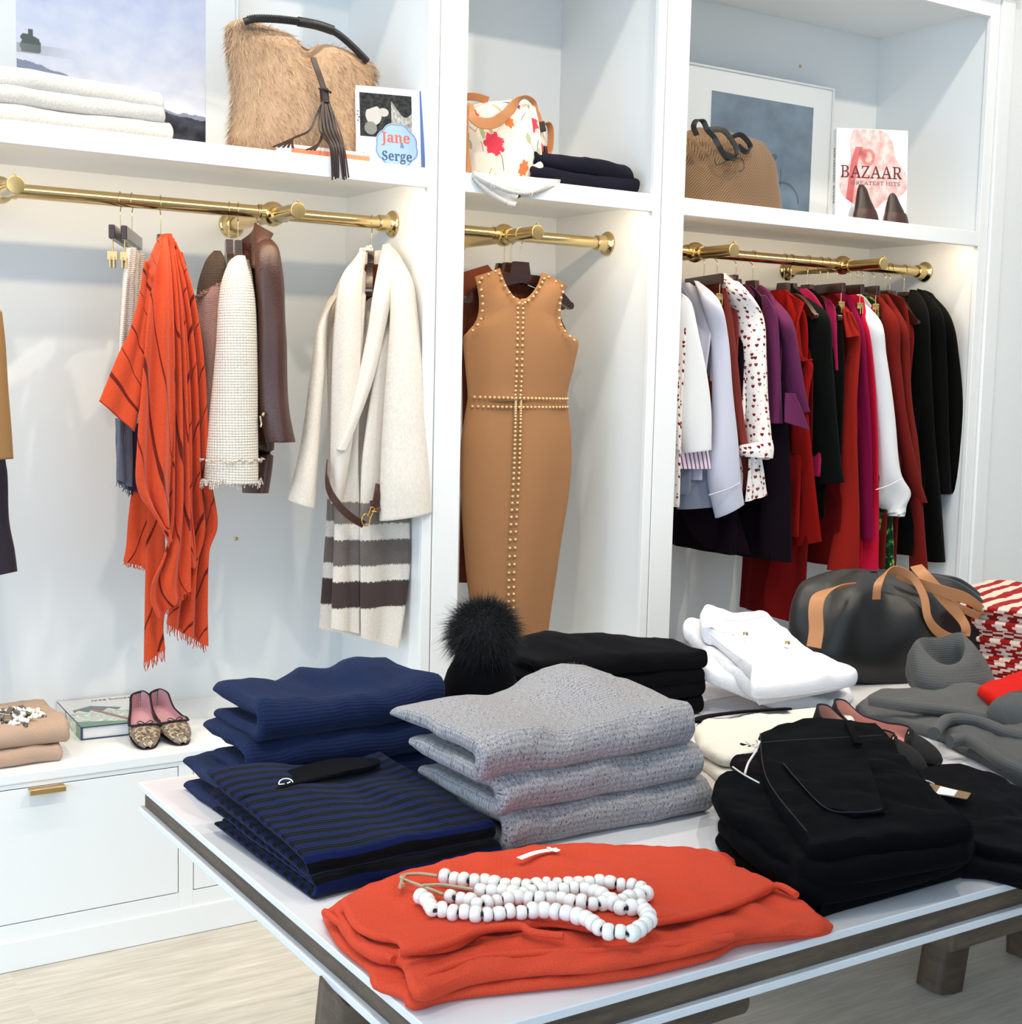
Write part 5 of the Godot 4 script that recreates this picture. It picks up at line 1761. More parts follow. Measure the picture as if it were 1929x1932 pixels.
func cream_coat() -> void:
	var o := thing("wool_coat", "long cream wool coat with grey and brown stripes near the hem and a leather belt", "coat", V(1.8, 0.75, -0.15))
	var W: Material = M["cream boiled wool"]
	var by_height := func(a: MB) -> void:
		for i in a.p.size():
			a.t[i] = Vector2(a.p[i].x + a.p[i].z, (2.0 - a.p[i].y) / 1.55)
	var m := MB.new()   # back and far side
	loft(m, [[V(1.84,1.898,-.26), V(1.916,1.912,-.2), 0.02], [V(1.772,1.799,-.26), V(1.979,1.807,-.18), 0.03], [V(1.735,1.672,-.25), V(1.987,1.681,-.17), 0.035], [V(1.736,1.326,-.24), V(1.982,1.329,-.16), 0.04], [V(1.735,1.135,-.24), V(1.983,1.102,-.16), 0.045], [V(1.721,.976,-.23), V(1.975,.948,-.15), 0.05], [V(1.715,.864,-.23), V(1.97,.809,-.15), 0.05], [V(1.709,.773,-.23), V(1.938,.737,-.15), 0.05]], {"nv": 60, "seg": 48, "amp": 0.004, "folds": 5, "rough": 0.008})
	by_height.call(m)
	part("back", m, W, o)
	m = MB.new()   # left front, crossing over
	sheet(m, [V(1.806,1.86,-.19), V(1.724,1.761,-.13), V(1.702,1.578,-.13), V(1.702,1.333,-.13), V(1.711,1.115,-.13), V(1.709,.958,-.13), V(1.704,.791,-.13)], [V(1.833,1.83,-.18), V(1.794,1.703,-.12), V(1.785,1.519,-.12), V(1.779,1.332,-.12), V(1.789,1.113,-.12), V(1.792,.955,-.12), V(1.793,.769,-.12)], {"th": 0.012, "amp": 0.005, "folds": 1.2, "nv": 70})
	by_height.call(m)
	part("front_panel", m, W, o)
	m = MB.new()   # right front
	sheet(m, [V(1.89,1.802,-.16), V(1.834,1.643,-.1), V(1.808,1.488,-.1), V(1.783,1.303,-.1), V(1.778,1.147,-.1), V(1.78,.99,-.1), V(1.785,.762,-.1)], [V(1.956,1.805,-.15), V(1.933,1.646,-.09), V(1.937,1.459,-.09), V(1.937,1.27,-.09), V(1.936,1.11,-.09), V(1.939,.953,-.09), V(1.908,.721,-.09)], {"th": 0.013, "amp": 0.008, "folds": 1.1, "phase": 1.0, "nv": 70})
	by_height.call(m)
	part("front_panel", m, W, o)
	m = MB.new()   # shawl collar, left and right
	sheet(m, [V(1.842,1.916,-.2), V(1.775,1.868,-.14), V(1.719,1.806,-.12), V(1.7,1.669,-.12), V(1.694,1.486,-.12), V(1.694,1.302,-.12), V(1.701,1.163,-.125)], [V(1.838,1.912,-.2), V(1.792,1.856,-.13), V(1.773,1.778,-.1), V(1.773,1.641,-.1), V(1.767,1.488,-.1), V(1.742,1.303,-.1), V(1.723,1.162,-.12)], {"th": 0.014, "nu": 22, "nv": 50, "belly": 0.02})
	sheet(m, [V(1.895,1.919,-.2), V(1.841,1.859,-.12), V(1.814,1.765,-.1), V(1.796,1.642,-.1), V(1.76,1.488,-.1), V(1.715,1.319,-.1)], [V(1.909,1.924,-.2), V(1.893,1.874,-.12), V(1.864,1.789,-.08), V(1.84,1.674,-.08), V(1.801,1.519,-.08), V(1.722,1.32,-.08)], {"th": 0.014, "nu": 22, "nv": 50, "belly": 0.018})
	for i in m.p.size():
		m.t[i] = Vector2(m.p[i].x, (2.0 - maxf(m.p[i].y, 1.3)) / 1.55)
	part("shawl_collar", m, W, o)
	m = MB.new()   # near sleeve
	loft(m, [[V(1.909,1.92,-.2), V(1.916,1.917,-.18), 0.01], [V(1.884,1.877,-.13), V(1.907,1.868,-.1), 0.03], [V(1.876,1.798,-.1), V(1.913,1.798,-.05), 0.045], [V(1.863,1.675,-.09), V(1.93,1.676,-.04), 0.05], [V(1.846,1.52,-.08), V(1.944,1.523,-.03), 0.05], [V(1.833,1.35,-.07), V(1.952,1.352,-.02), 0.05], [V(1.824,1.227,-.06), V(1.96,1.228,-.01), 0.05], [V(1.823,1.113,-.06), V(1.97,1.136,-.01), 0.05]], {"nv": 60, "seg": 40, "rough": 0.006, "amp": 0.002, "folds": 3})
	for i in m.p.size():
		m.t[i] = Vector2(m.p[i].x, 0.1 + 0.4 * fposmod(m.p[i].y, 1.0))
	part("sleeve", m, W, o)
	m = MB.new()   # far sleeve
	loft(m, [[V(1.726,1.764,-.2), V(1.75,1.771,-.2), 0.015], [V(1.692,1.716,-.19), V(1.718,1.72,-.18), 0.03], [V(1.666,1.65,-.18), V(1.699,1.651,-.16), 0.035], [V(1.647,1.546,-.17), V(1.69,1.547,-.15), 0.038], [V(1.626,1.408,-.16), V(1.672,1.409,-.14), 0.038], [V(1.601,1.286,-.15), V(1.657,1.287,-.13), 0.036], [V(1.565,1.175,-.14), V(1.642,1.149,-.12), 0.036]], {"nv": 50, "seg": 36, "rough": 0.005})
	for i in m.p.size():
		m.t[i] = Vector2(m.p[i].x, 0.1 + 0.4 * fposmod(m.p[i].y, 1.0))
	part("sleeve", m, W, o)
	m = MB.new()   # inside of the neck
	sheet(m, [V(1.836,1.863,-.2), V(1.83,1.8,-.2), V(1.826,1.706,-.2), V(1.823,1.612,-.2)], [V(1.876,1.865,-.19), V(1.867,1.802,-.19), V(1.854,1.707,-.19), V(1.841,1.613,-.19)], {"th": 0.006, "nu": 8, "nv": 10})
	part("lining", m, M["brown lining"], o, "brown lining inside the neck")
	m = MB.new()
	strap(m, [V(1.681,1.284,-.12), V(1.666,1.244,-.09), V(1.671,1.199,-.075), V(1.697,1.156,-.06), V(1.73,1.125,-.05), V(1.765,1.105,-.045)], V(0, 0.022, 0.006), 0.004, 40)
	strap(m, [V(1.806,1.173,-.06), V(1.805,1.151,-.05), V(1.79,1.143,-.04)], V(0.03, 0, 0.006), 0.004, 10)
	strap(m, [V(1.8,1.138,-.05), V(1.81,1.189,-.05), V(1.821,1.219,-.06)], V(0.024, 0.0, 0.0), 0.004, 12)
	var belt := part("belt", m, M["brown leather"], o, "dark brown leather belt with gold clasp")
	m = MB.new()
	var ring := []
	for i in 15:
		var g := TAU * i / 14
		ring.append(V(1.769,1.119,-.04) + V(cos(g) * 0.013, sin(g) * 0.017, 0))
	tube(m, ring, 0.0022, 40, 7)
	tube(m, [V(1.771,1.13,-.036), V(1.779,1.145,-.036), V(1.784,1.156,-.036), V(1.794,1.149,-.036), V(1.786,1.134,-.036), V(1.778,1.116,-.036)], 0.0022, 20, 7)
	tube(m, [V(1.783,1.144,-.034), V(1.804,1.141,-.034)], 0.002, 3, 6)
	part("clasp", m, M["gold metal"], belt, "gold clasp")
	hanger(Transform3D(Basis(Vector3.UP, 1.05), V(1.874, 1.992, -0.235)), "dark wooden hanger inside the cream striped coat", "", 0.11)


func camel_dress() -> void:
	var o := thing("studded_dress", "sleeveless camel wool dress studded along its seams, hanging in the middle cabinet", "dress", V(2.3, 0.7, -0.12))
	var C: Material = M["camel wool"]
	var rows := [[V(2.152,1.479,-.12), V(2.517,1.476,-.12), 0.05], [V(2.149,1.453,-.12), V(2.52,1.453,-.12), 0.053], [V(2.142,1.411,-.12), V(2.528,1.412,-.12), 0.057], [V(2.132,1.346,-.12), V(2.538,1.343,-.12), 0.062], [V(2.13,1.272,-.12), V(2.539,1.266,-.12), 0.064], [V(2.132,1.182,-.12), V(2.531,1.171,-.12), 0.064], [V(2.142,1.067,-.12), V(2.512,1.051,-.12), 0.062], [V(2.157,.933,-.12), V(2.492,.913,-.12), 0.06], [V(2.175,.815,-.12), V(2.475,.792,-.12), 0.058], [V(2.19,.685,-.12), V(2.46,.673,-.12), 0.056]]
	var m := MB.new()
	loft(m, rows, {"nv": 90, "seg": 64, "amp": 0.0035, "folds": 5, "phase": 0.6, "rough": 0.004, "top": 0.6})
	part("skirt", m, C, o)
	var mid := [V(2.313,1.776,-.088), V(2.309,1.724,-.08), V(2.305,1.659,-.073), V(2.303,1.577,-.07), V(2.302,1.512,-.071), V(2.298,1.466,-.069)]
	m = MB.new()
	sheet(m, [V(2.263,1.874,-.13), V(2.268,1.841,-.115), V(2.277,1.81,-.1), V(2.294,1.787,-.092)] + mid, [V(2.177,1.842,-.135), V(2.178,1.808,-.12), V(2.182,1.767,-.115), V(2.179,1.727,-.115), V(2.165,1.696,-.115), V(2.143,1.673,-.115), V(2.131,1.65,-.12), V(2.14,1.573,-.12), V(2.149,1.508,-.12), V(2.152,1.465,-.12)], {"th": 0.008, "nu": 24, "nv": 60, "belly": 0.014})
	sheet(m, [V(2.419,1.869,-.13), V(2.398,1.835,-.115), V(2.367,1.804,-.1), V(2.339,1.784,-.092)] + mid, [V(2.52,1.831,-.135), V(2.494,1.806,-.12), V(2.486,1.765,-.115), V(2.487,1.724,-.115), V(2.502,1.696,-.115), V(2.528,1.671,-.115), V(2.561,1.656,-.12), V(2.547,1.582,-.12), V(2.528,1.514,-.12), V(2.518,1.463,-.12)], {"th": 0.008, "nu": 24, "nv": 60, "belly": 0.014})
	part("bodice", m, C, o)
	m = MB.new()
	sheet(m, [V(2.291,1.87,-.18), V(2.253,1.814,-.18), V(2.23,1.723,-.18), V(2.192,1.623,-.18), V(2.192,1.463,-.18)], [V(2.455,1.863,-.18), V(2.508,1.819,-.18), V(2.532,1.735,-.18), V(2.579,1.634,-.18), V(2.555,1.467,-.18)], {"th": 0.008, "nu": 24, "nv": 30})
	part("lining", m, M["brown lining"], o, "dark brown inside of the back")
	m = MB.new()
	rbox(m, V(-0.018, -0.009, -0.001), V(0.018, 0.009, 0.001), 0.0005, Transform3D(Basis(Vector3.BACK, -0.25), V(2.398,1.832,-.145)))
	part("neck_label", m, M["white card"], o, "white neck label")
	# studs
	m = MB.new()
	var dome := func(q: Vector3) -> void:
		lathe(m, [Vector2(0.0005, 0.0052), Vector2(0.003, 0.0042), Vector2(0.0052, 0.0016), Vector2(0.0056, -0.003)], Transform3D(Basis(V(1, 0, 0), V(0, 0, 1), V(0, -1, 0)), q), 8)
	var ls := []
	var rs := []
	var ts := []
	for r: Array in rows:
		ls.append(r[0])
		rs.append(r[1])
		ts.append(V(r[2], 0, 0))
	for side: float in [-1.0, 1.0]:
		for i in 45:   # two columns down the middle of the skirt
			var f := lerpf(0.06, 0.98, i / 44.0)
			var a := spline(ls, f)
			var b := spline(rs, f)
			dome.call((a + b) / 2 + V(side * 0.0095 - 0.62 * spline(ts, f).x, 0, spline(ts, f).x * 0.985 + 0.0035))
		for i in 19:   # up to the neck
			dome.call(spline(mid, lerpf(0.06, 0.95, i / 18.0)) + V(side * 0.0095, 0, 0.005))
	for k in 2:
		for i in 25:
			var u := lerpf(-0.95, 0.95, i / 24.0)
			var a := spline(ls, lerpf(0.02, 0.13, float(k)))
			var b := spline(rs, lerpf(0.02, 0.13, float(k)))
			dome.call((a + b) / 2 + (b - a) / 2 * u + V(0, 0, spline(ts, lerpf(0.02, 0.13, float(k))).x * sqrt(1 - u * u) + lerpf(0.010, 0.004, float(k))))
	for e: Array in [[V(2.251,1.863,-.125), V(2.254,1.835,-.105), V(2.264,1.806,-.092), V(2.282,1.783,-.083), V(2.302,1.765,-.074), V(2.335,1.775,-.083), V(2.368,1.797,-.092), V(2.396,1.827,-.105), V(2.427,1.859,-.125)], [V(2.251,1.867,-.125), V(2.21,1.849,-.12), V(2.176,1.831,-.12)], [V(2.178,1.832,-.12), V(2.179,1.799,-.105), V(2.176,1.758,-.09), V(2.172,1.718,-.09), V(2.157,1.692,-.09), V(2.133,1.669,-.09)], [V(2.426,1.862,-.125), V(2.46,1.844,-.12), V(2.498,1.823,-.12)], [V(2.494,1.819,-.12), V(2.474,1.789,-.105), V(2.459,1.747,-.09), V(2.462,1.717,-.09), V(2.479,1.691,-.09), V(2.506,1.669,-.09), V(2.532,1.653,-.09)]]:
		var len := 0.0
		var pts := along(e, 60)
		for i in 60:
			len += pts[i].distance_to(pts[i + 1])
		var n := int(len / 0.0215)
		for i in n:
			dome.call(pts[int((i + 0.5) * 60 / n)] + V(0, 0, 0.008))
	var st := part("studs", m, M["stud brass"], o, "small metal studs")
	tag(st, "", "", "", "stuff")
	hanger(on_arm(2.353, -0.15, 0.06), "brown wooden hanger carrying the studded camel dress")
	for k in 2:
		hanger(on_arm(2.353, [-0.205, -0.245][k], [0.02, -0.1][k]), ["brown wooden hanger just behind the dress's hanger", "brown wooden hanger furthest back behind the studded dress"][k])
	m = MB.new()
	loft(m, [[V(2.156,1.856,-.18), V(2.255,1.888,-.18), 0.01], [V(2.146,1.784,-.18), V(2.336,1.793,-.18), 0.015], [V(2.157,1.655,-.18), V(2.38,1.662,-.18), 0.016], [V(2.167,1.392,-.18), V(2.408,1.392,-.18), 0.016], [V(2.166,.89,-.18), V(2.444,.873,-.18), 0.016]], {"rough": 0.006})
	lone("brown_dress", m, M["brown lining"], "dark brown dress mostly hidden behind the studded camel dress", "dress")


# one garment on the crowded rack: its sleeve or front edge as left and right points, its body reaching back into the cabinet
func rack(called: String, label: String, category: String, mat_: Material, left: Array, right: Array, th: float, hem: Vector3, o := {}) -> Node3D:
	var t := thing(called, label, category, V(hem.x, hem.y, -0.26), o.get("group", ""))
	var m := MB.new()
	var rows := []
	for i in left.size():
		var f := i / (left.size() - 1.0)
		rows.append([left[i], right[i], th * (0.3 if i == 0 else 1.0), th * (0.3 if i == 0 else 1.0)])
	loft(m, rows, {"nv": 46, "seg": 32, "amp": o.get("amp", 0.003), "folds": 3, "phase": hem.x * 9, "rough": o.get("rough", 0.008), "face": V(-0.6, 0, 0.8)})
	part(o.get("front", "sleeve"), m, mat_, t)
	var top: float = o.get("top", 1.85)
	var x: float = hem.x
	var dx: float = o.get("lean", 0.0)
	var zf: float = o.get("zf", -0.10)
	m = MB.new()
	loft(m, [[V(x - dx, top + 0.04, -0.30), V(x - dx, top + 0.04, -0.22), 0.01], [V(x - dx, top, -0.42), V(x - dx, top, zf - 0.06), 0.018], [V(x - dx, top - 0.1, -0.45), V(x - dx, top - 0.1, zf), 0.02], [V(x, (top + hem.y) / 2, -0.44), V(x, (top + hem.y) / 2, zf), 0.02], [V(x, hem.y, -0.45), V(x, hem.y, zf), 0.024]], {"nv": 40, "seg": 48, "amp": 0.005, "folds": 7, "phase": x * 5, "rough": 0.006, "face": V(-1, 0, 0)})
	part("body", m, o.get("body_mat", mat_), t)
	return t


func rack_clothes() -> void:
	var C := M
	# left to right
	rack("print_shirt", "sprig-printed shirt at the rack's far left, only its edge and hem in view", "shirt", C["heart print cotton"], [V(2.923,1.715,-.1), V(2.933,1.503,-.1), V(2.942,1.306,-.1)], [V(2.901,1.713,-.05), V(2.928,1.504,-.05), V(2.942,1.309,-.05)], 0.01, V(2.95, 1.115, 0), {"zf": -0.06})
	rack("white_blouse", "white blouse with turned-back cuff, leftmost of the pale tops on the rack", "blouse", C["white cotton"], [V(2.926,1.841,-.11), V(2.928,1.785,-.11), V(2.938,1.68,-.11), V(2.949,1.538,-.11), V(2.959,1.413,-.11), V(3.002,1.294,-.11)], [V(2.909,1.831,-.05), V(2.965,1.799,-.05), V(3.007,1.682,-.05), V(3.046,1.559,-.05), V(3.071,1.434,-.05), V(3.077,1.307,-.05)], 0.03, V(2.99, 1.45, 0), {})
	var t := rack("striped_shirt", "plum and white striped shirt below the white blouse's cuff", "shirt", C["lined cotton"], [V(2.969,1.574,-.12), V(2.976,1.431,-.12), V(2.984,1.241,-.12)], [V(3.024,1.576,-.08), V(3.059,1.433,-.08), V(3.102,1.24,-.08)], 0.014, V(2.975, 1.24, 0), {})
	rack("chambray_shirt", "blue-grey chambray shirt hanging below the striped shirt's hem", "shirt", C["blue grey chambray"], [V(2.999,1.538,-.16), V(3.014,1.302,-.16), V(3.029,1.095,-.16)], [V(3.078,1.54,-.12), V(3.119,1.303,-.12), V(3.148,1.102,-.12)], 0.014, V(3.03, 1.15, 0), {})
	t = rack("lavender_shirt", "pale lavender shirt whose long cuffed sleeve hangs before the heart-print blouse", "shirt", C["lavender cotton"], [V(3.101,1.887,-.2), V(3.1,1.83,-.15), V(3.131,1.686,-.12), V(3.126,1.505,-.11), V(3.116,1.341,-.1), V(3.113,1.212,-.1), V(3.161,1.067,-.1)], [V(3.108,1.883,-.18), V(3.085,1.805,-.05), V(3.127,1.686,-.05), V(3.162,1.507,-.05), V(3.193,1.343,-.05), V(3.215,1.205,-.05), V(3.239,1.115,-.05)], 0.03, V(3.08, 1.2, 0), {"lean": -0.02, "top": 1.84})
	var m := MB.new()
	sheet(m, [V(3.107,1.869,-.2), V(3.106,1.796,-.2), V(3.119,1.723,-.2), V(3.151,1.651,-.2), V(3.184,1.578,-.2)], [V(3.097,1.85,-.11), V(3.124,1.794,-.11), V(3.129,1.686,-.11), V(3.129,1.596,-.11), V(3.129,1.541,-.11)], {"th": 0.008, "amp": 0.006, "folds": 2})
	part("shoulder", m, C["lavender cotton"], t)
	m = MB.new()
	tube(m, [V(3.078,1.153,-.05), V(3.1,1.163,-.03), V(3.146,1.178,-.02), V(3.2,1.194,-.03)], 0.0025, 16, 6)
	part("cuff_seam", m, C["lavender cotton"], t)
	rack("rose_dress", "narrow rose-brown crepe dress between the lavender shirt and the heart-print blouse", "dress", C["rose brown crepe"], [V(3.167,1.86,-.13), V(3.186,1.761,-.13), V(3.209,1.616,-.13), V(3.243,1.431,-.13), V(3.28,1.282,-.13), V(3.298,1.146,-.13)], [V(3.156,1.858,-.09), V(3.185,1.76,-.09), V(3.212,1.616,-.09), V(3.249,1.433,-.09), V(3.284,1.284,-.09), V(3.31,1.171,-.09)], 0.014, V(3.22, 1.16, 0), {"front": "front"})
	t = rack("heart_print_blouse", "cream blouse printed with small dark red hearts, sleeve cuff turned back", "blouse", C["heart print cotton"], [V(3.225,1.92,-.2), V(3.217,1.863,-.17), V(3.249,1.765,-.17), V(3.28,1.599,-.17), V(3.307,1.468,-.17), V(3.333,1.343,-.17), V(3.321,1.286,-.17), V(3.363,1.267,-.17)], [V(3.237,1.916,-.18), V(3.202,1.855,-.05), V(3.29,1.764,-.05), V(3.313,1.619,-.05), V(3.334,1.472,-.05), V(3.353,1.353,-.05), V(3.367,1.286,-.05), V(3.327,1.271,-.05)], 0.034, V(3.27, 1.155, 0), {"top": 1.86})
	m = MB.new()
	loft(m, [[V(3.238,1.319,-.08), V(3.335,1.34,-.02), 0.035], [V(3.232,1.299,-.08), V(3.342,1.31,-.02), 0.04], [V(3.245,1.282,-.08), V(3.339,1.277,-.02), 0.038]], {"nv": 10, "rough": 0.008})
	sheet(m, [V(3.27,1.286,-.07), V(3.269,1.211,-.07), V(3.264,1.122,-.07)], [V(3.321,1.286,-.06), V(3.34,1.211,-.06), V(3.359,1.143,-.06)], {"th": 0.006, "amp": 0.004, "folds": 2})
	part("cuff", m, C["heart print cotton"], t)
	rack("purple_jacket", "purple suede jacket nearer the heart-print blouse, left of its wider twin", "jacket", C["purple suede"], [V(3.355,1.848,-.13), V(3.374,1.769,-.13), V(3.393,1.62,-.13), V(3.409,1.47,-.13), V(3.416,1.394,-.13)], [V(3.31,1.84,-.06), V(3.362,1.76,-.06), V(3.385,1.62,-.06), V(3.401,1.472,-.06), V(3.406,1.397,-.06)], 0.022, V(3.38, 1.37, 0), {})
	t = rack("purple_jacket", "purple suede jacket with a flared notched cuff, right of its twin", "jacket", C["purple suede"], [V(3.426,1.855,-.18), V(3.453,1.792,-.15), V(3.48,1.679,-.15), V(3.499,1.547,-.15), V(3.511,1.432,-.15), V(3.515,1.401,-.15)], [V(3.433,1.851,-.16), V(3.4,1.757,-.05), V(3.449,1.667,-.05), V(3.489,1.556,-.05), V(3.52,1.481,-.05), V(3.541,1.439,-.05)], 0.03, V(3.44, 1.36, 0), {})
	m = MB.new()
	sheet(m, [V(3.403,1.506,-.04), V(3.399,1.454,-.035), V(3.397,1.404,-.03)], [V(3.432,1.503,-.02), V(3.467,1.44,-.015), V(3.497,1.377,-.01)], {"th": 0.01, "nu": 12, "nv": 12})
	part("cuff", m, C["purple suede"], t)
	rack("plum_dress", "long dark plum crepe dress whose hem spreads behind the pale shirts", "dress", C["plum crepe"], [V(3.383,1.545,-.14), V(3.395,1.394,-.14), V(3.4,1.203,-.14), V(3.406,1.011,-.14), V(3.412,.904,-.14)], [V(3.431,1.547,-.08), V(3.461,1.396,-.08), V(3.482,1.206,-.08), V(3.499,1.014,-.08), V(3.512,.893,-.08)], 0.02, V(3.44, 0.9, 0), {"front": "front", "lean": 0.06})
	rack("black_skirt", "black-plum skirt whose hem shows under the printed shirts on the left", "skirt", C["plum crepe"], [V(3.076,1.093,-.2), V(3.128,1.016,-.2), V(3.205,.944,-.2)], [V(3.285,1.128,-.16), V(3.342,1.012,-.16), V(3.383,.921,-.16)], 0.016, V(3.25, 0.93, 0), {"front": "front", "top": 1.75})
	t = rack("red_dress", "sleeveless scarlet wool dress with wide armhole in the middle of the rack", "dress", C["scarlet wool"], [V(3.539,1.862,-.2), V(3.53,1.777,-.17), V(3.558,1.663,-.17), V(3.579,1.586,-.17), V(3.53,1.394,-.13), V(3.586,1.197,-.17), V(3.602,.932,-.17)], [V(3.546,1.854,-.18), V(3.518,1.775,-.12), V(3.528,1.633,-.1), V(3.545,1.606,-.06), V(3.535,1.473,-.06), V(3.576,1.244,-.06), V(3.642,.967,-.06)], 0.02, V(3.56, 0.98, 0), {"front": "front", "top": 1.84})
	m = MB.new()
	sheet(m, [V(3.545,1.862,-.19), V(3.548,1.816,-.18), V(3.55,1.729,-.16)], [V(3.532,1.83,-.1), V(3.514,1.789,-.1), V(3.502,1.717,-.1)], {"th": 0.008, "nu": 10, "nv": 12, "belly": 0.004})
	part("shoulder", m, C["scarlet wool"], t)
	m = MB.new()
	tube(m, [V(3.522,1.827,-.09), V(3.486,1.754,-.08), V(3.477,1.688,-.07), V(3.484,1.638,-.055), V(3.506,1.622,-.045), V(3.527,1.624,-.04)], 0.004, 30, 7)
	part("armhole_binding", m, C["scarlet wool"], t)
	t = rack("black_cardigan", "green-black wool cardigan right of the scarlet dress", "cardigan", C["green black wool"], [V(3.629,1.859,-.2), V(3.621,1.78,-.16), V(3.647,1.627,-.16), V(3.654,1.432,-.16), V(3.669,1.275,-.16), V(3.676,1.164,-.16)], [V(3.642,1.847,-.18), V(3.596,1.777,-.05), V(3.624,1.626,-.05), V(3.662,1.455,-.05), V(3.7,1.282,-.05), V(3.729,1.182,-.05)], 0.034, V(3.6, 1.17, 0), {})
	rack("red_skirt", "long deep red skirt, its hem the lowest on the rack beside the white jeans", "skirt", C["deep red crepe"], [V(3.563,.998,-.2), V(3.516,.881,-.2), V(3.495,.783,-.2), V(3.496,.684,-.2)], [V(3.598,1.003,-.14), V(3.624,.883,-.14), V(3.637,.763,-.14), V(3.639,.642,-.14)], 0.018, V(3.61, 0.665, 0), {"front": "front", "lean": 0.02, "top": 1.7})
	rack("pink_blouse", "thin bright pink blouse tucked behind the green-black cardigan's shoulder", "blouse", C["pink crepe"], [V(3.652,1.845,-.12), V(3.665,1.8,-.12), V(3.682,1.705,-.12), V(3.706,1.589,-.12)], [V(3.638,1.843,-.08), V(3.673,1.8,-.08), V(3.685,1.705,-.08), V(3.698,1.59,-.08)], 0.012, V(3.66, 1.2, 0), {"front": "front"})
	rack("black_dress", "narrow black dress between the pink top and the coral dress", "dress", C["black wool"], [V(3.667,1.789,-.11), V(3.683,1.705,-.11), V(3.698,1.551,-.11), V(3.72,1.395,-.11), V(3.738,1.277,-.11)], [V(3.682,1.826,-.07), V(3.707,1.705,-.07), V(3.717,1.552,-.07), V(3.722,1.397,-.07), V(3.724,1.28,-.07)], 0.014, V(3.69, 1.05, 0), {"front": "front"})
	t = rack("coral_dress", "coral red dress with a small ruffled shoulder, left of the magenta coat", "dress", C["coral crepe"], [V(3.781,1.837,-.16), V(3.771,1.766,-.13), V(3.794,1.67,-.13), V(3.782,1.512,-.13), V(3.776,1.355,-.13), V(3.781,1.196,-.13), V(3.778,1.036,-.13), V(3.748,.845,-.13)], [V(3.782,1.833,-.14), V(3.751,1.772,-.06), V(3.781,1.708,-.06), V(3.775,1.514,-.06), V(3.785,1.358,-.06), V(3.802,1.201,-.06), V(3.824,1.042,-.06), V(3.843,.849,-.06)], 0.018, V(3.78, 0.86, 0), {"front": "front", "body_mat": C["deep red crepe"]})
	m = MB.new()
	sheet(m, [V(3.73,1.818,-.1), V(3.719,1.763,-.08), V(3.715,1.709,-.06)], [V(3.733,1.798,-.06), V(3.753,1.754,-.05), V(3.767,1.718,-.04)], {"th": 0.006, "nu": 10, "nv": 10, "amp": 0.005, "folds": 2, "top": 1.0})
	part("ruffle", m, C["coral crepe"], t)
	rack("magenta_coat", "magenta wool coat beside the hot pink dress", "coat", C["magenta wool"], [V(3.823,1.856,-.18), V(3.821,1.749,-.14), V(3.849,1.592,-.14), V(3.868,1.394,-.14), V(3.888,1.193,-.14), V(3.913,.953,-.14)], [V(3.84,1.864,-.16), V(3.792,1.746,-.06), V(3.827,1.554,-.06), V(3.855,1.397,-.06), V(3.881,1.199,-.06), V(3.9,.963,-.06)], 0.018, V(3.84, 1.0, 0), {"front": "front"})
	rack("pink_dress", "hot pink crepe dress right of the magenta coat, longer than it", "dress", C["hot pink crepe"], [V(3.868,1.873,-.16), V(3.85,1.75,-.12), V(3.898,1.554,-.12), V(3.935,1.355,-.12), V(3.955,1.153,-.12), V(3.926,.991,-.12), V(3.902,.834,-.12)], [V(3.881,1.865,-.14), V(3.836,1.748,-.07), V(3.877,1.554,-.07), V(3.903,1.357,-.07), V(3.923,1.158,-.07), V(3.952,.996,-.07), V(3.964,.833,-.07)], 0.014, V(3.9, 0.85, 0), {"front": "front"})
	t = rack("white_shirt", "white long-sleeved shirt among the red clothes, its cuff flaring out", "shirt", C["white cotton"], [V(3.881,1.846,-.16), V(3.871,1.77,-.13), V(3.902,1.653,-.13), V(3.937,1.514,-.13), V(3.963,1.354,-.13), V(3.975,1.192,-.13), V(3.988,1.09,-.13), V(4.086,1.031,-.13)], [V(3.882,1.846,-.14), V(3.863,1.768,-.04), V(3.894,1.653,-.04), V(3.928,1.536,-.04), V(3.967,1.398,-.04), V(4.015,1.218,-.04), V(4.081,1.128,-.04), V(4.013,1.049,-.04)], 0.032, V(3.93, 1.2, 0), {})
	m = MB.new()
	tube(m, [V(3.907,1.149,-.06), V(3.936,1.165,-.03), V(4.003,1.192,-.02)], 0.0022, 14, 6)
	part("cuff_seam", m, C["white cotton"], t)
	rack("jungle_dress", "dress with a green leaf print, peeping out below the white cuff", "dress", C["jungle print"], [V(3.966,1.475,-.13), V(3.995,1.192,-.13), V(4.013,.986,-.13), V(4.031,.821,-.13)], [V(3.991,1.476,-.09), V(4.023,1.194,-.09), V(4.05,.989,-.09), V(4.069,.824,-.09)], 0.012, V(3.97, 0.84, 0), {"front": "front"})
	rack("rust_coat", "rust-red wool coat directly right of the white shirt", "coat", C["rust wool"], [V(3.986,1.876,-.18), V(3.984,1.775,-.14), V(4.012,1.636,-.14), V(4.047,1.475,-.14), V(4.094,1.312,-.14), V(4.153,1.167,-.14), V(4.202,1.082,-.14)], [V(3.993,1.871,-.16), V(3.958,1.784,-.05), V(3.98,1.635,-.05), V(4.021,1.478,-.05), V(4.075,1.317,-.05), V(4.133,1.174,-.05), V(4.176,1.091,-.05)], 0.028, V(4.02, 0.84, 0), {})
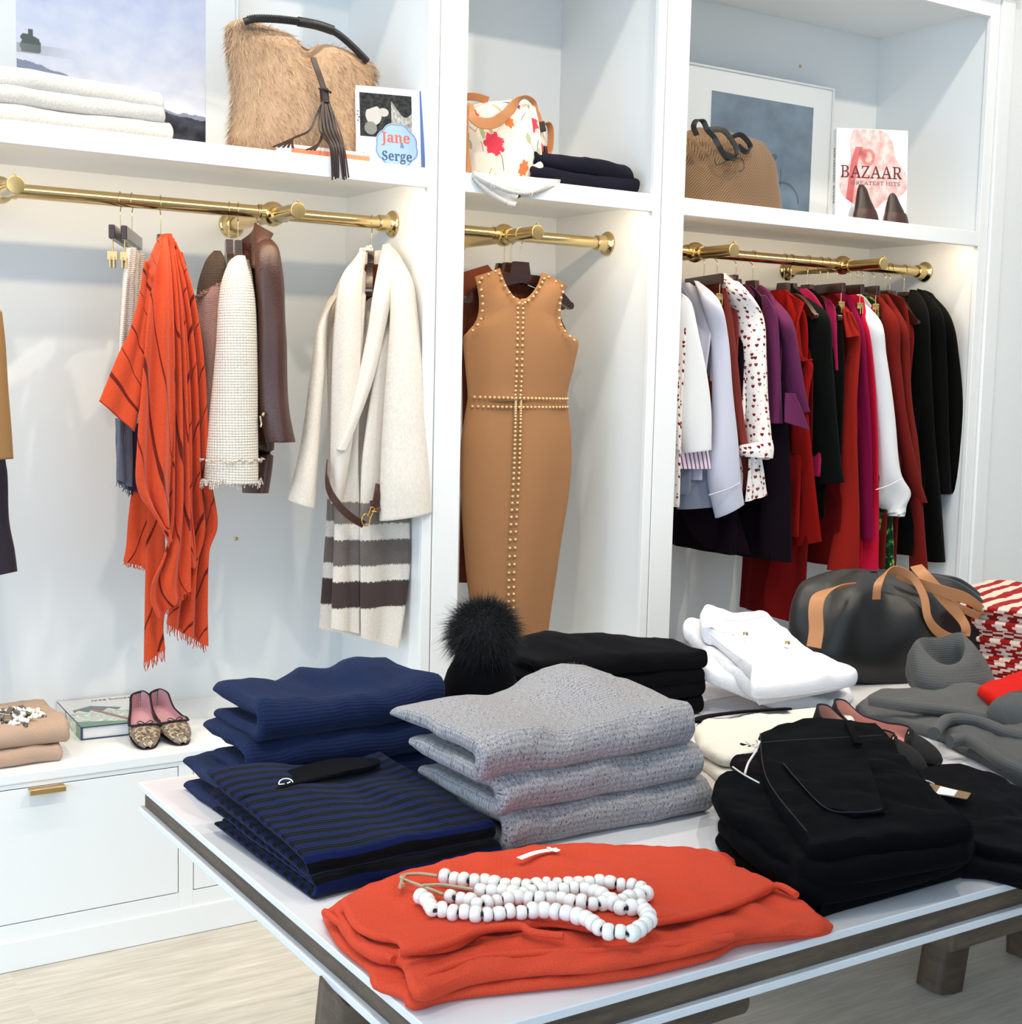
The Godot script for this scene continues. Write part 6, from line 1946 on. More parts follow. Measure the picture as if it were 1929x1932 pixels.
	rack("rust_coat", "rust-red wool coat behind the first one, closer to the black coats", "coat", C["rust wool"], [V(4.026,1.882,-.18), V(4.048,1.777,-.14), V(4.076,1.637,-.14), V(4.112,1.476,-.14), V(4.16,1.311,-.14), V(4.197,1.061,-.14), V(4.217,.808,-.14)], [V(4.039,1.878,-.16), V(4.023,1.755,-.06), V(4.047,1.637,-.06), V(4.068,1.478,-.06), V(4.11,1.316,-.06), V(4.165,1.07,-.06), V(4.224,.827,-.06)], 0.024, V(4.08, 0.83, 0), {})
	t = rack("rust_vest", "sleeveless rust-red top with its hanger ends showing, before the black coats", "vest", C["rust wool"], [V(4.049,1.895,-.18), V(4.088,1.84,-.18), V(4.132,1.72,-.18)], [V(4.054,1.868,-.1), V(4.076,1.818,-.1), V(4.101,1.719,-.1)], 0.014, V(4.11, 1.3, 0), {"front": "shoulder"})
	for k in 3:
		rack("black_coat", ["black wool coat at the rack's right end, leftmost of three", "black wool coat at the rack's right end, middle of three", "black wool coat hanging last on the rack, next to the cabinet's right side"][k], "coat", C["black wool"],
			[[V(4.201,1.912,-.2), V(4.169,1.803,-.16), V(4.176,1.64,-.16), V(4.21,1.434,-.16), V(4.247,1.268,-.16), V(4.299,1.081,-.16), V(4.33,.842,-.16)], [V(4.237,1.918,-.2), V(4.242,1.806,-.16), V(4.261,1.642,-.16), V(4.289,1.435,-.16), V(4.315,1.267,-.16), V(4.34,1.118,-.16)], [V(4.274,1.915,-.2), V(4.31,1.788,-.16), V(4.347,1.644,-.16), V(4.377,1.435,-.16), V(4.397,1.266,-.16), V(4.41,1.104,-.16)]][k],
			[[V(4.208,1.911,-.18), V(4.124,1.819,-.06), V(4.168,1.64,-.06), V(4.202,1.438,-.06), V(4.233,1.274,-.06), V(4.26,1.092,-.06), V(4.311,.851,-.06)], [V(4.257,1.91,-.18), V(4.202,1.81,-.05), V(4.246,1.642,-.05), V(4.275,1.439,-.05), V(4.295,1.274,-.05), V(4.314,1.12,-.05)], [V(4.307,1.9,-.18), V(4.234,1.795,-.04), V(4.298,1.643,-.04), V(4.338,1.46,-.04), V(4.354,1.274,-.04), V(4.365,1.111,-.04)]][k], 0.034, V([4.17, 4.22, 4.27][k], [0.88, 1.1, 1.1][k], 0), {"group": "black coats at the right end of the rack"})
	# hangers with shiny ends, clip hangers, and the rest of the hooks
	for e: Array in [[3.585, "the scarlet dress, its wooden end shining"], [3.705, "the narrow black dress"], [4.125, "the rust vest, upper of two shining ends"], [4.150, "the first black coat, lower of two shining ends"]]:
		hanger(on_rod(e[0], -0.262, -0.1), "wooden hanger on the crowded rod carrying " + e[1], "hangers on the crowded rod", 0.185)
	var names := ["white blouse", "striped shirt", "lavender shirt", "rose dress", "heart-print blouse", "purple jackets", "plum dress", "green-black cardigan", "coral dress", "magenta coat", "pink dress", "white shirt", "leaf-print dress", "first rust coat", "second rust coat", "last black coats"]
	var xs := [2.93, 2.985, 3.06, 3.2, 3.26, 3.35, 3.43, 3.62, 3.77, 3.81, 3.86, 3.93, 3.97, 4.0, 4.06, 4.23]
	for k in xs.size():
		if k in [1, 3, 4, 8, 10, 12]:
			clip_hanger(on_rod(xs[k], -0.262, -0.25 - 0.1 * sin(k * 2.3)), "dark clip hanger with brass clips above the " + names[k], "hangers on the crowded rod", 0.16)
		else:
			hanger(on_rod(xs[k], -0.262, -0.15 - 0.1 * sin(k * 1.7)), "dark wooden hanger in the row above the " + names[k], "hangers on the crowded rod", 0.09)


# ---- on the shelves and the bench ---------------------------------------------------------------
func shelf_materials() -> void:
	var f := FastNoiseLite.new()
	f.frequency = 0.012
	f.fractal_octaves = 4
	M.landscape = paint(256, func(x: int, y: int) -> Color:
		var u := x / 256.0
		var v := y / 256.0
		var g := f.get_noise_2d(x * 2.0, y * 2.0)
		var c := Color(0.74, 0.77, 0.87).lerp(Color(0.90, 0.90, 0.93), clampf(v * 1.3 + 0.3 * g, 0, 1))
		var ridge := 0.80 - 0.25 * maxf(0.0, 0.82 - u) + 0.1 * maxf(0.0, u - 0.82) + 0.02 * g
		if v > ridge - 0.03:
			c = Color(0.55, 0.57, 0.66)
		if v > 0.77 + 0.18 * (u - 0.75) + 0.02 * g:
			c = Color(0.26, 0.27, 0.31) * (0.9 + 0.5 * g)
		var bush := Vector2(u - 0.065, (v - 0.48) * 0.8)
		if bush.length() < 0.055 + 0.025 * g and v < 0.52 or (absf(u - 0.07) < 0.012 and v > 0.38 and v < 0.5):
			c = Color(0.36, 0.39, 0.38)
		if v > 0.47 and v < 0.53 and u < 0.3:
			c = c.lerp(Color(0.55, 0.57, 0.58), 0.6 * (1 - u / 0.3))
		return c)
	M.sea = paint(256, func(x: int, y: int) -> Color:
		var u := x / 256.0
		var v := y / 256.0
		var g := f.get_noise_2d(x * 1.2, y * 1.2)
		var c := Color(0.47, 0.53, 0.585).lerp(Color(0.39, 0.455, 0.525), v) * (1 + 0.12 * g)
		var r := Vector2(u - 0.72, (v - 0.9) * 0.9).length()
		if absf(r - 0.16) < 0.008 and v < 0.9:
			c = c.darkened(0.25)
		if Vector2(u - 0.62, (v - 0.5)).length() < 0.03:
			c = c.darkened(0.2)
		if absf(u - 0.69) < 0.006 and v > 0.6 and v < 0.76:
			c = c.darkened(0.2)
		return c)
	M.couple = paint(128, func(x: int, y: int) -> Color:
		var u := x / 128.0
		var v := y / 128.0
		var g := 0.16 + 0.12 * f.get_noise_2d(x * 6.0, y * 6.0)
		if Vector2((u - 0.26) * 1.5, v - 0.5).length() < 0.23 and v > 0.25 + 0.5 * (0.4 - u):
			g = 0.72
		if Vector2((u - 0.2), (v - 0.8) * 0.8).length() < 0.12:
			g = 0.5
		if Vector2((u - 0.45), (v - 0.42)).length() < 0.1:
			g = 0.7
		if u > 0.6 and v > 0.3 + 0.2 * sin(u * 9):
			g = 0.62 + 0.25 * f.get_noise_2d(x * 9.0, y * 4.0)
		return Color(g, g * 0.98, g * 0.94))
	M.rose = paint(256, func(x: int, y: int) -> Color:
		var u := x / 256.0 - 0.5
		var v := y / 256.0 - 0.44
		var a := atan2(v, u)
		var r := Vector2(u, v * 0.95).length()
		var n := f.get_noise_2d(x * 2.4, y * 2.4)
		var edge := 0.43 + 0.06 * sin(a * 3 + 0.6) + 0.04 * sin(a * 5)
		var c := Color(0.965, 0.955, 0.96)
		if r < edge:
			c = Color(0.93, 0.62, 0.60).lerp(Color(0.95, 0.79, 0.77), clampf(0.55 + 1.1 * n + 0.3 * u, 0, 1))
			if absf(u + 0.27 - 0.25 * maxf(0, -v - 0.1) + 0.16 * v) < 0.05 and v > -0.25:
				c = c.lerp(Color(0.70, 0.27, 0.28), 0.75)
			var eye := Vector2(u + 0.13, v + 0.17)
			if eye.length() < 0.08:
				c = c.lerp(Color(0.42, 0.16, 0.18), 1 - eye.length() / 0.08)
			var ring := Vector2(u + 0.06, v + 0.14).length()
			if absf(ring - 0.075) < 0.02:
				c = c.lerp(Color(0.86, 0.38, 0.34), 0.7)
		return c)
	M.tree_house = paint(256, func(x: int, y: int) -> Color:   # u across, v from the back of the cover to the front
		var u := x / 256.0
		var v := y / 256.0
		var n := f.get_noise_2d(x * 3.0, y * 8.0)
		var c := Color(0.87, 0.87, 0.86)
		if v > 0.52:
			c = Color(0.74, 0.81, 0.72) if n > -0.05 else Color(0.93, 0.95, 0.92)
			if absf(n) < 0.03:
				c = Color(0.28, 0.4, 0.33)
		if v > 0.80 + 0.25 * u and u < 0.5:
			c = Color(0.36, 0.52, 0.38)
		var roof := 0.28 + 0.5 * absf(u - 0.28)
		if v > roof and v < 0.46 + 0.04 * sin(u * 40) and u > 0.06 and u < 0.72:
			c = Color(0.30, 0.38, 0.35)
		if absf(u - (0.28 + (v - 0.45) * 0.55)) < 0.035 and v > 0.42 and v < 0.96:
			c = Color(0.63, 0.36, 0.32)
		if u > 0.6 and v > 0.62 and v < 0.78:
			c = Color(0.67, 0.4, 0.3) if n > 0 else Color(0.42, 0.3, 0.36)
		return c)
	M.snake = paint(256, func(x: int, y: int) -> Color:
		var g := f.get_noise_2d(x * 7.0, y * 7.0)
		var h := f.get_noise_2d(x * 30.0 + 500, y * 30.0)
		var c := Color(0.72, 0.66, 0.54)
		if absf(g) < 0.09:
			c = Color(0.27, 0.19, 0.16)
		elif g < -0.1:
			c = Color(0.52, 0.45, 0.38)
		return c * (0.92 + 0.35 * h))
	M.herringbone = paint(128, func(x: int, y: int) -> Color:
		var s := 1.0 if (x / 16) % 2 == 0 else -1.0
		var g := 0.5 + 0.5 * sin((y + s * (x % 16) * 1.0) * TAU / 6.4)
		return Color(0.35, 0.27, 0.20).lerp(Color(0.58, 0.465, 0.35), g))
	var rng := RandomNumberGenerator.new()
	rng.seed = 19
	var im := Image.create(512, 512, false, Image.FORMAT_RGB8)
	im.fill(Color(0.91, 0.86, 0.80))
	var blob := func(cx: float, cy: float, rx: float, ry: float, c: Color, rag: float) -> void:
		for y in range(int(cy - ry * 1.4), int(cy + ry * 1.4)):
			for x in range(int(cx - rx * 1.4), int(cx + rx * 1.4)):
				var q := Vector2((x - cx) / rx, (y - cy) / ry)
				if q.length() < 1.0 + rag * sin(q.angle() * 7 + cx) * 0.3 + 0.25 * f.get_noise_2d(x * 9.0, y * 9.0):
					im.set_pixel(posmod(x, 512), posmod(y, 512), c * (0.92 + 0.16 * rng.randf()))
	var twig := func(x0: float, y0: float, ang: float, len: float, c: Color, w: float) -> void:
		var q := Vector2(x0, y0)
		for s in int(len):
			ang += (rng.randf() - 0.5) * 0.16
			q += Vector2.from_angle(ang)
			for d in int(w):
				im.set_pixel(posmod(int(q.x) + d, 512), posmod(int(q.y), 512), c)
	for k in 26:
		twig.call(rng.randf() * 512, rng.randf() * 512, rng.randf() * TAU, rng.randf_range(50, 110), [Color(0.5, 0.52, 0.36), Color(0.36, 0.26, 0.2)][k % 2], 3)
	for k in 18:
		blob.call(rng.randf() * 512, rng.randf() * 512, rng.randf_range(8, 14), rng.randf_range(20, 30), Color(0.66, 0.68, 0.52), 0.2)
	for e: Array in [[70, 90, 46, 36, 0], [150, 250, 56, 40, 0], [330, 120, 24, 30, 1], [300, 330, 22, 34, 1], [430, 220, 44, 50, 0], [420, 400, 30, 40, 1], [90, 420, 40, 30, 0], [250, 470, 20, 26, 1], [480, 60, 34, 40, 0], [240, 40, 18, 22, 2]]:
		blob.call(e[0], e[1], e[2], e[3], [Color(0.86, 0.26, 0.32), Color(0.83, 0.46, 0.26), Color(0.30, 0.2, 0.42)][e[4]], 0.45)
	M.flowers = ImageTexture.create_from_image(im)
	mat("landscape print", Color.WHITE, 0.12, {"tex": M.landscape})
	mat("sea print", Color.WHITE, 0.12, {"tex": M.sea})
	mat("couple print", Color.WHITE, 0.15, {"tex": M.couple})
	mat("rose print", Color.WHITE, 0.3, {"tex": M.rose})
	mat("tree print", Color.WHITE, 0.25, {"tex": M.tree_house})
	mat("paper white", Color(0.93, 0.93, 0.93), 0.6)
	mat("mat board", Color(0.9, 0.91, 0.91), 0.2)
	mat("frame white", Color(0.88, 0.89, 0.89), 0.3)
	mat("spine blue", Color(0.33, 0.42, 0.62), 0.6)
	mat("bubble blue", Color(0.58, 0.68, 0.80), 0.3)
	mat("ink blue", Color(0.16, 0.27, 0.40), 0.4)
	mat("ink orange", Color(0.83, 0.34, 0.23), 0.4)
	mat("ink maroon", Color(0.30, 0.06, 0.08), 0.5)
	mat("ink grey", Color(0.45, 0.45, 0.44), 0.6)
	mat("salmon card", Color(0.93, 0.55, 0.40), 0.35)
	mat("beige fur", Color(0.72, 0.59, 0.465), 0.85, {"rim": 0.5})
	mat("beige fur dark", Color(0.50, 0.385, 0.29), 0.85, {"rim": 0.4})
	mat("beige fur pale", Color(0.83, 0.725, 0.605), 0.85, {"rim": 0.5})
	mat("dark brown leather", Color(0.17, 0.09, 0.065), 0.45, {"bump": M.fuzz_bump, "relief": 0.03, "scale": 10.0})
	mat("charcoal leather", Color(0.10, 0.10, 0.10), 0.45)
	cloth("flower canvas", Color.WHITE, {"tex": M.flowers, "scale": 2.9, "relief": 0.02})
	cloth("herringbone wool", Color.WHITE, {"tex": M.herringbone, "scale": 5.0})
	cloth("ivory blanket", Color(0.84, 0.815, 0.785), {"relief": 0.06, "scale": 9.0})
	cloth("navy black knit", Color(0.115, 0.11, 0.15), {"rim": 0.4})
	cloth("tan knit", Color(0.76, 0.64, 0.55), {"rim": 0.4})
	mat("snake skin", Color.WHITE, 0.35, {"tex": M.snake, "scale": 2.6})
	mat("lilac leather", Color(0.80, 0.60, 0.62), 0.5)
	mat("plum trim", Color(0.11, 0.05, 0.08), 0.7)
	mat("crystal", Color(0.92, 0.91, 0.88), 0.08, {"spec": 0.9})
	mat("tarnished silver", Color(0.5, 0.47, 0.42), 0.3, {"metal": 1.0})


func letters(text: String, size: float, at: Transform3D, mat_: Material, parent: Node3D, called := "lettering", bold := false, width := 1.0, serif := true) -> void:
	var t := TextMesh.new()
	var font := SystemFont.new()
	font.font_names = PackedStringArray(["Droid Serif" if serif else "Droid Sans"])
	font.font_weight = 700 if bold else 400
	t.font = font
	t.font_size = 64
	t.pixel_size = size / 46.0   # height of the capitals in metres
	t.depth = 0.0008
	t.text = text
	var o := MeshInstance3D.new()
	o.name = called
	o.mesh = t
	o.material_override = mat_
	o.transform = at * Transform3D(Basis.from_scale(V(width, 1, 1)), Vector3.ZERO)
	o.position -= shaped_at.get(parent, Vector3.ZERO)
	parent.add_child(o, true)


func art(called: String, label: String, x0: float, x1: float, y0: float, y1: float, z: float, inset: Array, print_: Material) -> void:   # a framed print leaning upright on the back panel
	var o := thing(called, label, "picture", V((x0 + x1) / 2, y0, z))
	var m := MB.new()
	var w := 0.008
	rbox(m, V(x0, y0, z - 0.02), V(x0 + w, y1, z), 0.0015)
	rbox(m, V(x1 - w, y0, z - 0.02), V(x1, y1, z), 0.0015)
	rbox(m, V(x0 + w, y0, z - 0.02), V(x1 - w, y0 + w, z), 0.0015)
	rbox(m, V(x0 + w, y1 - w, z - 0.02), V(x1 - w, y1, z), 0.0015)
	part("frame", m, M["frame white"], o)
	part("mat", box(V(x0 + w, y0 + w, z - 0.016), V(x1 - w, y1 - w, z - 0.008), 0.0005), M["mat board"], o)
	m = MB.new()
	var k := m.vert(V(inset[0], inset[2], z - 0.0075), Vector2(0, 1))
	m.vert(V(inset[1], inset[2], z - 0.0075), Vector2(1, 1))
	m.vert(V(inset[1], inset[3], z - 0.0075), Vector2(1, 0))
	m.vert(V(inset[0], inset[3], z - 0.0075), Vector2(0, 0))
	m.quad(k, k + 1, k + 2, k + 3)
	part("print", m, print_, o)


func fur_bag() -> void:
	var o := thing("fur_handbag", "beige fur handbag with a dark braided leather handle and a long leather tassel", "bag", V(1.62, 2.131, -0.2))
	var rows := [[V(1.416,2.497,-.2), V(1.458,2.506,-.2), 0.03], [V(1.409,2.477,-.2), V(1.617,2.481,-.2), 0.05], [V(1.407,2.442,-.2), V(1.783,2.461,-.2), 0.075], [V(1.41,2.407,-.2), V(1.842,2.427,-.2), 0.085], [V(1.418,2.358,-.2), V(1.835,2.376,-.2), 0.09], [V(1.422,2.301,-.2), V(1.816,2.321,-.2), 0.095], [V(1.419,2.236,-.2), V(1.823,2.253,-.2), 0.1], [V(1.409,2.182,-.2), V(1.841,2.205,-.2), 0.1], [V(1.413,2.145,-.2), V(1.838,2.165,-.2), 0.09]]
	var m := MB.new()
	loft(m, rows, {"nv": 36, "seg": 48, "rough": 0.02, "fx": 1.0, "fy": 1.0, "hem": false, "top": 1.0})
	for i in m.p.size():   # the cleft where the tassel is tied
		var q := m.p[i]
		var up := smoothstep(2.24, 2.46, q.y)
		var d := (q.x - lerpf(V(1.662,2.306,-.13).x, V(1.628,2.444,-.13).x, up)) / 0.03
		var e := exp(-d * d)
		m.p[i] = q + V(0, -0.035 * e * smoothstep(2.36, 2.5, q.y), -0.045 * e * up * (1.0 if q.z > -0.2 else -0.4))
	var b := part("body", m, M["beige fur"], o)
	var src: PackedVector3Array = b.mesh.surface_get_arrays(0)[Mesh.ARRAY_VERTEX]
	var nrm: PackedVector3Array = b.mesh.surface_get_arrays(0)[Mesh.ARRAY_NORMAL]
	for k in 3:
		m = MB.new()
		hairs(m, [9000, 3500, 6000][k], func(r: RandomNumberGenerator) -> Array:
			var i := r.randi() % (37 * 49)
			var j := mini(i + 1 + 49 * (r.randi() % 2), src.size() - 1)
			var g := noise.get_noise_3d(src[i].x * 90, src[i].y * 60, k * 40.0)
			var nn := nrm[i] if nrm[i].dot(src[i] - V(1.63, 2.3, -0.2)) > 0 else -nrm[i]
			return [src[i].lerp(src[j], r.randf()) - nn * 0.004, nn * 0.55 + V(0.25 + 0.5 * g, -0.75, 0.1)], 0.032, 0.0011, 50 + k, 0.2, 0.7)
		tag(part("fur", m, M[["beige fur", "beige fur dark", "beige fur pale"][k]], b), "", "", "", "stuff")
	m = MB.new()
	var curve := [V(1.43,2.487,-.14), V(1.458,2.497,-.13), V(1.518,2.503,-.12), V(1.579,2.505,-.115), V(1.635,2.505,-.115), V(1.694,2.495,-.12), V(1.75,2.466,-.125), V(1.8,2.432,-.13)]
	tube(m, curve, 0.010, 60, 12)
	var h := part("handle", m, M["charcoal leather"], o, "dark leather handle")
	m = MB.new()
	tube(m, [V(1.578,2.506,-.115), V(1.635,2.505,-.115), V(1.685,2.499,-.118)], 0.0135, 20, 12)
	part("grip_wrap", m, M["charcoal leather"], h)
	m = MB.new()
	var path := along(curve, 60)
	for i in range(2, 30):
		var a := path[i]
		tube(m, [a + V(-0.006, 0.008, 0.006), a + V(0.0, 0.004, 0.0105), a + V(0.006, -0.008, 0.006)], 0.0028, 5, 6)
	part("braid", m, M["charcoal leather"], h)
	# tassel
	m = MB.new()
	strap(m, [V(1.613,2.409,-.09), V(1.62,2.379,-.08), V(1.631,2.348,-.075), V(1.639,2.32,-.07)], V(0.018, 0, 0), 0.004, 14)
	tube(m, [V(1.637,2.325,-.07), V(1.639,2.309,-.07), V(1.641,2.286,-.068)], 0.0125, 6, 12)
	tube(m, [V(1.619,2.322,-.065), V(1.632,2.321,-.055), V(1.655,2.315,-.06)], 0.003, 8, 6)
	var t := part("tassel", m, M["dark brown leather"], o, "dark brown leather tassel")
	var rng := RandomNumberGenerator.new()
	rng.seed = 23
	m = MB.new()
	for i in 15:
		var f := i / 14.0
		var a := V(1.641,2.294,-.068) + V(lerpf(-0.01, 0.01, f), 0, 0.004 * (i % 2))
		var mid := V(1.632,2.21,-.04) + V(lerpf(-0.022, 0.032, f), 0, 0.008 * (i % 3))
		var low := V(1.635,2.14,.006) + V(lerpf(-0.014, 0.026, f), 0.012, 0.003 + 0.004 * (i % 3))
		var tip := V(1.649,2.067,.01) + V(lerpf(-0.024, 0.024, f) + rng.randf_range(-0.004, 0.004), 0.014 * rng.randf(), 0.004 * (i % 3))
		strap(m, [a, mid, low, tip], V(0.0042, 0, 0.001), 0.0016, 16)
	for i in 5:
		var a := V(1.636,2.294,-.068)
		strap(m, [a, V(1.603,2.237,-.05), V(1.58,2.2,-.04), V(1.529,2.173,-.03), V(1.466,2.14,-.02) + V(0.012 * i, 0.002, 0.006 * i)], V(0.006, 0, 0.003), 0.0016, 20)
	for i in 3:
		strap(m, [V(1.633,2.278,-.06), V(1.621,2.202,-.04), V(1.6,2.165,-.02), V(1.559,2.143,-.01) + V(0.01 * i, 0, 0.004 * i)], V(0.006, 0, 0.003), 0.0016, 16)
	part("strands", m, M["dark brown leather"], t)


func shelf_left() -> void:
	art("framed_photograph", "framed pale landscape photograph leaning behind the ivory blankets and the fur bag", 0.72, 1.552, 2.131, 2.78, -0.49, [0.912, 1.452, 2.19, 2.635], M["landscape print"])
	for k in 3:
		var m := MB.new()
		fold(m, V(0.45, 2.131 + 0.046 * k, -0.055 - 0.004 * k), 0.0, [0.755, 0.735, 0.738][k], 0.32, [0.05, 0.05, 0.062][k], 1, {"seed": 211 + k, "jitter": 0.006, "rough": 0.008, "nx": 40, "tilt": Vector2(-0.03 if k == 2 else 0.0, 0.0)})
		lone("folded_blanket", m, M["ivory blanket"], ["lowest ivory wool blanket of three folded on the left shelf", "middle ivory wool blanket of three folded on the left shelf", "top ivory wool blanket of three folded on the left shelf"][k], "blanket", "ivory blankets on the left shelf")
	fur_bag()
	# flat book under the tassel
	var o := thing("flat_book", "salmon and white book lying flat under the fur bag's tassel", "book", V(1.65, 2.131, -0.12))
	part("cover", box(V(1.515, 2.131, -0.24), V(1.775, 2.162, -0.055), 0.002), M["paper white"], o)
	var m := MB.new()
	rbox(m, V(1.535, 2.133, -0.058), V(1.774, 2.153, -0.0535), 0.001)
	part("spine", m, M["salmon card"], o, "salmon pink spine")
	# art book with the bubble
	var a := V(1.751,2.331,-.06)
	var at := Transform3D(Basis(V(0.968, 0.0, 0.25).normalized(), V(-0.01, 0.985, -0.17).normalized(), V(-0.25, 0.17, 0.95).normalized()).orthonormalized(), V(1.748, 2.131, -0.085))
	o = thing("art_book", "white art book with a black and white photograph and a lettered pale blue bubble", "book", at.origin)
	m = MB.new()
	rbox(m, V(0, 0, -0.022), V(0.19, 0.232, 0), 0.0015, at)
	part("cover", m, M["paper white"], o)
	m = MB.new()
	rbox(m, V(0.188, 0.0, -0.024), V(0.2, 0.231, -0.0002), 0.0015, at)
	part("spine", m, M["spine blue"], o, "blue cloth spine")
	m = MB.new()
	var k := m.vert(at * V(0.012, 0.085, 0.0006), Vector2(0, 1))
	m.vert(at * V(0.165, 0.085, 0.0006), Vector2(1, 1))
	m.vert(at * V(0.165, 0.212, 0.0006), Vector2(1, 0))
	m.vert(at * V(0.012, 0.212, 0.0006), Vector2(0, 0))
	m.quad(k, k + 1, k + 2, k + 3)
	part("photograph", m, M["couple print"], o)
	var cloud := PackedVector2Array()
	var rim := []
	for i in 73:
		var g := TAU * i / 72
		var r := 1.0 + 0.07 * absf(sin(g * 4.0))
		var q := Vector2(0.118 + 0.060 * r * cos(g) * (1.0 - 0.08 * sin(g)), 0.064 + 0.062 * r * sin(g))
		if i < 72:
			cloud.append(q)
		rim.append(at * V(0.118 + (q.x - 0.118) * 0.95, 0.064 + (q.y - 0.064) * 0.95, 0.0022))
	m = MB.new()
	plate(m, cloud, 0.001, at * Transform3D(Basis(), V(0, 0, 0.0014)))
	var bu := part("bubble", m, M["bubble blue"], o, "pale blue printed bubble")
	m = MB.new()
	tube(m, rim, 0.0006, 90, 5)
	part("outline", m, M["ink blue"], bu)
	letters("Jane", 0.030, at * Transform3D(Basis(), V(0.116, 0.086, 0.0022)), M["ink orange"], o, "lettering", true, 0.9)
	letters("&", 0.013, at * Transform3D(Basis(), V(0.134, 0.064, 0.0022)), M["ink blue"], o, "lettering", false, 0.9)
	letters("Serge", 0.027, at * Transform3D(Basis(), V(0.118, 0.032, 0.0022)), M["ink blue"], o, "lettering", true, 0.85)
	m = MB.new()
	for e: Array in [[0.0045, 0.155], [0.003, 0.145], [0.007, 0.138], [0.004, 0.128], [0.018, 0.035], [0.024, 0.028], [0.021, 0.016], [0.032, 0.006]]:
		rbox(m, V(e[0], e[1], 0.0), V(e[0] + 0.005, e[1] + 0.003, 0.0009), 0.0003, at)
	tag(part("small_print", m, M["print black"], o), "", "", "", "stuff")


func shelf_middle() -> void:
	var o := thing("flower_backpack", "cream canvas backpack embroidered with pink flowers, with tan straps, on the middle shelf", "bag", V(2.25, 2.131, -0.18))
	var m := MB.new()
	loft(m, [[V(2.226,2.378,-.2), V(2.356,2.403,-.2), 0.03], [V(2.187,2.36,-.2), V(2.403,2.393,-.18), 0.075], [V(2.165,2.329,-.2), V(2.417,2.354,-.17), 0.1], [V(2.155,2.283,-.2), V(2.429,2.307,-.17), 0.115], [V(2.152,2.227,-.2), V(2.441,2.253,-.17), 0.12], [V(2.149,2.179,-.2), V(2.45,2.201,-.17), 0.12], [V(2.154,2.132,-.2), V(2.452,2.148,-.17), 0.11]], {"nv": 36, "seg": 56, "amp": 0.006, "folds": 6, "rough": 0.016, "fx": 1.2, "fy": 0.8, "hem": false, "top": 1.0})
	part("body", m, M["flower canvas"], o)
	m = MB.new()
	loft(m, [[V(2.332,2.368,-.09), V(2.352,2.362,-.09), 0.008], [V(2.335,2.302,-.07), V(2.356,2.298,-.07), 0.012], [V(2.337,2.223,-.07), V(2.366,2.223,-.07), 0.016], [V(2.333,2.151,-.07), V(2.38,2.151,-.07), 0.018]], {"nv": 20, "seg": 20, "hem": false})
	part("side_pocket", m, M["flower canvas"], o)
	m = MB.new()
	strap(m, [V(2.112,2.345,-.08), V(2.101,2.316,-.055), V(2.112,2.293,-.045), V(2.144,2.285,-.04), V(2.185,2.296,-.04), V(2.23,2.332,-.045), V(2.272,2.37,-.06), V(2.314,2.389,-.08), V(2.348,2.378,-.09), V(2.364,2.348,-.09), V(2.377,2.322,-.09)], V(0, 0.03, 0), 0.004, 80, [V(0.028, 0.0, 0.004), V(0.03, 0.006, 0.004), V(0.012, 0.03, 0), V(0, 0.034, 0), V(0.01, 0.034, 0), V(-0.02, 0.026, 0), V(-0.02, 0.02, 0.01), V(0.004, 0.014, 0.018), V(0.016, 0.0, 0.008), V(0.014, 0, 0.004), V(0.014, 0, 0)])
	strap(m, [V(2.14,2.377,-.16), V(2.162,2.384,-.16), V(2.192,2.385,-.16), V(2.227,2.38,-.16)], V(0, 0.022, 0.01), 0.004, 20)
	strap(m, [V(2.386,2.322,-.1), V(2.407,2.326,-.1), V(2.42,2.308,-.1), V(2.421,2.268,-.1), V(2.416,2.238,-.1), V(2.398,2.225,-.1), V(2.395,2.197,-.1)], V(0.010, 0, 0.02), 0.004, 40)
	strap(m, [V(2.085,2.332,-.05), V(2.083,2.255,-.05), V(2.09,2.179,-.05), V(2.099,2.142,-.05)], V(0.02, 0, 0.004), 0.004, 20)
	part("strap", m, M["tan leather"], o, "tan leather straps")
	m = MB.new()
	rbox(m, V(-0.012, -0.016, -0.004), V(0.012, 0.016, 0.004), 0.003, Transform3D(Basis(Vector3.BACK, 0.3), V(2.381,2.31,-.09)))
	rbox(m, V(-0.006, -0.014, -0.004), V(0.006, 0.014, 0.004), 0.003, Transform3D(Basis(Vector3.BACK, 0.2), V(2.397,2.24,-.09)))
	part("strap_tab", m, M["dark brown leather"], o, "dark leather tabs")
	# ivory cloth hanging over the edge
	o = thing("ivory_scarf", "ivory scarf with a frayed end drooping over the middle shelf's edge under the backpack", "scarf", V(2.2, 2.131, -0.02))
	m = MB.new()
	sheet(m, [V(2.08,2.133,0), V(2.148,2.132,-.01), V(2.272,2.14,-.02), V(2.33,2.142,-.03), V(2.418,2.142,-.04)], [V(2.076,2.119,.015), V(2.129,2.098,.03), V(2.206,2.08,.035), V(2.279,2.087,.03), V(2.365,2.125,0)], {"th": 0.014, "nu": 16, "nv": 40, "rough": 0.01})
	part("top_fold", m, M["ivory blanket"], o)
	m = MB.new()
	sheet(m, [V(2.077,2.126,.008), V(2.118,2.106,.016), V(2.171,2.088,.022), V(2.225,2.08,.026)], [V(2.079,2.114,.008), V(2.125,2.075,.014), V(2.175,2.051,.018), V(2.217,2.042,.02)], {"th": 0.01, "nu": 14, "nv": 30, "amp": 0.004, "folds": 1.5})
	sheet(m, [V(2.109,2.108,.004), V(2.153,2.087,.008), V(2.229,2.072,.012)], [V(2.109,2.096,.004), V(2.164,2.061,.006), V(2.235,2.053,.008)], {"th": 0.008, "nu": 10, "nv": 20})
	part("drooping_end", m, M["ivory blanket"], o)
	m = MB.new()
